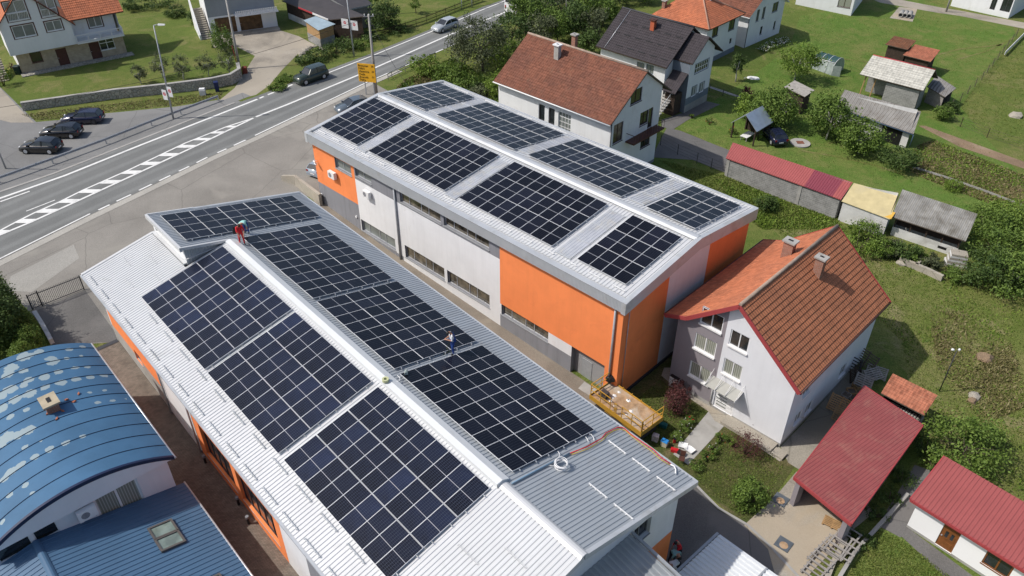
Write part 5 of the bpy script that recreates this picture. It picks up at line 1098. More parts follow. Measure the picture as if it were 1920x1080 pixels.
# greenhouse tunnel
a = G(1520, 128); b_ = G(1556, 141); d = b_ - a; fr = Fr(a.x, a.y, -2, math.degrees(math.atan2(d.y, d.x))); t = fr.thing('greenhouse', 'small tunnel greenhouse with dark green cover, clear sides and open door', 'greenhouse'); Wd = d.length * 1.05; Dp = 3.1
m_film = plain('clear_film', (.33, .38, .36), .25, .25, 2); m_dgreen = plain('dark_green_cover', (.03, .075, .075), .45, .15, 1)
arc = [(Dp / 2 - Dp / 2 * math.cos(math.pi * k / 12), .75 + 1.5 * math.sin(math.pi * k / 12)) for k in range(13)]
mb = MB()
for (y0, z0), (y1, z1) in zip(arc[3:], arc[4:]): mb.face([(0, y0, z0), (Wd, y0, z0), (Wd, y1, z1), (0, y1, z1)])
mb.build('cover', m_dgreen, t)
mb = MB(); mb.face([(0, 0, 0), (Wd, 0, 0), (Wd, arc[3][0], arc[3][1]), (0, arc[3][0], arc[3][1])]); mb.face([(0, Dp, 0), (0, Dp, 1), (Wd, Dp, 1), (Wd, Dp, 0)]); mb.face([(Wd + .0, y, z) for y, z in [(0, 0), (Dp, 0)] + arc[::-1][1:-1]]); mb.face([(0, y, z) for y, z in [(Dp, 0), (0, 0)] + arc[1:-1]]); mb.build('film', m_film, t)
mb = MB()
for k in range(4): x = Wd * k / 3; mb.tube([(x, y, z + .02) for y, z in [(0, 0)] + arc + [(Dp, 0)]], .03, 5)
mb.tube([(0, arc[3][0] - .02, arc[3][1]), (Wd, arc[3][0] - .02, arc[3][1])], .05, 5); mb.build('frame', m_whitepl, t)
mb = MB(); mb.hexa([(Wd + .02, 0, .05), (Wd + .06, 0, .05), (Wd + 1.0, .5, .05), (Wd + .96, .54, .05)], [(Wd + .02, 0, 1.6), (Wd + .06, 0, 1.6), (Wd + 1.0, .5, 1.6), (Wd + .96, .54, 1.6)]); mb.build('door', m_film, t)
# long dark-roofed sheds by the upper road, kiosk
fr, t, Q, W = shed('dark_roofed_workshop', 'low workshop with dark sheet roof and red and white eave strip by the gravel yard', 'workshop', [(528, 1, 2.6), (616, 37, 2.6), (686, 30, 3.6), (590, -12, 3.6)], plain('dark_sheet', (.045, .04, .042), .6, .2, 1), m_dkwood, inset=.4, thick=.12)
mb = MB(); mb.beam(lerp(Q[0], Q[1], .38) + Vector((0, -.05, .0)), lerp(Q[0], Q[1], .68) + Vector((0, -.05, 0)), .06, .22); mb.build('fascia', m_red, t)
mb = MB(); mb.beam(lerp(Q[0], Q[1], .68) + Vector((0, -.05, .0)), Q[1] + Vector((0, -.05, 0)), .06, .26); mb.build('fascia', m_whitepl, t)
mb = MB(); W[0].box(mb, .2, W[0].len * .6, -.2, .9, .01, .06); mb.build('block_base', m_whiteold, t)
fr, t, Q, W = shed('dark_flat_shed', 'dark flat-roofed shed with pale edge just behind the workshop', 'shed', [(610, -8, 3.2), (654, 17, 3.2), (700, 8, 3.2), (660, -22, 3.2)], MATS['dark_sheet'], m_greywood, inset=.2, thick=.2, edgem=m_galv)
fr, t, Q, W = shed('wooden_kiosk', 'small wooden kiosk on a block base with a pale metal roof', 'kiosk', [(569, 38, 2.9), (597, 57, 2.6), (629, 45, 2.7), (592, 30, 3.0)], plain('pale_blue_sheet', (.42, .52, .56), .35, .15, 1.2, metal=.3), m_newwood, inset=.25, thick=.05, edgem=m_galv)
mb = MB(); W[0].box(mb, 0, W[0].len, -.2, 1.2, .01, .05); W[1].box(mb, 0, W[1].len, -.2, 1.2, .01, .05); mb.build('block_base', m_block, t)
# ================================================================ walls and fences
def stonewall(pts, h, w, name, label, cat, mat=m_stone, cap_=None, base=None):
    P = [G(*p) for p in pts]; o = P[0]; mb = MB(); mc = MB(); n = len(P); L_, R_ = [], []
    for i, p in enumerate(P):
        d = P[min(i + 1, n - 1)] - P[max(i - 1, 0)]; d.z = 0; d.normalize(); s_ = Vector((-d.y, d.x, 0)) * w / 2; L_.append(p + s_ - o); R_.append(p - s_ - o)
    hh_ = h if isinstance(h, (list, tuple)) else [h] * n; Z = lambda v, k: Vector((v.x, v.y, v.z + k))
    for i in range(n - 1):
        mb.face([Z(R_[i], -.3), Z(R_[i + 1], -.3), Z(R_[i + 1], hh_[i + 1]), Z(R_[i], hh_[i])]); mb.face([Z(L_[i + 1], -.3), Z(L_[i], -.3), Z(L_[i], hh_[i]), Z(L_[i + 1], hh_[i + 1])])
        mb.face([Z(R_[i], hh_[i]), Z(R_[i + 1], hh_[i + 1]), Z(L_[i + 1], hh_[i + 1]), Z(L_[i], hh_[i])])
        if cap_: mc.hexa([Z(R_[i], hh_[i] + .003), Z(R_[i + 1], hh_[i + 1] + .003), Z(L_[i + 1], hh_[i + 1] + .003), Z(L_[i], hh_[i] + .003)], [Z(R_[i], hh_[i] + .08), Z(R_[i + 1], hh_[i + 1] + .08), Z(L_[i + 1], hh_[i + 1] + .08), Z(L_[i], hh_[i] + .08)])
    for i, sg in ((0, 1), (n - 1, -1)): mb.face([Z(L_[i], -.3), Z(R_[i], -.3), Z(R_[i], hh_[i]), Z(L_[i], hh_[i])][::sg])
    t = thing(name, label, cat, o); mb.build('wall_body', mat, t)
    if cap_: mc.build('coping', cap_, t)
    return t
stonewall([(44, 207), (120, 197), (220, 184), (320, 174), (400, 165), (435, 158), (452, 148), (449, 136)], [.95, 1.0, 1.1, 1.15, 1.25, 1.3, 1.35, 1.3], .45, 'stone_wall', 'curving rubble stone retaining wall below the lawn', 'wall', m_stone, m_concrete)
stonewall([(-120, 402), (0, 360), (100, 326), (262, 262.5), (400, 208), (440, 193)], .05, .3, 'road_kerb', 'long concrete kerb between the pavement strip and the road', 'kerb', m_concrete)
stonewall([(530, 337), (556, 347), (603, 386)], [.5, 1.1, 1.3], .3, 'concrete_wall', 'low mossy concrete wall running to the orange hall corner', 'wall', m_slabc)
stonewall([(1685, 492), (1712, 503), (1738, 514), (1765, 527)], .6, .3, 'ruined_wall', 'low ruined concrete wall overgrown with weeds', 'wall', m_slabc)
stonewall([(1715, 505), (1726, 493)], .6, .3, 'ruined_cross_wall', 'short broken cross wall joining the ruined concrete wall', 'wall', m_slabc)
stonewall([(1590, 1002), (1560, 1060), (1540, 1110)], .25, .3, 'yard_edge_wall', 'low wall between ladder-strewn yard and lawn', 'wall', m_slabc)
stonewall([(1700, 930), (1650, 985), (1600, 1040), (1570, 1090)], .3, .22, 'boundary_kerb', 'mossy boundary kerb beside the small lawn', 'kerb', m_concrete)
stonewall([(68, 592), (82, 614), (99, 645)], .5, .3, 'hedge_kerb_wall', 'low white kerb wall beside the clipped hedge', 'wall', m_whiteold)
def fence(pts, h, step, name, label, postm, railm, kind='rail', group=None):
    P = [G(*p) for p in pts]; o = P[0]; t = thing(name, label, 'fence', o, 0, group); dens = []
    for a, b in zip(P, P[1:]):
        n = max(1, round((b - a).length / step)); dens += [lerp(a, b, k / n) for k in range(n)]
    dens.append(P[-1]); D = [p - o for p in dens]
    for p in D[:90]:
        mb = MB(); mb.beam(p + Vector((0, 0, -.2)), p + Vector((0, 0, h)), .07 if kind != 'mesh' else .06); mb.build('post', postm, t)
    mb = MB()
    for a, b in zip(D, D[1:]):
        if kind == 'rail':
            for z in (.45, .95): mb.beam(a + Vector((0, 0, h * z)), b + Vector((0, 0, h * z)), .03, .1)
        elif kind == 'boards':
            mb.beam(a + Vector((0, 0, h * .3)), b + Vector((0, 0, h * .3)), .03, .08); mb.beam(a + Vector((0, 0, h * .8)), b + Vector((0, 0, h * .8)), .03, .08)
            m_ = max(2, round((b - a).length / .16))
            for k in range(m_): q = lerp(a, b, k / m_); mb.beam(q, q + Vector((0, 0, h * (.9 + .1 * rnd.random()))), .09, .02)
        elif kind == 'mesh':
            for z in (.15, .4, .65, .95): mb.tube([a + Vector((0, 0, h * z)), b + Vector((0, 0, h * z))], .012, 4)
        elif kind == 'bars':
            mb.beam(a + Vector((0, 0, .12)), b + Vector((0, 0, .12)), .05); mb.beam(a + Vector((0, 0, h * .9)), b + Vector((0, 0, h * .9)), .05)
            m_ = max(2, round((b - a).length / .13))
            for k in range(m_): q = lerp(a, b, k / m_); mb.beam(q + Vector((0, 0, .1)), q + Vector((0, 0, h * 1.02)), .022)
    mb.build({'rail': 'rail', 'boards': 'boards', 'mesh': 'wire', 'bars': 'bars'}[kind], railm, t); return t
fence([(672, 77), (720, 68), (800, 42), (870, 14), (905, 2)], 1.1, 2.2, 'wooden_fence', 'dark picket fence above the far side of the road', m_dkwood, m_dkwood, 'boards')
fence([(1905, 68), (1870, 112), (1840, 150), (1800, 190), (1765, 218)], 1.2, 3.2, 'meadow_fence', 'leaning wire fence between lawn and right-hand meadow', m_wood, m_wood, 'mesh')
fence([(1765, 218), (1800, 238), (1850, 258), (1920, 282), (1980, 302)], 1.2, 3.2, 'plot_fence', 'wire fence with old posts above the vegetable plot', m_dkwood, m_wood, 'mesh')
fence([(1238, 272), (1270, 290), (1306, 306), (1360, 328)], 1.3, 2.4, 'back_drive_fence', 'thin dark wire fence beside the drive behind the long hall', m_darkmetal, m_darkmetal, 'mesh')
fence([(1330, 170), (1355, 180), (1380, 190), (1400, 197)], .9, 1.6, 'garden_path_fence', 'low wire fence along the narrow garden walk', m_darkmetal, m_darkmetal, 'mesh')
fence([(1712, 316), (1770, 334), (1850, 362), (1960, 405)], .25, 4, 'plot_edging', 'thin concrete edging along the vegetable plot', m_concrete, m_concrete, 'rail')
fence([(728, 150), (735, 146), (760, 134), (817, 110)], .9, 2.4, 'roadside_fence', 'low pipe railing between road and bushes behind the yellow sign', m_greywood, m_galv, 'rail')
# white plank barrier upper right
mb = MB(); a = G(1882, 106); b_ = G(1925, 62); mb.beam(Vector((0, 0, .5)), b_ - a + Vector((0, 0, .4)), .08, .5); o = mb.build('concrete_plank_fence', m_whiteold); o.location = a; tag(o, 'pale concrete plank fence at the right edge', 'fence')
# sliding gate
t = fence([(62, 581), (80, 573)], 1.5, 1, 'gate_side_panel', 'short dark bar panel beside the thuja hedge', m_darkmetal, m_darkmetal, 'bars')
t = fence([(80, 574), (158, 543)], 1.45, 2.3, 'sliding_gate', 'dark steel bar gate across the hall yard entrance', m_darkmetal, m_darkmetal, 'bars')
# guard rail
def guardrail(pts, name, label):
    P = [G(*p) for p in pts]; o = P[0]; t = thing(name, label, 'guard rail', o); D = [p - o for p in P]; dd_ = []
    for a, b in zip(D, D[1:]):
        n = max(1, round((b - a).length / 4)); dd_ += [lerp(a, b, k / n) for k in range(n)]
    dd_.append(D[-1])
    for p in dd_: mb = MB(); mb.box(p.x - .05, p.x + .05, p.y - .05, p.y + .05, -.1, .72); mb.build('post', m_galv, t)
    mb = MB(); d = (D[-1] - D[0]).normalized(); n = Vector((d.y, -d.x, 0)); prof = [(.0, .45), (.08, .50), (.08, .56), (.02, .61), (.08, .66), (.08, .72), (.0, .77)]
    for a, b in zip(D, D[1:]):
        for (p, z0), (q, z1) in zip(prof, prof[1:]): mb.face([a + n * (p + .06) + Vector((0, 0, z0)), b + n * (p + .06) + Vector((0, 0, z0)), b + n * (q + .06) + Vector((0, 0, z1)), a + n * (q + .06) + Vector((0, 0, z1))])
    mb.build('rail', m_galv, t); return t
guardrail([(-60, 362), (0, 343), (100, 307), (200, 270), (285, 236), (340, 215), (410, 189)], 'guard_rail', 'galvanised guard rail between parking lot and road')
# ================================================================ poles, signs, lamps
def pole(base, top, r0, r1, name, label, cat, mat, zt=None):
    b = G(*base); z = zt
    if z is None:
        best = min((abs(proj((b.x, b.y, b.z + h * .05))[1] - top[1]), h * .05) for h in range(10, 300)); z = best[1]
    else: z = zt
    # lean so the top meets its place
    tp = None; q = at(top[0], top[1], b.z + z); lean = q - b; lean.z = 0
    if lean.length > .9: lean = lean.normalized() * .9
    t = thing(name, label, cat, b); tp = lean + Vector((0, 0, z)); mb = MB(); mb.tube([(0, 0, -.2), tp], r0, 10, r2=r1); mb.build('shaft', mat, t); return t, tp, b
def nosign(parent, p, ang, w=.62, h=.78, z0=0):
    """white board with red ring mark and a bold red digit-like bar, on both poles"""
    mb = MB(); c, s = math.cos(ang), math.sin(ang); X_ = Vector((c, s, 0)); N_ = Vector((s, -c, 0)); q = lambda x, z, o: Vector(p) + X_ * x + Vector((0, 0, z)) + N_ * o
    mb.hexa([q(0, 0, 0), q(w, 0, 0), q(w, 0, -.03), q(0, 0, -.03)][::-1], [q(0, h, 0), q(w, h, 0), q(w, h, -.03), q(0, h, -.03)][::-1]); o = mb.build('sign_board', m_whitepl, parent)
    mb = MB(); cx, cz = w / 2, h * .6; n = 20
    for k in range(n):
        a0, a1 = 2 * math.pi * k / n, 2 * math.pi * (k + 1) / n; mb.face([q(cx + .2 * math.cos(a0), cz + .2 * math.sin(a0), .006), q(cx + .2 * math.cos(a1), cz + .2 * math.sin(a1), .006), q(cx + .11 * math.cos(a1), cz + .11 * math.sin(a1), .006), q(cx + .11 * math.cos(a0), cz + .11 * math.sin(a0), .006)])
    mb.face([q(cx - .03, cz - .16, .008), q(cx + .03, cz - .16, .008), q(cx + .03, cz + .16, .008), q(cx - .03, cz + .16, .008)]); mb.build('sign_mark', plain('sign_red', (.55, .03, .05), .5, .02, 2), o)
def lamp(base, top, name, label, arm, signs=None, z=None):
    t, tp, b = pole(base, top, .11, .06, name, label, 'street lamp', m_galv, z)
    mb = MB(); a = Vector(arm); mb.tube([tp, tp + a * .4 + Vector((0, 0, .08))], .04, 8); mb.build('arm', m_galv, t)
    mb = MB(); e = tp + a * .4; f = tp + a; n = Vector((-a.y, a.x, 0)).normalized() * .17
    mb.hexa([e + n, e - n, f - n * .8, f + n * .8], [e + n * .7 + Vector((0, 0, .14)), e - n * .7 + Vector((0, 0, .14)), f - n * .5 + Vector((0, 0, .1)), f + n * .5 + Vector((0, 0, .1))]); mb.build('lamp_head', m_whitepl, t)
    if signs:
        for p, an in signs: nosign(t, p, an)
    return t, tp, b
t, tp, b = lamp((325, 222.5), (288, 47.5), 'street_lamp', 'tall grey street lamp with two white sign boards by the guard rail', (1.2, .1, 0))
nosign(t, tp * .29 + Vector((.05, -.1, -.4)), R(-20), .6, 1.2); nosign(t, tp * .27 + Vector((-.68, .05, -.6)), R(-20), .6, 1.2)
t, tp, b = lamp((664, 106), (650, -6), 'street_lamp', 'street lamp pole with two red and white boards on the far roadside', (1.2, .1, 0), z=8)
nosign(t, tp * .5 + Vector((.1, -.1, -.3)), R(-18), 1.0, 1.25); nosign(t, tp * .5 + Vector((-1.15, .1, -.1)), R(-18), 1.0, 1.25)
t, tp, b = pole((706, 176), (691, 27), .19, .12, 'utility_pole', 'concrete utility pole beside the yellow sign with cables at its top', 'utility pole', m_concrete)
mb = MB(); mb.beam(tp + Vector((-.6, 0, -.25)), tp + Vector((.6, .1, -.25)), .08); mb.build('cross_arm', m_galv, t)
for x in (-.5, 0, .5): mb = MB(); mb.tube([tp + Vector((x, 0, -.2)), tp + Vector((x, 0, .05))], .05, 6); mb.build('insulator', m_whitepl, t)
top_pole = b + tp
t, tp, b = pole((450, 130), (424, -8), .17, .12, 'utility_pole', 'grey utility pole with a red cable guard beside the grey house', 'utility pole', m_concrete, 9.0)
mb = MB(); mb.beam((-.2, -.1, .3), (-.38, -.1, 3.2), .08); mb.build('cable_guard', m_red, t); left_pole = b + tp
t, tp, b = pole((1774, 22), (1786, -14), .16, .12, 'utility_pole', 'concrete pole on the lane verge, upper right', 'utility pole', m_concrete, 4.0)
t, tp, b = pole((885, 14), (884, -10), .1, .1, 'roadside_post', 'grey post by the upper road, right of its twin', 'post', m_galv, 3.0)
t, tp, b = pole((866, 19), (865, -10), .08, .08, 'roadside_post', 'slimmer grey post by the upper road, left of its twin', 'post', m_galv, 3.0)
t, tp, b = pole((1060, 56), (1061, 0), .07, .05, 'slim_pole', 'thin grey pole rising from the trees beside the charcoal roof', 'pole', m_greywood, 5.0)
t, tp, b = pole((1761, 734), (1794, 658), .045, .035, 'yard_lamp', 'slender dark lamp post with white heads in the rough meadow', 'lamp', m_darkmetal)
for dx in (-.18, .14): mb = MB(); mb.tube([tp + Vector((dx, .05, .02)), tp + Vector((dx * 1.9, .1, .08))], .09, 8); mb.build('lamp_head', m_whitepl, t)
t, tp, b = pole((11, 316), (-12, 262), .09, .06, 'street_lamp', 'partly cut-off lamp post at the left edge by the guard rail', 'street lamp', m_galv, 6.0)
# yellow direction sign
b = G(690, 178); t = thing('direction_sign', 'yellow road direction board on two legs beside the concrete pole', 'road sign', b, R(-12))
m_yel = plain('sign_yellow', (.78, .42, .02), .5, .05, 1); zb_, zt_ = 1.7, 4.0
for x in (-.25, .85): mb = MB(); mb.box(x - .05, x + .05, .03, .13, 0, 3.9); mb.build('leg', m_galv, t)
mb = MB(); mb.box(-.95, 1.25, -.03, .02, zb_, zt_); bd = mb.build('board', m_yel, t); mb = MB()
def text(parent, body, loc, rot, size, mat, name='lettering', ext=.004):
    cu = bpy.data.curves.new(name, 'FONT'); cu.body = body; cu.size = size; cu.extrude = ext; o = bpy.data.objects.new(name, cu); C.objects.link(o)
    dg = bpy.context.evaluated_depsgraph_get(); me = bpy.data.meshes.new_from_object(o.evaluated_get(dg)); bpy.data.objects.remove(o); me.materials.clear(); me.materials.append(mat)
    o = bpy.data.objects.new(name, me); C.objects.link(o); o.parent = parent; o.location = loc; o.rotation_euler = rot; return o
text(bd, 'Bratunac\nMilići\nVlasenica\nTuzla\nZvornik\nTišća', (-.85, -.045, 3.62), (R(90), 0, 0), .36, m_black)
text(bd, '26\n\n34\n\n51', (.78, -.045, 3.62), (R(90), 0, 0), .34, m_black)
# cables
def cable(a, b, sag, name, label, r=.018, mat=m_black, n=16):
    a, b = Vector(a), Vector(b); mb = MB(); pts = [lerp(a, b, k / n) - a - Vector((0, 0, sag * 4 * (k / n) * (1 - k / n))) for k in range(n + 1)]; mb.tube(pts, r, 4); o = mb.build(name, mat); o.location = a; tag(o, label, 'cable'); return o
cable(top_pole, at(1180, -60, 9), 1.5, 'overhead_cable', 'overhead cable from the concrete pole away along the road', .02)
cable(top_pole + Vector((0, 0, -.2)), FRR.W((36, -4, 7.3)), .8, 'overhead_cable', 'overhead cable from the concrete pole down to the far hall corner', .02)
cable(top_pole + Vector((0, 0, -.3)), at(-60, 210, 6.5), 1.2, 'overhead_cable', 'overhead cable from the concrete pole across the parking lot', .02)
# ================================================================ vehicles
def car(name, label, base, ang, paint, Ln=4.3, Wd=1.78, H_=1.46, kind='hatch', rim=m_alu, group=None, glass=m_glass):
    b = base; t = thing(name, label, 'car', b, ang, group)
    hx = Ln / 2
    if kind == 'suv': roof = [(-hx * .92, 1.05), (-hx * .86, H_ * .97), (-hx * .3, H_), (hx * .12, H_ * .97), (hx * .38, 1.08), (hx * .95, .98), (hx, .6)]
    elif kind == 'wagon': roof = [(-hx * .97, .92), (-hx * .80, H_ * .95), (-hx * .3, H_), (hx * .05, H_ * .97), (hx * .40, .95), (hx * .93, .76), (hx, .5)]
    else: roof = [(-hx * .97, .98), (-hx * .78, H_ * .93), (-hx * .3, H_), (hx * .05, H_ * .96), (hx * .42, .96), (hx * .93, .76), (hx, .5)]
    g0, g1, g2, g3 = roof[0], roof[1], roof[3], roof[4]
    mb = MB(); w = Wd / 2; belt = roof[4][1]
    st = [(-hx, .3, .5, w * .92), (-hx * .98, .28, roof[0][1], w * .95), (-hx * .6, .22, belt * 1.02, w), (0, .2, belt, w), (roof[4][0], .2, belt, w), (hx * .8, .22, belt * .86 if kind != 'suv' else belt * .95, w * .97), (hx * .97, .28, roof[5][1] * .88, w * .86), (hx, .34, .52, w * .8)]
    rings = []
    for x, z0, z1, ww in st: rings.append([(x, -ww, z0), (x, -ww * 1.0, z0 + (z1 - z0) * .6), (x, -ww * .93, z1), (x, 0, z1 + .03), (x, ww * .93, z1), (x, ww, z0 + (z1 - z0) * .6), (x, ww, z0)])
    for r1, r2 in zip(rings, rings[1:]):
        for k in range(7): mb.face([r1[k], r2[k], r2[(k + 1) % 7], r1[(k + 1) % 7]], 0, True)
    mb.face(rings[0]); mb.face(rings[-1][::-1]); mb.build('body', paint, t)
    gl = MB(); wt = w * .74; wb_ = w * .92; rp = [(g0[0] * .97, g0[1]), g1, roof[2], g2, g3]
    # roof skin
    mb = MB(); top = [g1, roof[2], g2]
    for (xa, za), (xb, zb2) in zip(top, top[1:]): mb.face([(xa, -wt, za), (xb, -wt, zb2), (xb, 0, zb2 + .04), (xa, 0, za + .04)], 0, True); mb.face([(xa, 0, za + .04), (xb, 0, zb2 + .04), (xb, wt, zb2), (xa, wt, za)], 0, True)
    for sg in (1, -1):
        for x0, xb_, zt_ in ((g1[0], rp[0][0], g1[1]), (g2[0], g3[0], g2[1]), (-hx * .28, -hx * .28, H_)):
            mb.beam((x0, sg * wt, zt_ - .01), (xb_, sg * wb_, belt), .07, .05)
    mb.build('roof', paint, t)
    gl = MB(); gl.face([(g2[0], -wt, g2[1] - .01), (g3[0], -wb_, belt), (g3[0], wb_, belt), (g2[0], wt, g2[1] - .01)][::-1]); gl.build('windscreen', glass, t)
    gl = MB(); gl.face([(g1[0], -wt, g1[1] - .01), (rp[0][0], -wb_, rp[0][1]), (rp[0][0], wb_, rp[0][1]), (g1[0], wt, g1[1] - .01)]); gl.build('rear_window', glass, t)
    for sg in (1, -1):
        gl = MB(); gl.face([(g1[0], sg * (wt - .01), g1[1] - .02), (-hx * .3, sg * (wt - .01), H_ - .02), (g2[0], sg * (wt - .01), g2[1] - .02), (g3[0], sg * (wb_ - .01), belt), (rp[0][0], sg * (wb_ - .01), belt)][::sg]); gl.build('side_window', glass, t)
    for x in (-hx * .62, hx * .62):
        for sg in (1, -1):
            mb = MB(); R_ = .34 if kind != 'suv' else .38; y0, y1 = sg * (w - .2), sg * (w + .01)
            mb.tube([(x, y0, R_), (x, y1, R_)], R_, 16, sm=False); wh = mb.build('wheel', m_black, t)
            mb = MB(); mb.tube([(x, y1, R_), (x, y1 + sg * .02, R_)], R_ * .62, 10, sm=False); mb.build('rim', rim, wh)
    for sg in (1, -1):
        mb = MB(); mb.box(hx * .93, hx * .975, sg * w * .62 - .16, sg * w * .62 + .14, .6, .74); mb.build('headlight', m_whitepl, t)
        mb = MB(); mb.box(-hx * 1.0, -hx * .94, sg * w * .78 - .12, sg * w * .78 + .1, .72, .92); mb.build('tail_light', plain('tail_lamp_red', (.30, .01, .015), .3, .05, 2), t)
        mb = MB(); mb.box(g3[0] - .1, g3[0] + .08, sg * (w + .02) - .09, sg * (w + .02) + .09, belt - .02, belt + .14); mb.build('mirror', paint, t)
    mb = MB(); mb.box(-hx - .01, -hx + .02, -.26, .26, .5, .62); mb.build('number_plate', m_whitepl, t)
    return t
def carpaint(name, c): m = N(name); m.col(c); m.set(.25, .1, .5); m.b.inputs['Coat Weight'].default_value = .6; m.b.inputs['Coat Roughness'].default_value = .05; return m.m
cp_black = carpaint('black_car_paint', (.008, .008, .010)); cp_navy = carpaint('navy_car_paint', (.008, .010, .035)); cp_silver = carpaint('silver_car_paint', (.42, .45, .47)); cp_green = carpaint('green_car_paint', (.03, .045, .035)); cp_grey = carpaint('grey_car_paint', (.10, .13, .16))
gk = 'cars parked side by side in the lot'
def cpos(u, v, off=.02): p = G(u, v); p.z += off; return p
car('parked_car', 'black hatchback parked nearest the guard rail', cpos(80, 283), R(178), cp_black, 4.2, group=gk)
car('parked_car', 'black hatchback parked between the other two cars', cpos(118, 255), R(183), cp_black, 4.3, group=gk)
car('parked_car', 'dark blue estate car parked nearest the stone wall', cpos(158, 229), R(186), cp_navy, 4.5, kind='wagon', rim=m_darkmetal, group=gk)
car('moving_car', 'silver estate car driving on the main road', cpos(834, 55), R(232), cp_silver, 4.5, kind='wagon', H_=1.45)
car('moving_car', 'dark green off-road vehicle driving on the main road', cpos(584, 151), R(227), cp_green, 4.5, 1.8, 1.75, 'suv')
car('parked_car', 'grey car parked behind the far corner of the orange hall', cpos(662, 207), R(215), cp_grey, 4.2)
car('parked_car', 'dark blue car parked on the grass by the pavilion', cpos(1449, 262), R(100), cp_navy, 4.1)
car('parked_car', 'pale blue car peeking out beyond the orange wall with cameras', cpos(612, 320), R(60), carpaint('pale_car_paint', (.30, .36, .42)), 4.1)
b = cpos(957, 28); t = thing('bus', 'white coach cut off by the top edge of the picture', 'bus', b, R(50)); mb = MB()
prof = [(-1.2, .35), (-1.25, 1.0), (-1.25, 2.7), (-1.05, 3.05), (1.05, 3.05), (1.25, 2.7), (1.25, 1.0), (1.2, .35)]
for (y0, z0), (y1, z1) in zip(prof, prof[1:] + prof[:1]): mb.face([(0, y0, z0), (11, y0, z0), (11, y1, z1), (0, y1, z1)][::-1])
mb.face([(0, y, z) for y, z in prof]); mb.face([(11, y, z) for y, z in prof[::-1]]); mb.build('body', m_whitepl, t)
mb = MB(); mb.box(-.02, 0, -1.0, 1.0, 1.8, 2.7); mb.build('rear_window', m_glass, t)
for y in (-1, 1): mb = MB(); mb.box(-.03, 0, y - .12, y + .12, .8, 1.3); mb.build('tail_light', MATS['tail_lamp_red'], t)
for y in (-1.26, 1.26): mb = MB(); mb.box(.5, 10.5, y - .01, y + .01, 1.7, 2.6); mb.build('side_window', m_glass, t)
for x in (2.2, 8.5):
    for y in (-1.1, 1.1): mb = MB(); mb.tube([(x, y - .15, .5), (x, y + .15, .5)], .5, 16, sm=False); mb.build('wheel', m_black, t)
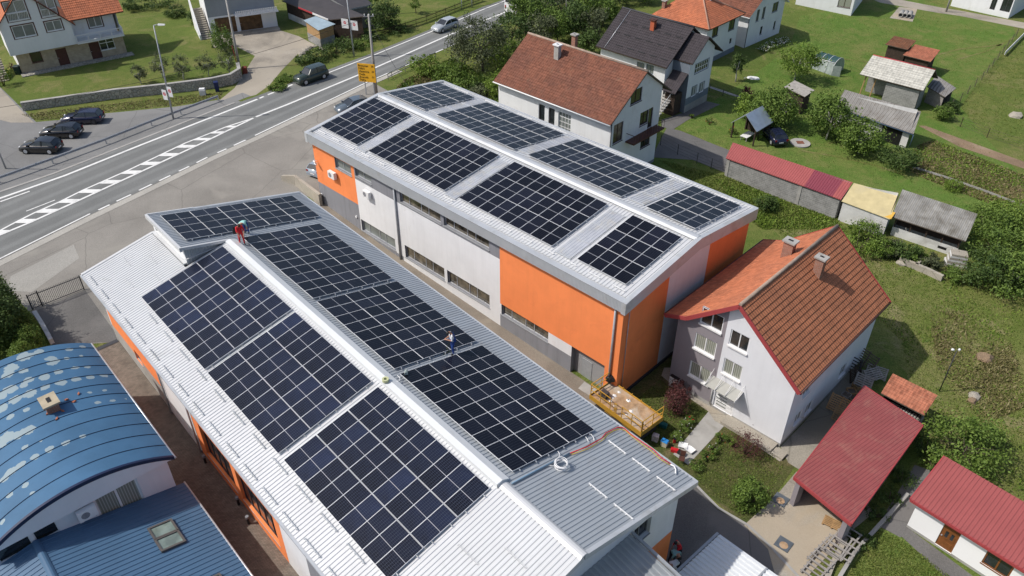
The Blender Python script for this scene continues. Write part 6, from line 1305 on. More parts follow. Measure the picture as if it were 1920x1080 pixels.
# ================================================================ people
def person(label, loc, ang, bones, cols, hair=m_black, extra=None, scale=1.0, group=None):
    """bones: name -> (x,y,z), facing +x, feet at z=0; cols: top, legs, shoe materials"""
    t = thing('person', label, 'person', loc, ang, group); t.scale = (1.12,) * 3; J = {k: Vector(v) for k, v in bones.items()}
    E = [('pelvis', 'belly', .13), ('belly', 'chest', .14), ('chest', 'neck', .055), ('neck', 'head', .085), ('head', 'crown', .07)]
    rad = dict(pelvis=.14, belly=.135, chest=.15, neck=.058, head=.10, crown=.06, nose=.02)
    ed = [('pelvis', 'belly'), ('belly', 'chest'), ('chest', 'neck'), ('neck', 'head'), ('head', 'crown'), ('head', 'nose')]
    J['crown'] = J['head'] + (J['head'] - J['neck']).normalized() * .09
    fwd = (J['head'] - J['neck']).cross(Vector((0, 1, 0))).normalized(); fwd = -fwd if fwd.x < 0 and abs(fwd.z) < .7 else fwd
    J['nose'] = J['head'] + fwd * .11 - (J['crown'] - J['head']) * .15
    for s in 'lr':
        sg = 1 if s == 'l' else -1
        for a, b, r in (('chest', 'sh', .075), ('sh', 'el', .052), ('el', 'wr', .036), ('wr', 'hd', .038)): ed.append((a if a == 'chest' else a + s, b + s)); rad[b + s] = r
        for a, b, r in (('pelvis', 'hip', .10), ('hip', 'kn', .068), ('kn', 'an', .048), ('an', 'toe', .045)): ed.append((a if a == 'pelvis' else a + s, b + s)); rad[b + s] = r
        d = (J['wr' + s] - J['el' + s]).normalized(); J['hd' + s] = J['wr' + s] + d * .07; side = d.cross(Vector((0, 0, 1))); side = side.normalized() if side.length > .2 else Vector((0, 1, 0)); cur = Vector((0, 0, -1))
        for k in range(4):
            f1, f2 = 'f%d%s' % (k, s), 'g%d%s' % (k, s); J[f1] = J['hd' + s] + d * .045 + side * (k - 1.5) * .02; J[f2] = J[f1] + d * (.03 + .008 * (1.5 - abs(k - 1.2))) + cur * .02
            ed += [('hd' + s, f1), (f1, f2)]; rad[f1] = .0095; rad[f2] = .008
        J['t' + s] = J['wr' + s] + d * .05 + side * .045; ed.append(('wr' + s, 't' + s)); rad['t' + s] = .011
    names = list(J); me = bpy.data.meshes.new('body'); me.from_pydata([J[n] for n in names], [(names.index(a), names.index(b)) for a, b in ed], [])
    ob = bpy.data.objects.new('body', me); C.objects.link(ob); md = ob.modifiers.new('s', 'SKIN'); sv = me.skin_vertices[0].data
    for i, n in enumerate(names): sv[i].radius = (rad[n], rad[n] * (.95 if n not in ('chest', 'belly', 'pelvis') else 1.0)); sv[i].use_root = n == 'pelvis'
    sb = ob.modifiers.new('b', 'SUBSURF'); sb.levels = 2; sb.render_levels = 2
    dg = bpy.context.evaluated_depsgraph_get(); m2 = bpy.data.meshes.new_from_object(ob.evaluated_get(dg)); bpy.data.objects.remove(ob)
    m2.materials.clear()
    for q in (*cols, m_skin, hair): m2.materials.append(q)
    def seg(a, b, p): ab = b - a; tt = max(0, min(1, (p - a).dot(ab) / max(1e-9, ab.length_squared))); return (a + ab * tt - p).length
    part = {}
    for a, b in ed:
        if b in ('hipl', 'hipr', 'knl', 'knr', 'anl', 'anr'): mi = 1
        elif b in ('toel', 'toer'): mi = 2
        elif b in ('belly', 'chest', 'shl', 'shr') : mi = 0
        elif b in ('ell', 'elr'): mi = 0
        else: mi = 3
        part[(a, b)] = mi
    for p in m2.polygons:
        c = p.center; best = min(part, key=lambda e: seg(J[e[0]], J[e[1]], c) - rad[e[1]] * .5); p.material_index = part[best]; p.use_smooth = True
        if (c - J['pelvis']).dot((J['belly'] - J['pelvis']).normalized()) < .03 and best in (('pelvis', 'belly'),): p.material_index = 1
    body = bpy.data.objects.new('body', m2); C.objects.link(body); body.parent = t
    bm = bmesh.new(); bmesh.ops.create_icosphere(bm, subdivisions=2, radius=.108); up_ = (J['crown'] - J['head']).normalized()
    for v in bm.verts: v.co = v.co * (1.0 if v.co.z > -.02 else .9)
    M3 = up_.to_track_quat('Z', 'Y').to_matrix().to_4x4()
    bmesh.ops.delete(bm, geom=[v for v in bm.verts if v.co.z < -.03], context='VERTS')
    for v in bm.verts: v.co = M3 @ v.co + J['head'] + up_ * .035 - fwd * .022
    me = bpy.data.meshes.new('hair'); bm.to_mesh(me); bm.free(); me.materials.append(hair); [setattr(p, 'use_smooth', True) for p in me.polygons]
    h = bpy.data.objects.new('hair' if extra is None else extra, me); C.objects.link(h); h.parent = t
    return t, J
def pose(bend=0, arms='down', stance=.1, stoop=0, crouch=0):
    B = dict(pelvis=(0, 0, .93 - crouch), belly=(0, 0, 1.12), chest=(.0, 0, 1.36), neck=(.01, 0, 1.50), head=(.04, 0, 1.63))
    for s, g in (('l', 1), ('r', -1)):
        B['sh' + s] = (0, g * .185, 1.40)
        if arms == 'down': B['el' + s] = (-.02, g * .24, 1.12); B['wr' + s] = (.06, g * .23, .87)
        elif arms == 'phone': B['el' + s] = (.06, g * .24, 1.14); B['wr' + s] = (.30, g * .07, 1.20)
        else: B['el' + s] = (.22, g * .22, 1.20); B['wr' + s] = (.42, g * .14, 1.02)
    a = R(bend); o = Vector((0, 0, .93))
    for k in list(B):
        if k == 'pelvis': continue
        v = Vector(B[k]) - o; x = v.x * math.cos(a) + v.z * math.sin(a); z = -v.x * math.sin(a) + v.z * math.cos(a); B[k] = (x, v.y, z + o.z - crouch)
    n = Vector(B['neck']); h = Vector(B['head']) - n; a2 = R(stoop); B['head'] = tuple(n + Vector((h.x * math.cos(a2) + h.z * math.sin(a2), 0, -h.x * math.sin(a2) + h.z * math.cos(a2))))
    for s, g in (('l', 1), ('r', -1)):
        B['hip' + s] = (0, g * .095, .88 - crouch); B['kn' + s] = (.05 + crouch * .75 + g * stance * .3, g * .12, max(.30, .49 - crouch * .35)); B['an' + s] = (-.03 + g * stance + crouch * .15, g * .12, .09); B['toe' + s] = (.13 + g * stance + crouch * .15, g * .14, .05)
    return B
m_redcl = plain('red_workwear', (.62, .02, .03), .8, .1, 6); m_bluecl = plain('blue_overalls', (.02, .06, .25), .8, .12, 6); m_whcl = plain('white_shirt', (.66, .68, .70), .8, .06, 6); m_tealcl = plain('teal_shirt', (.22, .40, .40), .8, .08, 6); m_dkcl = plain('dark_trousers', (.02, .02, .03), .85, .1, 6); m_brhair = plain('brown_hair', (.05, .025, .015), .8, .1, 20)
def onL(u, v, sg=-1): return FL.W(FL.hit(u, v, (0, 0, 8.06), (0, sg * 2 / 8.9, 1)))
t, J = person('worker in white hooded top and blue overalls looking down at his hands on the roof', onL(850, 663), R(200), pose(8, 'phone', .05, 38), (m_whcl, m_bluecl, m_black), m_black)
mb = MB(); q = J['chest']; mb.beam(q + Vector((-.165, .08, -.15)), q + Vector((-.12, .1, .1)), .05, .02); mb.beam(q + Vector((-.165, -.08, -.15)), q + Vector((-.12, -.1, .1)), .05, .02); mb.box(-.16, .15, -.15, .15, .93, 1.14); mb.build('overall_bib', m_bluecl, t)
t2 = thing('safety_rope', 'thin green rope trailing beside the worker in blue overalls', 'rope', onL(843, 660)); mb = MB(); mb.tube([(0, 0, .05), (-.15, -.1, .4), (.05, .0, .95), (.1, 0, 1.1)], .018, 5); mb.tube([(0, 0, .05), (-.35, -.3, .06), (-.6, -.2, .03), (-.5, .2, .03)], .018, 5); mb.build('rope', plain('rope_green', (.14, .16, .04), .9, .1, 3), t2)
t, J = person('worker in red shirt and trousers with a dark backpack stepping on the roof ridge', onL(455, 458), R(-60), pose(14, 'front', .12, 20), (m_redcl, m_redcl, m_black), m_brhair)
t2 = thing('backpack', 'dark backpack carried by the worker in red', 'bag', t.location + Vector((-.28, .12, 1.2))); mb = MB(); mb.hexa([(-.2, -.16, -.3), (.12, -.16, -.3), (.12, .16, -.3), (-.2, .16, -.3)], [(-.14, -.13, .26), (.1, -.13, .26), (.1, .13, .26), (-.14, .13, .26)]); mb.build('bag_body', m_black, t2); mb = MB(); mb.box(-.24, -.17, -.1, .1, -.25, 0); mb.build('pocket', m_darkmetal, t2)
t, J = person('worker in pale teal shirt and blue trousers bending down behind the worker in red', onL(464, 437), R(-95), pose(74, 'front', .05, 15), (plain('pale_teal_shirt', (.36, .68, .62), .8, .05, 5), m_bluecl, m_black), m_brhair)
b0 = lambda u, v: G(u, v)
t, J = person('man in red vest and dark trousers standing on the drive', b0(1271, 1047), R(200), pose(18, 'front', .12, 25), (m_redcl, m_dkcl, m_black), m_black)
t, J = person('man in teal shirt bending forward beside the orange wall', b0(1258, 1052), R(-70), pose(60, 'front', .05, 20), (m_tealcl, m_dkcl, m_black), m_black)
t, J = person('man in white shirt bending down next to the white canopy edge', b0(1268, 1072), R(215), pose(78, 'front', .05, 10), (m_whcl, m_dkcl, m_black), m_black)
# ================================================================ yellow work platform
Pz = -.55; P = [at(*q, Pz) for q in ((1105, 742), (1202, 814), (1240, 775), (1142, 711))]; d = P[1] - P[0]; fr = Fr(P[0].x, P[0].y, -2, math.degrees(math.atan2(d.y, d.x))); Lx = d.length; Ly = fr.loc(P[3]).y; t = fr.thing('work_platform', 'yellow scissor lift platform with board deck and debris beside the roller door', 'lift'); pz = Pz + 2
m_yell = plain('yellow_paint', (.48, .27, .04), .5, .12, 1.5, dirt=(.25, .16, .06), dirtpos=.66); m_deck = plain('plywood_deck', (.40, .26, .15), .85, .35, 2.5, dirt=(.50, .44, .36), dirtpos=.55)
mb = MB(); mb.box(.06, Lx - .06, .06, Ly - .06, pz - .06, pz); mb.build('deck', m_deck, t)
mb = MB()
for x0, x1, y0, y1 in ((0, Lx, 0, .05), (0, Lx, Ly - .05, Ly), (0, .05, .05, Ly - .05), (Lx - .05, Lx, .05, Ly - .05)): mb.box(x0, x1, y0, y1, pz - .28, pz + .12)
mb.build('side_frame', m_yell, t)
def rail(x0, y0, x1, y1, h0, h1=1.05, tilt=0):
    mb = MB(); a = Vector((x0, y0, pz + .1)); b = Vector((x1, y1, pz + .1)); up_ = Vector((0, 0, h1)); n = 3
    for k in range(n): p = lerp(a, b, k / (n - 1)); mb.beam(p, p + up_, .045)
    for z in (.5, 1.0): mb.beam(a + up_ * z, b + up_ * z, .05)
    return mb.build('guard_rail', m_yell, t)
rail(.1, .03, Lx * .40, .03, 0); rail(Lx * .62, .03, Lx - .05, .03, 0); rail(Lx - .03, .1, Lx - .03, Ly - .1, 0); rail(.03, .1, .03, Ly - .1, 0, 1.0); rail(Lx * .48, .03, Lx * .52, .03, 0, .9)
for x in np.linspace(.3, Lx - .3, 6): mb = MB(); mb.box(x - .03, x + .03, Ly - .06, Ly + .01, pz - .25, pz + .22); mb.build('socket', m_yell, t)
mb = MB()
for x0, x1 in ((.5, Lx - .5), (Lx - .5, .5)): mb.beam((x0, .45, .35), (x1, .45, pz - .3), .12); mb.beam((x0, Ly - .45, .35), (x1, Ly - .45, pz - .3), .12)
mb.build('scissor_arms', m_yell, t)
mb = MB(); mb.box(.3, Lx - .3, .25, Ly - .25, .25, .55); mb.build('chassis', m_darkmetal, t)
for x in (.7, Lx - .7):
    for y in (.2, Ly - .2): mb = MB(); mb.tube([(x, y - .12, .3), (x, y + .12, .3)], .3, 14, sm=False); mb.build('wheel', m_black, t)
for i in range(9):
    x, y = .8 + rnd.random() * (Lx - 1.4), .4 + rnd.random() * (Ly - .8); o = MB(); a = rnd.random() * 3; w_ = .08 + rnd.random() * .1
    pts = [(x + w_ * math.cos(a + k * 1.26) * (1 + .4 * rnd.random()), y + w_ * math.sin(a + k * 1.26), 0) for k in range(5)]; o.hexa([Vector(p) + Vector((0, 0, pz + .004)) for p in pts], [Vector(p) * .5 + Vector((x, y, 0)) * .5 + Vector((0, 0, pz + .06)) for p in pts])
    q = o.build('paper_scrap', m_whitepl); q.location = fr.o; q.rotation_euler = (0, 0, fr.a); tag(q, 'crumpled white scrap lying on the platform deck', 'scrap', 'scraps of packaging on the platform deck')
t2 = thing('bin_bag', 'black plastic bag hanging at the platform corner', 'bag', fr.W((.15, Ly - .35, pz + .55))); bm = bmesh.new(); bmesh.ops.create_icosphere(bm, subdivisions=3, radius=.34)
for v in bm.verts: v.co *= 1 + .16 * math.sin(v.co.x * 17) * math.cos(v.co.y * 13); v.co.z *= .9
me = bpy.data.meshes.new('bag_body'); bm.to_mesh(me); bm.free(); me.materials.append(m_black); o = bpy.data.objects.new('bag_body', me); C.objects.link(o); o.parent = t2
t2 = fr.thing('generator', 'small dark engine unit on the platform near the bag', 'machine'); mb = MB(); mb.box(.5, 1.05, .5, .95, pz + .05, pz + .5); mb.build('engine', m_darkmetal, t2); mb = MB(); mb.tube([(.45, .45, pz), (.45, .45, pz + .6), (1.1, .45, pz + .6), (1.1, .45, pz)], .025, 6); mb.build('frame', m_yell, t2)
# ================================================================ things round the garden and roof
def boxthing(name, label, cat, uv, w, d, h, mat, ang=0, lid=None, lm=None, z=0, taper=1.0, group=None, lidname='lid'):
    b = G(*uv) if not isinstance(uv, Vector) else uv; t = thing(name, label, cat, b + Vector((0, 0, z)), R(ang), group); mb = MB(); k = taper
    mb.hexa([(-w / 2 * k, -d / 2 * k, .01), (w / 2 * k, -d / 2 * k, .01), (w / 2 * k, d / 2 * k, .01), (-w / 2 * k, d / 2 * k, .01)], [(-w / 2, -d / 2, h), (w / 2, -d / 2, h), (w / 2, d / 2, h), (-w / 2, d / 2, h)]); mb.build('casing', mat, t)
    if lid: mb = MB(); mb.hexa([(-w / 2 - .02, -d / 2 - .02, h + .002), (w / 2 + .02, -d / 2 - .02, h + .002), (w / 2 + .02, d / 2 + .02, h + .002), (-w / 2 - .02, d / 2 + .02, h + .002)], [(-w * .46, -d * .46, h + lid), (w * .46, -d * .46, h + lid), (w * .46, d * .46, h + lid), (-w * .46, d * .46, h + lid)]); mb.build(lidname, lm or mat, t)
    return t
m_teal = plain('teal_plastic', (.015, .12, .12), .5, .1, 3); m_bluel = plain('blue_plastic', (.03, .22, .55), .45, .06, 3); m_pred = plain('red_plastic', (.50, .015, .02), .45, .08, 3)
boxthing('washing_machine', 'white machine with open black top against the mauve wall', 'appliance', (1266, 722), .75, .7, .95, m_whitepl, -44, .03, m_black)
t = boxthing('toolbox', 'teal toolbox on the grass below the platform', 'toolbox', (1243, 800), .55, .3, .25, m_teal, -30, .08, m_teal); mb = MB(); mb.tube([(-.15, 0, .33), (-.12, 0, .42), (.12, 0, .42), (.15, 0, .33)], .02, 6); mb.build('handle', m_teal, t)
boxthing('paint_sack', 'white and dark red printed sack standing on the grass', 'sack', (1228, 826), .42, .32, .55, plain('printed_sack', (.62, .55, .55), .7, .5, 6, dirt=(.20, .06, .06), dirtpos=.55), -30, .05)
boxthing('cool_box', 'cream box with bright blue lid near the roof corner', 'box', (1245, 836), .48, .36, .5, plain('cream_plastic', (.55, .50, .38), .6, .08, 3), -35, .06, m_bluel, taper=.85)
t = boxthing('red_toolbox', 'red toolbox at the end of the garden path', 'toolbox', (1265, 847), .55, .25, .22, m_pred, -20, .06, m_pred)
boxthing('red_can', 'small red can among the roses', 'can', (1264, 830), .16, .16, .38, m_pred, 0, .05, m_black)
def pan(uv, ang, label):
    t = thing('seat_shell', label, 'seat', G(*uv) + Vector((0, 0, .05)), R(ang)); mb = MB(); n = 6
    for i in range(n):
        for j in range(n):
            def h(a, b): return .05 + .22 * max(abs(a - .5), abs(b - .5)) ** 2 * 2
            q = [(i / n, j / n), ((i + 1) / n, j / n), ((i + 1) / n, (j + 1) / n), (i / n, (j + 1) / n)]; mb.face([((a - .5) * .62, (b - .5) * .55, h(a, b)) for a, b in q], 0, True)
    mb.build('shell', m_whitepl, t); mb = MB(); mb.box(-.22, .22, -.2, .2, 0, .045); mb.build('base', m_greywood, t)
pan((1280, 838), -20, 'white moulded seat lying on the path, upper of the two'); pan((1293, 846), -50, 'white moulded seat lying on the path, lower of the two')
t = thing('garden_chair', 'small dark brown folding chair on the path end', 'chair', G(1277, 868), R(-110)); mb = MB(); mb.box(-.22, .22, -.2, .2, .42, .46); mb.build('seat', m_brown, t); mb = MB(); mb.hexa([(-.22, -.2, .55), (-.19, -.2, .55), (-.19, .2, .55), (-.22, .2, .55)], [(-.32, -.2, .9), (-.29, -.2, .9), (-.29, .2, .9), (-.32, .2, .9)]); mb.build('backrest', m_brown, t)
for y in (-.18, .18):
    for a, b in (((-.25, y, 0), (.2, y, .44)), ((.22, y, 0), (-.3, y, .85))): mb = MB(); mb.tube([a, b], .014, 6); mb.build('leg', m_darkmetal, t)
t = boxthing('black_holdall', 'black holdall on the path between seats and chair', 'bag', (1277, 852), .5, .28, .25, m_black, -40, .05); 
m_pal = plain('pallet_wood', (.30, .22, .13), .85, .3, 3, .2, 15)
def pallet(loc, rot, label, mat=m_pal, n=5, group=None, Wp=1.2, Dp=.8):
    t = thing('pallet', label, 'pallet', loc, 0, group); t.rotation_euler = rot
    for k in range(n): y = -Dp / 2 + (k + .5) * Dp / n; mb = MB(); mb.box(-Wp / 2, Wp / 2, y - .045, y + .045, .10, .125); mb.build('top_board', mat, t)
    for x in (-Wp / 2 + .05, 0, Wp / 2 - .05): mb = MB(); mb.box(x - .045, x + .045, -Dp / 2, Dp / 2, 0, .098); mb.build('bearer', mat, t)
    return t
gp_ = 'pallets and crates behind the lilac house'
pallet(G(1561, 984) + Vector((0, 0, .06)), (0, 0, R(-35)), 'fresh wooden pallet lying in the concrete yard', m_newwood, 6)
pallet(G(1571, 772) + Vector((0, 0, .7)), (R(60), 0, R(-40)), 'new yellowish pallet leaning behind the garage roof', m_newwood, 8, gp_, 1.6, 1.3)
pallet(G(1620, 690) + Vector((0, 0, .9)), (R(70), 0, R(-60)), 'dark weathered pallet leaning near the house corner', m_wood, 7, gp_, 1.7, 1.4)
pallet(G(1598, 712) + Vector((0, 0, .8)), (R(75), 0, R(40)), 'nearly black pallet stood upright against the back wall', m_dkwood, 7, gp_, 1.5, 1.2)
pallet(G(1640, 708) + Vector((0, 0, .5)), (R(15), 0, R(-30)), 'greyed pallet lying on the pile next to the wood store', m_greywood, 7, gp_, 1.5, 1.2)
pallet(G(1632, 716) + Vector((0, 0, .75)), (R(30), 0, R(20)), 'grey pallet tipped steeply on top of the pile', m_greywood, 6, gp_, 1.4, 1.0)
for i, (u, v, w, h, mt, tx) in enumerate([(1594, 742, .6, .5, m_newwood, 'pale wooden crate in the pile nearest the lilac house'), (1606, 730, .6, .5, m_newwood, 'upper pale wooden crate on the pile'), (1583, 751, .55, .6, m_greywood, 'greyish crate at the left foot of the crate pile'), (1600, 755, .6, .45, m_pal, 'brown crate at the right foot of the crate pile'), (1612, 745, .6, .4, m_pal, 'brown crate touching the red garage roof edge')]):
    b = G(u, v); t = thing('crate', tx, 'crate', b, R(20 * i), gp_)
    for z in (.05, h * .5, h - .08):
        mb = MB(); 
        for sx, sy in ((1, 0), (-1, 0), (0, 1), (0, -1)):
            if sx: mb.box(sx * w / 2 - .015, sx * w / 2 + .015, -w / 2 + .016, w / 2 - .016, z, z + .13)
            else: mb.box(-w / 2, w / 2, sy * w / 2 - .015, sy * w / 2 + .015, z, z + .13)
        mb.build('slat_ring', mt, t)
    mb = MB(); mb.box(-w / 2 + .02, w / 2 - .02, -w / 2 + .02, w / 2 - .02, .02, h - .06); mb.build('fill', m_wood, t)
def ladder(a, b, w, n, label, mat=m_greywood, h=.3, group=None):
    A_ = G(*a); B_ = G(*b); d = B_ - A_; t = thing('wooden_rack', label, 'rack', A_ + Vector((0, 0, h)), math.atan2(d.y, d.x), group); Ln = d.length
    for y in (-w / 2, w / 2): mb = MB(); mb.box(0, Ln, y - .05, y + .05, 0, .1); mb.build('rail', mat, t)
    for k in range(n): x = .1 + (Ln - .2) * k / (n - 1); mb = MB(); mb.box(x - .04, x + .04, -w / 2 - .1, w / 2 + .1, .102, .16); mb.build('rung', mat, t)
gl_ = 'weathered wooden racks at the yard edge'
ladder((1595, 1002), (1556, 1050), 1.1, 5, 'grey wooden rack nearest the garage pier', group=gl_, h=.45); ladder((1573, 1020), (1528, 1066), 1.2, 7, 'grey slatted rack in the middle of the rack pile', group=gl_, h=.25); ladder((1552, 1040), (1515, 1085), 1.0, 7, 'close-slatted grey rack nearest the picture bottom', group=gl_, h=.1); ladder((1602, 1025), (1578, 1062), .5, 4, 'narrow open rack on the weedy side of the pile', group=gl_, h=.5)
for uv, la in (((1463, 938), 'square steel cover with rust stain, nearer the round green bush'), ((1469, 1021), 'square steel cover with sandy patch, nearer the drive')):
    b = G(*uv); t = thing('manhole_cover', la, 'cover', b + Vector((0, 0, .05)), R(-42)); mb = MB(); mb.box(-.45, .45, -.45, .45, 0, .03); mb.build('plate', plain('steel_plate', (.13, .15, .17), .5, .2, 2, metal=.3), t); mb = MB(); mb.tube([(.05, -.1, .031), (.05, -.1, .036)], .27, 14, sm=False); mb.build('rust_patch', m_deck, t)
b = G(1500, 269); t = thing('well_ring', 'round concrete well cover with rusty square lid on the lawn', 'well cover', b); mb = MB(); mb.tube([(0, 0, 0), (0, 0, .12)], 1.15, 24, sm=False); mb.build('ring', m_concrete, t); mb = MB(); mb.box(-.4, .4, -.35, .35, .121, .16); mb.build('lid', plain('rust', (.20, .08, .05), .8, .3, 3), t)
sheet_poly('pipe_pad', gp((1668, 34), (1686, 13), (1720, 17), (1711, 41)), .03, m_slabc)
for i, (u, v) in enumerate(((1687, 33), (1695, 34), (1703, 35))):
    b = G(u, v); t = thing('concrete_pipe', ('left', 'middle', 'right')[i] + ' one of three concrete pipes lying on the pad', 'pipe', b + Vector((0, 0, .4)), R(60), 'concrete pipes on the pad'); mb = MB(); n = 16
    for k in range(n):
        a0, a1 = 2 * math.pi * k / n, 2 * math.pi * (k + 1) / n; c_ = lambda a, r, x: (x, r * math.cos(a), r * math.sin(a)); mb.face([c_(a0, .36, 0), c_(a0, .36, 2), c_(a1, .36, 2), c_(a1, .36, 0)], 0, True); mb.face([c_(a0, .28, 0), c_(a1, .28, 0), c_(a1, .28, 2), c_(a0, .28, 2)], 0); mb.face([c_(a0, .28, 0), c_(a0, .36, 0), c_(a1, .36, 0), c_(a1, .28, 0)]); mb.face([c_(a0, .28, 2), c_(a1, .28, 2), c_(a1, .36, 2), c_(a0, .36, 2)])
    mb.build('pipe_shell', m_concrete, t)
def lid(label, uv, w, h, mat, ang=0): return boxthing('bin', label, 'bin', uv, w, w, h, mat, ang, .06, mat, taper=.85)
lid('dark green bin beside the entrance stair of the white house', (36, 139), .7, 1.1, plain('green_bin', (.012, .03, .022), .5, .1, 3)); lid('blue bin standing below the stone wall', (408, 171), .55, 1.2, plain('blue_bin', (.01, .02, .09), .5, .1, 3), 20)
boxthing('service_box', 'low white service box below the stone wall', 'box', (381, 178), .7, .5, .6, m_whiteold, 10, .25, m_whitepl); boxthing('red_pot', 'rusty red drum at the end of the stone wall', 'drum', (460, 137), .6, .6, .8, plain('rusty_red', (.20, .05, .03), .8, .2, 3), 10, .05)
bp = G(1412, 147); t = thing('pool_cover', 'white oval tray lying on the lawn by the house', 'tray', bp, R(-15)); mb = MB(); pts = [(.9 * math.cos(k * .52), .5 * math.sin(k * .52)) for k in range(12)]; mb.hexa([(x, y, 0) for x, y in pts], [(x * .85, y * .85, .15) for x, y in pts]); mb.build('tray_body', m_whitepl, t); mb = MB(); mb.box(-2, -1.0, -.4, .4, 0, .05); mb.build('grey_mat', m_mgrey, t)
# rocks
def rock(uv, r, label, mat=m_concrete, group=None, seed=1):
    rr = random.Random(seed); bm = bmesh.new(); bmesh.ops.create_icosphere(bm, subdivisions=2, radius=r)
    for v in bm.verts: v.co *= .8 + .4 * rr.random(); v.co.z = max(v.co.z * .7, -r * .2)
    me = bpy.data.meshes.new('rock'); bm.to_mesh(me); bm.free(); me.materials.append(mat); o = bpy.data.objects.new('rock', me); C.objects.link(o); o.location = G(*uv); tag(o, label, 'rock', group)
for i, (u, v, r) in enumerate([(566, 101, .5), (572, 96, .55), (579, 91, .5), (589, 88, .4), (601, 92, .35), (608, 95, .4), (563, 107, .4)]): rock((u, v), r, 'pale rock in the heap at the corner of the gravel yard', m_slabc, 'pale rocks heaped by the kiosk', i)
rock((1690, 495), .5, 'broken concrete lump at the left end of the ruined wall', m_slabc, None, 20); rock((1905, 0 + 218), .8, 'pale stone slab beside the plot fence', m_slabc, None, 21); rock((1846, 672), .6, 'earth-brown lump in the rough meadow right of the lamp', m_dirt, None, 22); rock((1827, 743), .45, 'pale stone nearer the wood store in the rough meadow', m_slabc, None, 23); rock((1823, 752), .35, 'small tan stone just below the pale stone', m_dirt, None, 24)
b = G(1790, 497); t = thing('stone_pile', 'stack of flat pale slabs beside the old barn', 'stone stack', b, R(-20))
for i in range(7): mb = MB(); s_ = 1.0 - .05 * i; mb.box(-s_ + .1 * rnd.random(), s_ - .1 * rnd.random(), -.5, .5, i * .2, i * .2 + .17); mb.build('slab', m_whiteold if i % 2 else m_slabc, t)
# wall mounted units
def acunit(wall, px, fr, label, w=.85, h=.6, zoff=0):
    s_, z = wall.px(*px); p = wall.P(s_, z, .0); t = thing('air_conditioner', label, 'air conditioner', fr.W(p), fr.a + math.atan2(wall.d.y, wall.d.x)); mb = MB(); mb.box(-w / 2, w / 2, -.42, -.1, -h / 2, h / 2); c = mb.build('casing', m_whitepl, t)
    mb = MB(); n = 16; mb.face([(-.12 + .23 * math.cos(2 * math.pi * k / n), -.424, .23 * math.sin(2 * math.pi * k / n)) for k in range(n)][::-1]); mb.build('fan_grille', m_mgrey, c)
    for x in (-w * .35, w * .35): mb = MB(); mb.box(x - .02, x + .02, -.42, -.002, -h / 2 - .05, -h / 2 - .004); mb.build('bracket', m_galv, t)
wRf = Wall(FRR, (36.4, 8.35), (0, 8.35)); acunit(wRf, (627, 326), FRR, 'air conditioner unit on the orange wall under the window', .95, .65); acunit(wRf, (692, 362), FRR, 'air conditioner unit on the light grey wall'); acunit(Wall(FB, (.25, 9.7), (.25, .4)), (160, 956), FB, 'air conditioner unit on the lilac gable of the blue building', 1.0, .7)
for px, la in (((595, 301), 'upper white security camera at the far orange wall corner'), ((597, 305), 'lower white security camera at the far orange wall corner')):
    s_, z = wRf.px(*px); p = wRf.P(max(s_, .15), z, .0); t = thing('security_camera', la, 'camera', FRR.W(p), FRR.a + math.pi); mb = MB(); mb.tube([(0, -.005, 0), (0, -.3, .05)], .03, 6); mb.build('bracket', m_whitepl, t); mb = MB(); mb.tube([(-.15, -.32, .02), (.2, -.38, -.02)], .075, 8); mb.build('camera_body', m_whitepl, t)
for px, la in (((604, 364), 'small round wall light on the far grey wall end'), ((669, 406), 'small round wall light by the lower window of the grey wall')):
    s_, z = wRf.px(*px); t = thing('wall_light', la, 'wall light', FRR.W(wRf.P(max(s_, .2), z, 0)), FRR.a + math.pi); mb = MB(); mb.tube([(0, -.005, 0), (0, -.1, 0)], .12, 12, sm=False); mb.build('shade', m_whitepl, t)
# roof clutter
m_cr = plain('red_cable', (.50, .02, .015), .5, .05, 3); m_cy = plain('yellow_cable', (.50, .36, .02), .5, .05, 3)
def roofrun(pts, r, name, label, mat, off=.05, sg=-1):
    r *= .72
    P = [FL.hit(u, v, (0, 0, 8.06 + off), (0, sg * 2 / 8.9, 1)) for u, v in pts]; P = [FL.W(p) for p in P]; o = P[0]; mb = MB(); mb.tube([p - o for p in P], r, 6); ob = mb.build(name, mat); ob.location = o; tag(ob, label, 'cable')
roofrun([(1068, 850), (1100, 838), (1128, 822), (1136, 812), (1148, 806), (1158, 801), (1166, 801), (1172, 804), (1180, 812), (1200, 826), (1225, 843), (1240, 858), (1258, 870)], .045, 'red_cable', 'thick red cable snaking across the bare grey roof corner', m_cr)
roofrun([(1072, 852), (1104, 841), (1130, 825), (1139, 815), (1150, 808), (1162, 804), (1172, 807), (1186, 819), (1204, 833), (1222, 846), (1238, 861), (1256, 872)], .03, 'yellow_cable', 'thin yellow cable running beside the red one on the grey roof', m_cy)
roofrun([(1257, 871), (1264, 874), (1267, 880), (1267, 888)], .06, 'white_conduit', 'short curved white conduit at the roof eave', m_whitepl)
roofrun([(960, 906), (1015, 877), (1068, 850)], .07, 'blue_trunking', 'pale blue trunking along the foot of the last array', plain('pale_blue_metal', (.17, .27, .37), .4, .05, 2))
for k, pts in enumerate(([(1046, 846), (1050, 852), (1048, 857)], [(1098, 819), (1102, 824), (1103, 829)], [(1108, 814), (1113, 820), (1114, 826)], [(745, 704), (750, 708), (749, 714), (744, 716)])): roofrun(pts, .03, 'white_cable_end', ('white cable loop near the coil', 'white cable tail under the last array corner, left one', 'white cable tail under the last array corner, right one', 'white cable curl at the ridge end of the black array')[k], m_whitepl, .12)
p = onL(1051, 876); t = thing('cable_coil', 'round coil of white cable lying on the grey roof', 'cable coil', p); rr = random.Random(5)
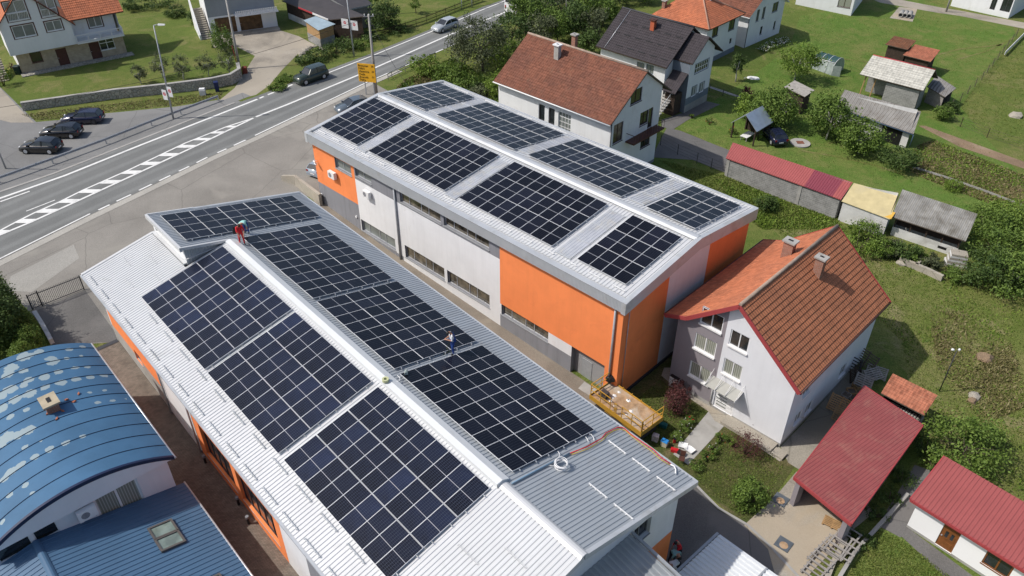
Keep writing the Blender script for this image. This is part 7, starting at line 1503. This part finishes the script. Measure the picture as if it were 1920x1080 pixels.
for k in range(7):
    mb = MB(); r_ = .30 + .06 * rr.random(); n = 20; cx, cy = .05 * rr.random(), .05 * rr.random(); mb.tube([(cx + r_ * math.cos(2 * math.pi * i / n), cy + r_ * math.sin(2 * math.pi * i / n), .08 + k * .045 + .05 * math.sin(2 * math.pi * i / n + k)) for i in range(n + 1)], .022, 5); mb.build('loop', m_whitepl, t)
mb = MB(); mb.tube([(-.3, 0, .1), (-.6, .05, .08), (-1.0, -.1, .08), (-1.3, .05, .08)], .022, 5); mb.build('loose_end', m_whitepl, t)
p = FL.W((12.8, -.15, 8.32)); p = FL.W(FL.hit(723, 714, (0, 0, 8.33), (0, 0, 1))); t = thing('tape_roll', 'pale green and white tape roll lying on the ridge', 'tape roll', p); mb = MB(); n = 16
for k in range(n):
    a0, a1 = 2 * math.pi * k / n, 2 * math.pi * (k + 1) / n
    for (r0, z0), (r1, z1) in (((.2, 0), (.2, .16)), ((.2, .16), (.1, .16)), ((.1, .16), (.1, 0))): mb.face([(r0 * math.cos(a0), r0 * math.sin(a0), z0), (r0 * math.cos(a1), r0 * math.sin(a1), z0), (r1 * math.cos(a1), r1 * math.sin(a1), z1), (r1 * math.cos(a0), r1 * math.sin(a0), z1)])
mb.build('roll', plain('pale_tape', (.50, .52, .30), .6, .1, 3), t)
p = onL(762, 705); t = thing('plastic_wrap', 'crumpled clear plastic wrap on the black array edge', 'plastic wrap', p + Vector((0, 0, .2))); mb = MB(); mb.hexa([(-.1, -.15, 0), (.12, -.1, 0), (.1, .2, 0), (-.12, .15, 0)], [(-.05, -.2, .2), (.1, -.05, .14), (.04, .15, .22), (-.1, .1, .15)]); mb.build('sheet', m_film, t)
# ================================================================ vegetation
def leafmat(name, c, c2, rough=.6):
    m = N(name); a = m.n('Attribute', attribute_name='tint'); o = m.mix(a.outputs['Fac'], c, c2); m.col(o); m.set(rough, 0, .25)
    m.b.inputs['Subsurface Weight'].default_value = 0; tr = m.n('BsdfTranslucent'); mx = m.n('MixShader'); mx.inputs[0].default_value = .22; m.l(o, tr.inputs[0]); out = m.t.nodes['Material Output']
    m.l(m.b.outputs[0], mx.inputs[1]); m.l(tr.outputs[0], mx.inputs[2]); m.l(mx.outputs[0], out.inputs[0]); return m.m
lf_mid = leafmat('mid_green_leaves', (.05, .098, .014), (.19, .275, .055)); lf_dark = leafmat('dark_green_leaves', (.03, .062, .014), (.11, .165, .042)); lf_bright = leafmat('bright_green_leaves', (.085, .15, .02), (.22, .31, .05)); lf_olive = leafmat('olive_leaves', (.055, .072, .034), (.15, .17, .085)); lf_red = leafmat('dark_red_leaves', (.05, .015, .018), (.16, .06, .055)); lf_dry = leafmat('dry_grass_blades', (.14, .13, .045), (.30, .26, .13)); lf_grass = leafmat('grass_blades', (.09, .14, .022), (.21, .25, .06)); lf_white = plain('white_petals', (.75, .75, .72), .7, .05, 5); lf_rose = plain('red_petals', (.55, .02, .02), .7, .05, 5); lf_yel = plain('yellow_petals', (.60, .50, .04), .7, .05, 5)
m_bark = plain('bark', (.09, .07, .055), .95, .3, 4, .5, 15); m_barkw = plain('limewashed_bark', (.45, .43, .40), .95, .15, 4, .3, 15)
def leaves(name, parent, cen, rad, n, size, mat, seed, clumps=None, spread=.34, shape='ellipsoid', tint=.5, flat=.0):
    r = np.random.RandomState(seed); k = clumps or max(8, n // 60)
    d = r.normal(size=(k, 3)); d /= np.linalg.norm(d, axis=1)[:, None]; rr = r.uniform(.35, 1, k) ** .45 * (1 + r.normal(size=k) * .08)
    cc = d * rr[:, None]
    if shape == 'box': cc = r.uniform(-1, 1, (k, 3)); ax = r.randint(0, 3, k); cc[np.arange(k), ax] = np.sign(cc[np.arange(k), ax])
    if shape == 'cone': h = r.uniform(0, 1, k) ** 1.3; a = r.uniform(0, 6.283, k); q = (1 - h) ** .7 * r.uniform(.6, 1, k); cc = np.stack([q * np.cos(a), q * np.sin(a), h * 2 - 1], 1)
    if flat: cc[:, 2] = np.where(cc[:, 2] < -.2, cc[:, 2] * flat, cc[:, 2])
    ct = r.uniform(0, 1, k); idx = r.randint(0, k, n); p = cc[idx] + np.clip(r.normal(size=(n, 3)), -2, 2) * spread * (.35 + .9 * ct[idx])[:, None] * .6
    p = p * np.array(rad) + np.array(cen)
    nn = r.normal(size=(n, 3)) + cc[idx] * .8 + np.array([0, 0, .6]); nn /= np.linalg.norm(nn, axis=1)[:, None]; tt = np.cross(nn, r.normal(size=(n, 3))); tt /= np.linalg.norm(tt, axis=1)[:, None] + 1e-9; bb = np.cross(nn, tt)
    s = size * r.uniform(.6, 1.35, n)[:, None]; V = np.stack([p - tt * s, p - bb * s * .5, p + tt * s, p + bb * s * .5], 1).reshape(-1, 3)
    ti = np.clip(.25 + .45 * ct[idx] + r.normal(size=n) * .16 + (tint - .5), 0, 1)
    me = bpy.data.meshes.new(name); me.vertices.add(4 * n); me.vertices.foreach_set('co', V.ravel()); me.loops.add(4 * n); me.loops.foreach_set('vertex_index', np.arange(4 * n)); me.polygons.add(n); me.polygons.foreach_set('loop_start', np.arange(n) * 4); me.polygons.foreach_set('loop_total', np.full(n, 4))
    at_ = me.attributes.new('tint', 'FLOAT', 'POINT'); at_.data.foreach_set('value', np.repeat(ti, 4)); me.materials.append(mat); me.update(); me.validate()
    o = bpy.data.objects.new(name, me); C.objects.link(o); o.parent = parent; return o
SEED = [100]
def tree(uv, h, rx, label, mat=lf_mid, th=None, rz=None, n=2200, size=.16, bark=m_bark, cat='tree', name='leafy_tree', group=None, ry=None, off=(0, 0), shape='ellipsoid', tint=.5, spread=.34):
    SEED[0] += 1; b = G(*uv) if not isinstance(uv, Vector) else uv; t = thing(name, label, cat, b, 0, group); rz = rz or h * .36; th = h - 2 * rz * .9 if th is None else th; ry = ry or rx; r = random.Random(SEED[0]); cz = h - rz
    mb = MB(); tr = max(.06, h * .022); top = Vector((off[0] * .6, off[1] * .6, cz)); mid = Vector((r.uniform(-.15, .15), r.uniform(-.15, .15), th)); mb.tube([(0, 0, -.15), (0, 0, th * .5), mid, top], [tr * 1.3, tr, tr * .85, tr * .35], 8)
    for k in range(7):
        a = k * .9 + r.random(); s_ = lerp(mid, top, r.uniform(0, .6)); e = Vector((off[0] + rx * .7 * math.cos(a), off[1] + ry * .7 * math.sin(a), cz + rz * r.uniform(-.5, .5))); m_ = lerp(s_, e, .5) + Vector((0, 0, .2)); mb.tube([s_, m_, e], [tr * .5, tr * .35, tr * .12], 5)
    mb.build('trunk', bark, t); leaves('crown', t, (off[0], off[1], cz), (rx, ry, rz), n, size, mat, SEED[0], shape=shape, tint=tint, spread=spread); return t
def shrub(uv, r, h, label, mat=lf_mid, n=900, size=.09, cat='shrub', name='shrub', group=None, shape='ellipsoid', flowers=None, ry=None, tint=.5, spread=.34, clumps=None):
    SEED[0] += 1; b = G(*uv); t = thing(name, label, cat, b, 0, group); rr = random.Random(SEED[0]); mb = MB()
    for k in range(5): a = k * 1.3; mb.tube([(0.05 * math.cos(a), .05 * math.sin(a), -.05), (r * .3 * math.cos(a), r * .3 * math.sin(a), h * .4), (r * .5 * math.cos(a), r * .5 * math.sin(a), h * .75)], [.04, .03, .015], 5)
    mb.build('stems', m_bark, t); leaves('foliage', t, (0, 0, h * .52), (r, ry or r, h * .5), n, size, mat, SEED[0], shape=shape, tint=tint, spread=spread, clumps=clumps)
    if flowers: leaves('blossoms', t, (0, 0, h * .6), (r * 1.02, (ry or r) * 1.02, h * .5), flowers[1], flowers[2], flowers[0], SEED[0] + 500, clumps=flowers[1], spread=.03)
    return t
# left side
go = 'small round olive trees above the stone wall'
for (u, v), hh_, r_, tx in (((265, 158), 2.5, .85, 'olive-green little tree farthest left above the stone wall'), ((306, 146), 3.0, 1.15, 'round little tree just left of the tall lamp above the wall'), ((345, 150), 3.1, 1.05, 'round little tree just right of the tall lamp above the wall'), ((392, 143), 2.8, 1.1, 'round little tree with white trunk near the wall bend'), ((431, 138), 3.2, 1.3, 'broad little tree beside the utility pole at the wall end')): tree((u, v), hh_, r_, tx, lf_olive, n=1500, size=.085, bark=m_barkw, group=go, rz=hh_ * .38, name='small_tree')
shrub((410, 88), 1.0, 3.2, 'pointed thuja beside the gravel drive, nearer the stair', lf_mid, 1800, .09, name='thuja', shape='cone'); shrub((424, 98), 1.5, 3.4, 'broad thuja beside the utility pole', lf_mid, 2600, .10, name='thuja', tint=.35)
shrub((8, 160), 1.1, 2.4, 'flowering bush with yellow and white blossoms at the left edge', lf_bright, 1200, .08, flowers=(lf_yel, 120, .07)); shrub((22, 130), .35, .8, 'small dark red flower bush by the entrance stair', lf_red, 300, .05)
for (u, v), r_, h_, tx in (((250, 18), 1.8, 1.8, 'loose dark bush at the top of the left garden'), ((300, 12), 2.6, 1.6, 'wide bush behind the left garden lawn'), ((330, 30), 1.6, 1.4, 'low bush on the left garden slope by the stair house'), ((372, 45), 1.0, 1.8, 'bush growing beside the outside stair')): shrub((u, v), r_, h_, tx, lf_dark, 1500, .12)
gt = 'tall dark thuja hedge trees at the left edge'
for (u, v), h_, r_, tx in (((-5, 655), 5.2, 2.0, 'tall dark thuja cut by the left edge'), ((28, 650), 4.6, 1.5, 'tall dark thuja nearest the gate yard'), ((-20, 600), 4.8, 2.0, 'tall dark thuja behind at the left edge'), ((18, 612), 4.0, 1.3, 'dark thuja at the back of the hedge group')): shrub((u, v), r_, h_, tx, lf_dark, 6500, .10, name='thuja', group=gt, spread=.25, clumps=420)
for (u, v), h_, r_, tx in (((60, 634), 2.6, .8, 'clipped yellow-green thuja ball farther along the kerb'), ((70, 664), 2.6, .85, 'clipped yellow-green thuja ball nearest the blue roof'), ((52, 690), 2.4, .8, 'clipped thuja half hidden by the blue roof edge')): shrub((u, v), r_, h_, tx, lf_mid, 4200, .06, name='clipped_thuja', spread=.16, clumps=420, tint=.62)
# roadside
for (u, v), r_, h_, m_, tx in (((575, 118), 1.4, 1.0, lf_dark, 'low dark bush left of the kiosk rocks'), ((602, 112), 1.5, 1.5, lf_dark, 'dark bush directly below the kiosk'), ((628, 104), 1.8, 1.5, lf_dark, 'dark bush between kiosk and street lamp'), ((652, 92), 1.7, 1.7, lf_dark, 'dark bush just behind the lamp with boards'), ((676, 90), 1.6, 1.1, lf_mid, 'mid green roadside bush right of the lamp with boards'), ((614, 72), 1.0, 2.2, lf_mid, 'slim green bush against the kiosk side'), ((700, 74), 1.8, 1.0, lf_dark, 'low dark hedge clump below the picket fence'), ((745, 62), 1.6, .9, lf_dark, 'low hedge clump farther along the picket fence'), ((535, 150), 1.2, .6, lf_mid, 'low green clump beside the green off-roader'), ((520, 168), 1.2, .5, lf_mid, 'grassy clump at the gravel mouth of the road')): shrub((u, v), r_, h_, tx, m_, 1400, .11)
tree((722, 56), 4.2, 2.3, 'round dark tree above the picket fence', lf_dark, n=3000, size=.15, th=.6, rz=1.9); tree((780, 25), 2.4, .9, 'small loose tree in the upper meadow', lf_mid, n=700, size=.12); tree((690, 20), 3, 1.6, 'bushy tree beside the dark flat shed', lf_mid, n=1500, size=.14)
tree((905, 133), 6.6, 3.6, 'large olive-dark tree on the slope beside the road', lf_olive, n=6500, size=.15, th=1.6, rz=2.7, off=(-.6, 0), tint=.42, name='broad_tree')
for (u, v), r_, h_, m_, tx in (((795, 140), 1.9, 2.6, lf_bright, 'bright green bush nearest the yellow sign slope'), ((822, 146), 1.7, 1.8, lf_mid, 'mid green bush in the slope hedge, second from the sign'), ((850, 152), 1.9, 1.9, lf_mid, 'bushy green clump in the middle of the slope'), ((870, 166), 1.4, 1.5, lf_mid, 'green clump just above the far roof corner'), ((930, 178), 1.5, 2.6, lf_bright, 'tall bright bush against the brown-roofed house corner'), ((950, 130), 2.4, 4.2, lf_bright, 'tall willowy bright shrub behind the brown roof'), ((930, 110), 1.8, 3.0, lf_bright, 'bright shrub right of the large dark tree'), ((905, 180), 1.2, 1.2, lf_olive, 'dry looking bush on the slope'), ((890, 170), 1.2, 1.0, lf_dark, 'low dark clump on the slope')): shrub((u, v), r_, h_, tx, m_, 2200, .13)
gor = 'orchard trees between road and brown roof'
k = 0
for (u, v), h_, r_ in (((960, 92), 5, 2.6), ((985, 62), 5.2, 2.8), ((1012, 92), 4.6, 2.3), ((1018, 56), 5, 2.7), ((1045, 82), 5, 2.4), ((1052, 48), 5, 2.8), ((1073, 76), 5.2, 2.2), ((1088, 55), 4.8, 2.5), ((1110, 78), 4.6, 2.0), ((1100, 34), 4.5, 2.5), ((1130, 50), 4.2, 2.0), ((1030, 22), 4.5, 2.6), ((985, 30), 4.5, 2.4), ((1065, 15), 4.0, 2.3), ((1140, 22), 3.6, 2.2), ((1175, 8), 3.2, 2.4), ((1210, 6), 2.8, 2.0), ((1000, 115), 3.4, 2.0), ((1105, 105), 3.4, 1.6)):
    tree((u, v), h_, r_, ['dense dark orchard tree', 'mid green orchard tree', 'pale green orchard tree'][k % 3] + [' at the road end of the orchard', ' in the second row of the orchard', ' close behind the brown ridge', ' with limewashed trunk', ' in the orchard middle', ' near the charcoal roof', ' at the far side of the orchard'][k // 3], [lf_dark, lf_mid, lf_olive][k % 3], n=2600, size=.16, th=1.1, rz=h_ * .38, bark=m_barkw if k == 6 else m_bark, group=gor, name='orchard_tree'); k += 1
# back yard
tree((1489, 151), 4.6, 2.5, 'round bright apple tree with pale trunk near the greenhouse', lf_bright, n=3800, size=.14, th=1.3, rz=1.75, bark=m_barkw, off=(.4, 0), name='apple_tree', tint=.4)
tree((1379, 153), 3.9, .8, 'thin young tree with white trunk on the small lawn', lf_dark, n=1100, size=.12, th=1.3, rz=1.4, bark=m_barkw, name='young_tree')
tree((1442, 236), 4.7, 2.8, 'wide bushy tree behind the pavilion', lf_mid, n=6500, size=.15, th=.8, rz=2.4, ry=2.6, name='broad_tree', tint=.5); tree((1405, 222), 3.2, 1.6, 'smaller bright tree left of the wide bushy tree', lf_bright, n=2000, size=.14, th=.6, rz=1.4)
shrub((1402, 188), .8, 1.7, 'dark red shrub at the end of the garden walk', lf_red, 900, .09)
tree((1549, 262), 5.0, 2.4, 'tall leafy tree with white trunk before the corrugated shed, left one', lf_mid, n=5200, size=.15, th=1.3, rz=2.2, bark=m_barkw, off=(.3, .5), name='fruit_tree', tint=.42); tree((1609, 288), 4.0, 2.3, 'leafy tree with white trunk before the corrugated shed, right one', lf_mid, n=5200, size=.14, th=1.2, rz=1.8, bark=m_barkw, name='fruit_tree', tint=.55)
shrub((1681, 314), 2.1, 2.3, 'round dark bush beside the vegetable plot', lf_dark, 3600, .11, tint=.6); shrub((1785, 356), 1.0, 1.1, 'small clipped bright bush on the lawn edge', lf_bright, 2200, .06, name='clipped_bush', spread=.15, clumps=200)
for (u, v), r_, h_, m_, tx in (((1376, 318), .8, .9, lf_mid, 'small bush at the near end of the red-roofed shed'), ((1435, 392), 1.1, 1.2, lf_dark, 'dark bush in the grass before the block shed'), ((1766, 224), 1.1, 1.8, lf_mid, 'bush at the fence corner by the lean-to shelter'), ((1782, 212), .9, 1.3, lf_dark, 'dark bush squeezed by the meadow fence'), ((1605, 470), 2.0, 2.2, lf_bright, 'lush bright bush before the tarp covered shed'), ((1622, 452), 1.4, 1.9, lf_mid, 'green bush against the whitewashed wall'), ((1650, 478), 1.2, 1.4, lf_mid, 'weedy bush left of the ruined wall'), ((1672, 478), 1.1, 1.3, lf_olive, 'dusty weed bush above the ruined wall'), ((1695, 485), 1.1, 1.5, lf_dark, 'dark weed bush before the barn wall'), ((1715, 490), .9, 1.2, lf_mid, 'weed clump in the bend of the ruined wall'), ((1742, 500), 1.0, 1.1, lf_olive, 'dry weed clump beside the stacked slabs'), ((1790, 525), 1.2, .9, lf_mid, 'low bush at the right end of the ruined wall')): shrub((u, v), r_, h_, tx, m_, 1700, .10)
gr = 'big bushes at the right edge below the barn'
for i, ((u, v), r_, h_, m_) in enumerate((((1850, 440), 2.3, 2.8, lf_mid), ((1885, 425), 2.0, 2.4, lf_bright), ((1915, 445), 2.2, 2.6, lf_mid), ((1862, 490), 2.6, 3.4, lf_mid), ((1905, 500), 2.4, 3.2, lf_mid), ((1845, 530), 2.3, 3.0, lf_dark), ((1890, 545), 2.6, 3.4, lf_mid), ((1925, 540), 2.2, 2.8, lf_dark))): shrub((u, v), r_, h_, ['leafy bush beside the barn end', 'bright bush above the barn end', 'mid green bush at the right edge, highest', 'tall bush right of the barn corner', 'dark bush at the right edge, middle', 'dark bush below the stacked slabs', 'largest dark bush of the right edge', 'dark bush cut by the right edge, lowest'][i], m_, 3600, .12, group=gr)
tree((1798, 868), 3.4, 2.4, 'rounded tree right of the red garage roof', lf_mid, n=4600, size=.11, th=.5, rz=1.6, tint=.6); shrub((1840, 830), 1.3, 1.6, 'green bush behind the rounded tree by the garage', lf_mid, 1800, .09); shrub((1752, 880), 1.0, .8, 'low bush above the annexe roof corner', lf_mid, 1000, .08); shrub((1735, 850), 1.1, 1.2, 'dark bush squeezed beside the garage wall', lf_dark, 1300, .08); tree((1885, 552), 3.0, .7, 'young tree with white stem at the right edge', lf_mid, n=400, size=.1, bark=m_barkw, name='young_tree')
for (u, v), r_, h_, tx in (((1690, 905), .9, .7, 'hedge clump along the garage side, upper'), ((1668, 935), .8, .6, 'hedge clump along the garage side, middle'), ((1640, 968), .8, .6, 'hedge clump along the garage side, lower'), ((1612, 1015), .7, .6, 'weed clump beside the racks')): shrub((u, v), r_, h_, tx, lf_dark, 900, .07)
# front garden
shrub((1264, 772), .85, 2.1, 'dark red shrub between platform and mauve wall', lf_red, 2600, .06, spread=.45); shrub((1272, 742), .75, 1.4, 'smaller dark red shrub by the washing machine', lf_red, 1300, .06, spread=.45); shrub((1398, 852), .9, 1.8, 'wispy dark red shrub before the white house front', lf_red, 1900, .05, spread=.5)
shrub((1403, 947), 1.05, 1.9, 'round glossy green bush by the drive kerb', lf_mid, 4200, .075, tint=.6); shrub((1375, 838), .35, .6, 'little round green plant between the paths', lf_bright, 500, .05)
for (u, v), r_, h_, fl, tx in (((1285, 803), .5, .7, (lf_white, 34, .055), 'white rose bush left of the garden path, upper'), ((1270, 822), .45, .6, (lf_white, 22, .05), 'white rose bush left of the garden path, lower'), ((1294, 792), .3, .6, (lf_rose, 14, .07), 'red rose among the white rose bushes'), ((1353, 828), .45, .6, (lf_rose, 10, .05), 'rose hedge plant right of the path, upper'), ((1338, 845), .45, .6, (lf_white, 14, .05), 'rose hedge plant right of the path, middle'), ((1323, 860), .45, .6, (lf_rose, 8, .05), 'rose hedge plant right of the path, lower'), ((1307, 878), .45, .6, (lf_white, 8, .05), 'rose hedge plant right of the path, lowest')): shrub((u, v), r_, h_, tx, lf_mid, 900, .05, name='rose_bush', flowers=fl)
for i, (u, v) in enumerate(((1432, 96), (1444, 90), (1456, 85), (1468, 80))): shrub((u, v), 1.0, .8, 'white flowering plant in the bed by the far house, number %s from the left' % ['one', 'two', 'three', 'four'][i] if False else ['white flowers nearest the hip-roofed house', 'white and orange flowers, second in the bed', 'white flowers, third in the bed', 'white flowers at the right end of the bed'][i], lf_mid, 700, .08, name='flower_plant', flowers=(lf_white, 120, .08), group='flowering plants in the far bed')
shrub((1330, 232), .5, .7, 'potted flowers with red blooms on the lawn edge', lf_mid, 350, .07, flowers=(lf_rose, 14, .08)); shrub((1297, 222), .35, .6, 'small pot plant by the charcoal-roofed house', lf_bright, 250, .06); shrub((1372, 250), .5, .9, 'flower bush with red blooms at the pavilion corner', lf_mid, 400, .07, flowers=(lf_rose, 12, .07)); shrub((1420, 262), .5, 1.2, 'climbing shrub on the pavilion post', lf_mid, 500, .07)
# grass, weeds and crops nobody could count
def tufts(name, label, cat, poly, n, size, mat, seed, h=1.0, clump=0):
    r = np.random.RandomState(seed); P = np.array([[*G(*q).xy] for q in poly]); lo, hi = P.min(0), P.max(0); pts = []
    cs = r.uniform(lo, hi, (max(1, clump), 2))
    while len(pts) < n:
        q = r.uniform(lo, hi, (n, 2)) if not clump else cs[r.randint(0, clump, n)] + r.normal(size=(n, 2)) * .9; x, y = q[:, 0], q[:, 1]; ins = np.zeros(n, bool); j = len(P) - 1
        for i in range(len(P)):
            xi, yi = P[i]; xj, yj = P[j]; c = ((yi > y) != (yj > y)) & (x < (xj - xi) * (y - yi) / (yj - yi + 1e-12) + xi); ins ^= c; j = i
        pts += list(q[ins])
    q = np.array(pts[:n]); z = np.interp(q[:, 0] * RN.x + q[:, 1] * RN.y, [a for a, _ in GS], [b for _, b in GS]); o = np.array([q[0, 0], q[0, 1], z[0]]); a = r.uniform(0, 6.283, n); s = size * r.uniform(.5, 1.5, n)
    hh = s * h * r.uniform(.6, 1.6, n); ln = r.normal(size=(n, 2)) * (hh * .5)[:, None]; base = np.stack([q[:, 0], q[:, 1], z], 1) - o; dx = np.stack([np.cos(a), np.sin(a), 0 * a], 1) * (s * .5)[:, None]; tip = base + np.concatenate([ln, hh[:, None]], 1)
    V = np.stack([base - dx, base + dx, tip + dx * .25, tip - dx * .25], 1).reshape(-1, 3); me = bpy.data.meshes.new(name); me.vertices.add(4 * n); me.vertices.foreach_set('co', V.ravel()); me.loops.add(4 * n); me.loops.foreach_set('vertex_index', np.arange(4 * n)); me.polygons.add(n); me.polygons.foreach_set('loop_start', np.arange(n) * 4); me.polygons.foreach_set('loop_total', np.full(n, 4))
    at_ = me.attributes.new('tint', 'FLOAT', 'POINT'); at_.data.foreach_set('value', np.repeat(r.uniform(0, 1, n), 4)); me.materials.append(mat); me.update(); ob = bpy.data.objects.new(name, me); C.objects.link(ob); ob.location = o; tag(ob, label, cat, None, 'stuff')
RM = [(1560, 440), (1640, 470), (1790, 525), (1940, 570), (1990, 700), (1960, 960), (1740, 850), (1690, 640), (1610, 560), (1440, 420), (1420, 390)]
tufts('meadow_grass', 'uneven grass of the rough meadow right of the house', 'grass', RM, 26000, .075, lf_grass, 1, .8); tufts('dry_grass', 'dry straw-coloured grass patches in the rough meadow', 'grass', [(1740, 580), (1880, 590), (1930, 760), (1840, 800), (1760, 700)], 7000, .12, lf_dry, 2, .9, 26)
tufts('weeds', 'leafy weeds scattered in the rough meadow', 'weeds', RM, 4500, .11, lf_bright, 3, .8, 60)
tufts('slope_grass', 'long grass on the slope between road and far hall', 'grass', [(730, 178), (760, 150), (850, 110), (930, 160), (960, 215), (880, 175), (820, 152)], 10000, .16, lf_dry, 4, .9); tufts('slope_weeds', 'green weeds on the slope between road and far hall', 'weeds', [(740, 175), (770, 150), (850, 110), (930, 160), (960, 215), (880, 175), (820, 152)], 9000, .25, lf_mid, 5, .9, 60)
tufts('hall_side_grass', 'grass strip behind the orange hall', 'grass', [(1235, 300), (1360, 330), (1570, 412), (1600, 440), (1560, 430), (1430, 430), (1300, 340)], 12000, .09, lf_grass, 6, .9); tufts('hall_side_weeds', 'leafy weeds in the strip behind the orange hall', 'weeds', [(1330, 330), (1400, 350), (1570, 412), (1640, 500), (1560, 430), (1430, 430), (1400, 400)], 4500, .13, lf_bright, 7, .9, 50)
tufts('crops', 'mixed low vegetables and dead stalks of the plot', 'crops', [(1722, 272), (1750, 262), (1960, 345), (1990, 420), (1900, 400), (1720, 330), (1690, 310)], 9000, .16, lf_dry, 8, .6, 120); tufts('crop_leaves', 'green vegetable leaves in the plot', 'crops', [(1722, 272), (1750, 262), (1960, 345), (1990, 420), (1900, 400), (1720, 330), (1690, 310)], 6000, .17, lf_bright, 9, .6, 70)
tufts('garden_grass', 'short grass of the front garden beside the platform', 'grass', [(1190, 750), (1240, 712), (1318, 772), (1254, 846), (1225, 835)], 7000, .06, lf_grass, 10, .8); tufts('garden_grass', 'short grass of the front garden between path and drive', 'grass', [(1376, 800), (1470, 872), (1440, 935), (1395, 975), (1305, 902), (1296, 880)], 9000, .06, lf_grass, 15, .8); tufts('lawn_grass', 'short lawn grass beside the red-roofed annexe', 'grass', [(1640, 990), (1690, 1012), (1780, 1080), (1800, 1130), (1560, 1130)], 14000, .07, lf_grass, 11, .8)
tufts('verge_weeds', 'brown and green verge growth under the stone wall', 'weeds', [(40, 215), (120, 205), (320, 182), (420, 172), (412, 186), (330, 198), (195, 211), (120, 222), (68, 226)], 4500, .12, lf_dry, 12, .5)
tufts('back_lawn_grass', 'uneven grass of the wide back lawn', 'grass', [(1345, 185), (1400, 130), (1480, 90), (1500, 30), (1700, 20), (1890, 60), (1800, 190), (1850, 280), (1960, 400), (1850, 430), (1380, 290), (1270, 240)], 16000, .1, lf_grass, 13, .5); tufts('far_meadow_grass', 'grass of the sloping meadow at the right edge', 'grass', [(1890, 75), (1960, 60), (1990, 300), (1850, 255), (1775, 215)], 8000, .11, lf_grass, 14, .5)
# trodden tracks in the lawns
for nm, pts, w_ in (('trodden_track', [(1560, 108), (1640, 118), (1720, 112), (1800, 92), (1880, 84)], .5), ('trodden_track', [(1795, 112), (1850, 96), (1900, 72)], .35), ('trodden_track', [(1500, 282), (1560, 292), (1640, 310), (1700, 330)], .4), ('trodden_track', [(1640, 640), (1720, 700), (1800, 790), (1860, 900)], .45)):
    sheet_poly(nm, rib(pts, -w_ / 2, w_ / 2), .026, m_rough)
for (u, v), tx in (((386, 868), 'small dark bollard lamp at the corner of the orange porch'), ((448, 946), 'small dark bollard lamp beside the middle porch column'), ((467, 982), 'small dark bollard lamp nearest the picture bottom in the alley')):
    p = at(u, v, -.63); t = thing('bollard_lamp', tx, 'bollard', p); mb = MB(); mb.tube([(0, 0, 0), (0, 0, .55)], .08, 10, sm=False); mb.build('post', m_black, t); mb = MB(); mb.tube([(0, 0, .552), (0, 0, .72)], .11, 10, sm=False); mb.build('lamp_cap', m_mgrey, t)
rr = random.Random(11)
for i, (u, v) in enumerate(((90, 776), (118, 771), (107, 786), (139, 754), (148, 739), (125, 750))):
    z = 6.2
    for _i in range(12): q = FB.at(u, v, z); z = zb(q.y)
    mb = MB(); a = rr.random() * 3; c_, s_ = math.cos(a) * .16, math.sin(a) * .16; k_ = .5 + .5 * rr.random()
    mb.hexa([(-c_, -s_, 0), (s_ * .5, -c_ * .5, 0), (c_, s_, 0), (-s_ * .5, c_ * .5, 0)], [(-c_ * k_, -s_ * k_, .06), (s_ * .4, -c_ * .4, .05), (c_ * k_, s_ * k_, .08), (-s_ * .4, c_ * .4, .06)])
    o = mb.build('brick_fragment', mt_clay2); o.location = FB.W((q.x, q.y, zb(q.y) + .02)); tag(o, 'orange brick fragment lying by the chimney on the blue roof', 'debris', 'brick fragments on the blue roof')
pallet(G(1590, 700) + Vector((0, 0, 1.0)), (R(80), 0, R(-45)), 'tall bluish grey pallet standing at the head of the pile', m_darkmetal, 6, gp_, 1.5, 1.6)
pallet(G(1612, 735) + Vector((0, 0, 1.1)), (R(40), R(15), R(-20)), 'bleached pallet lying tilted over the crates', m_greywood, 6, gp_, 1.3, 1.0)
pallet(G(1578, 790) + Vector((0, 0, .5)), (R(65), 0, R(-42)), 'second yellowish pallet leaning low behind the garage roof', m_pal, 7, gp_, 1.4, 1.1)
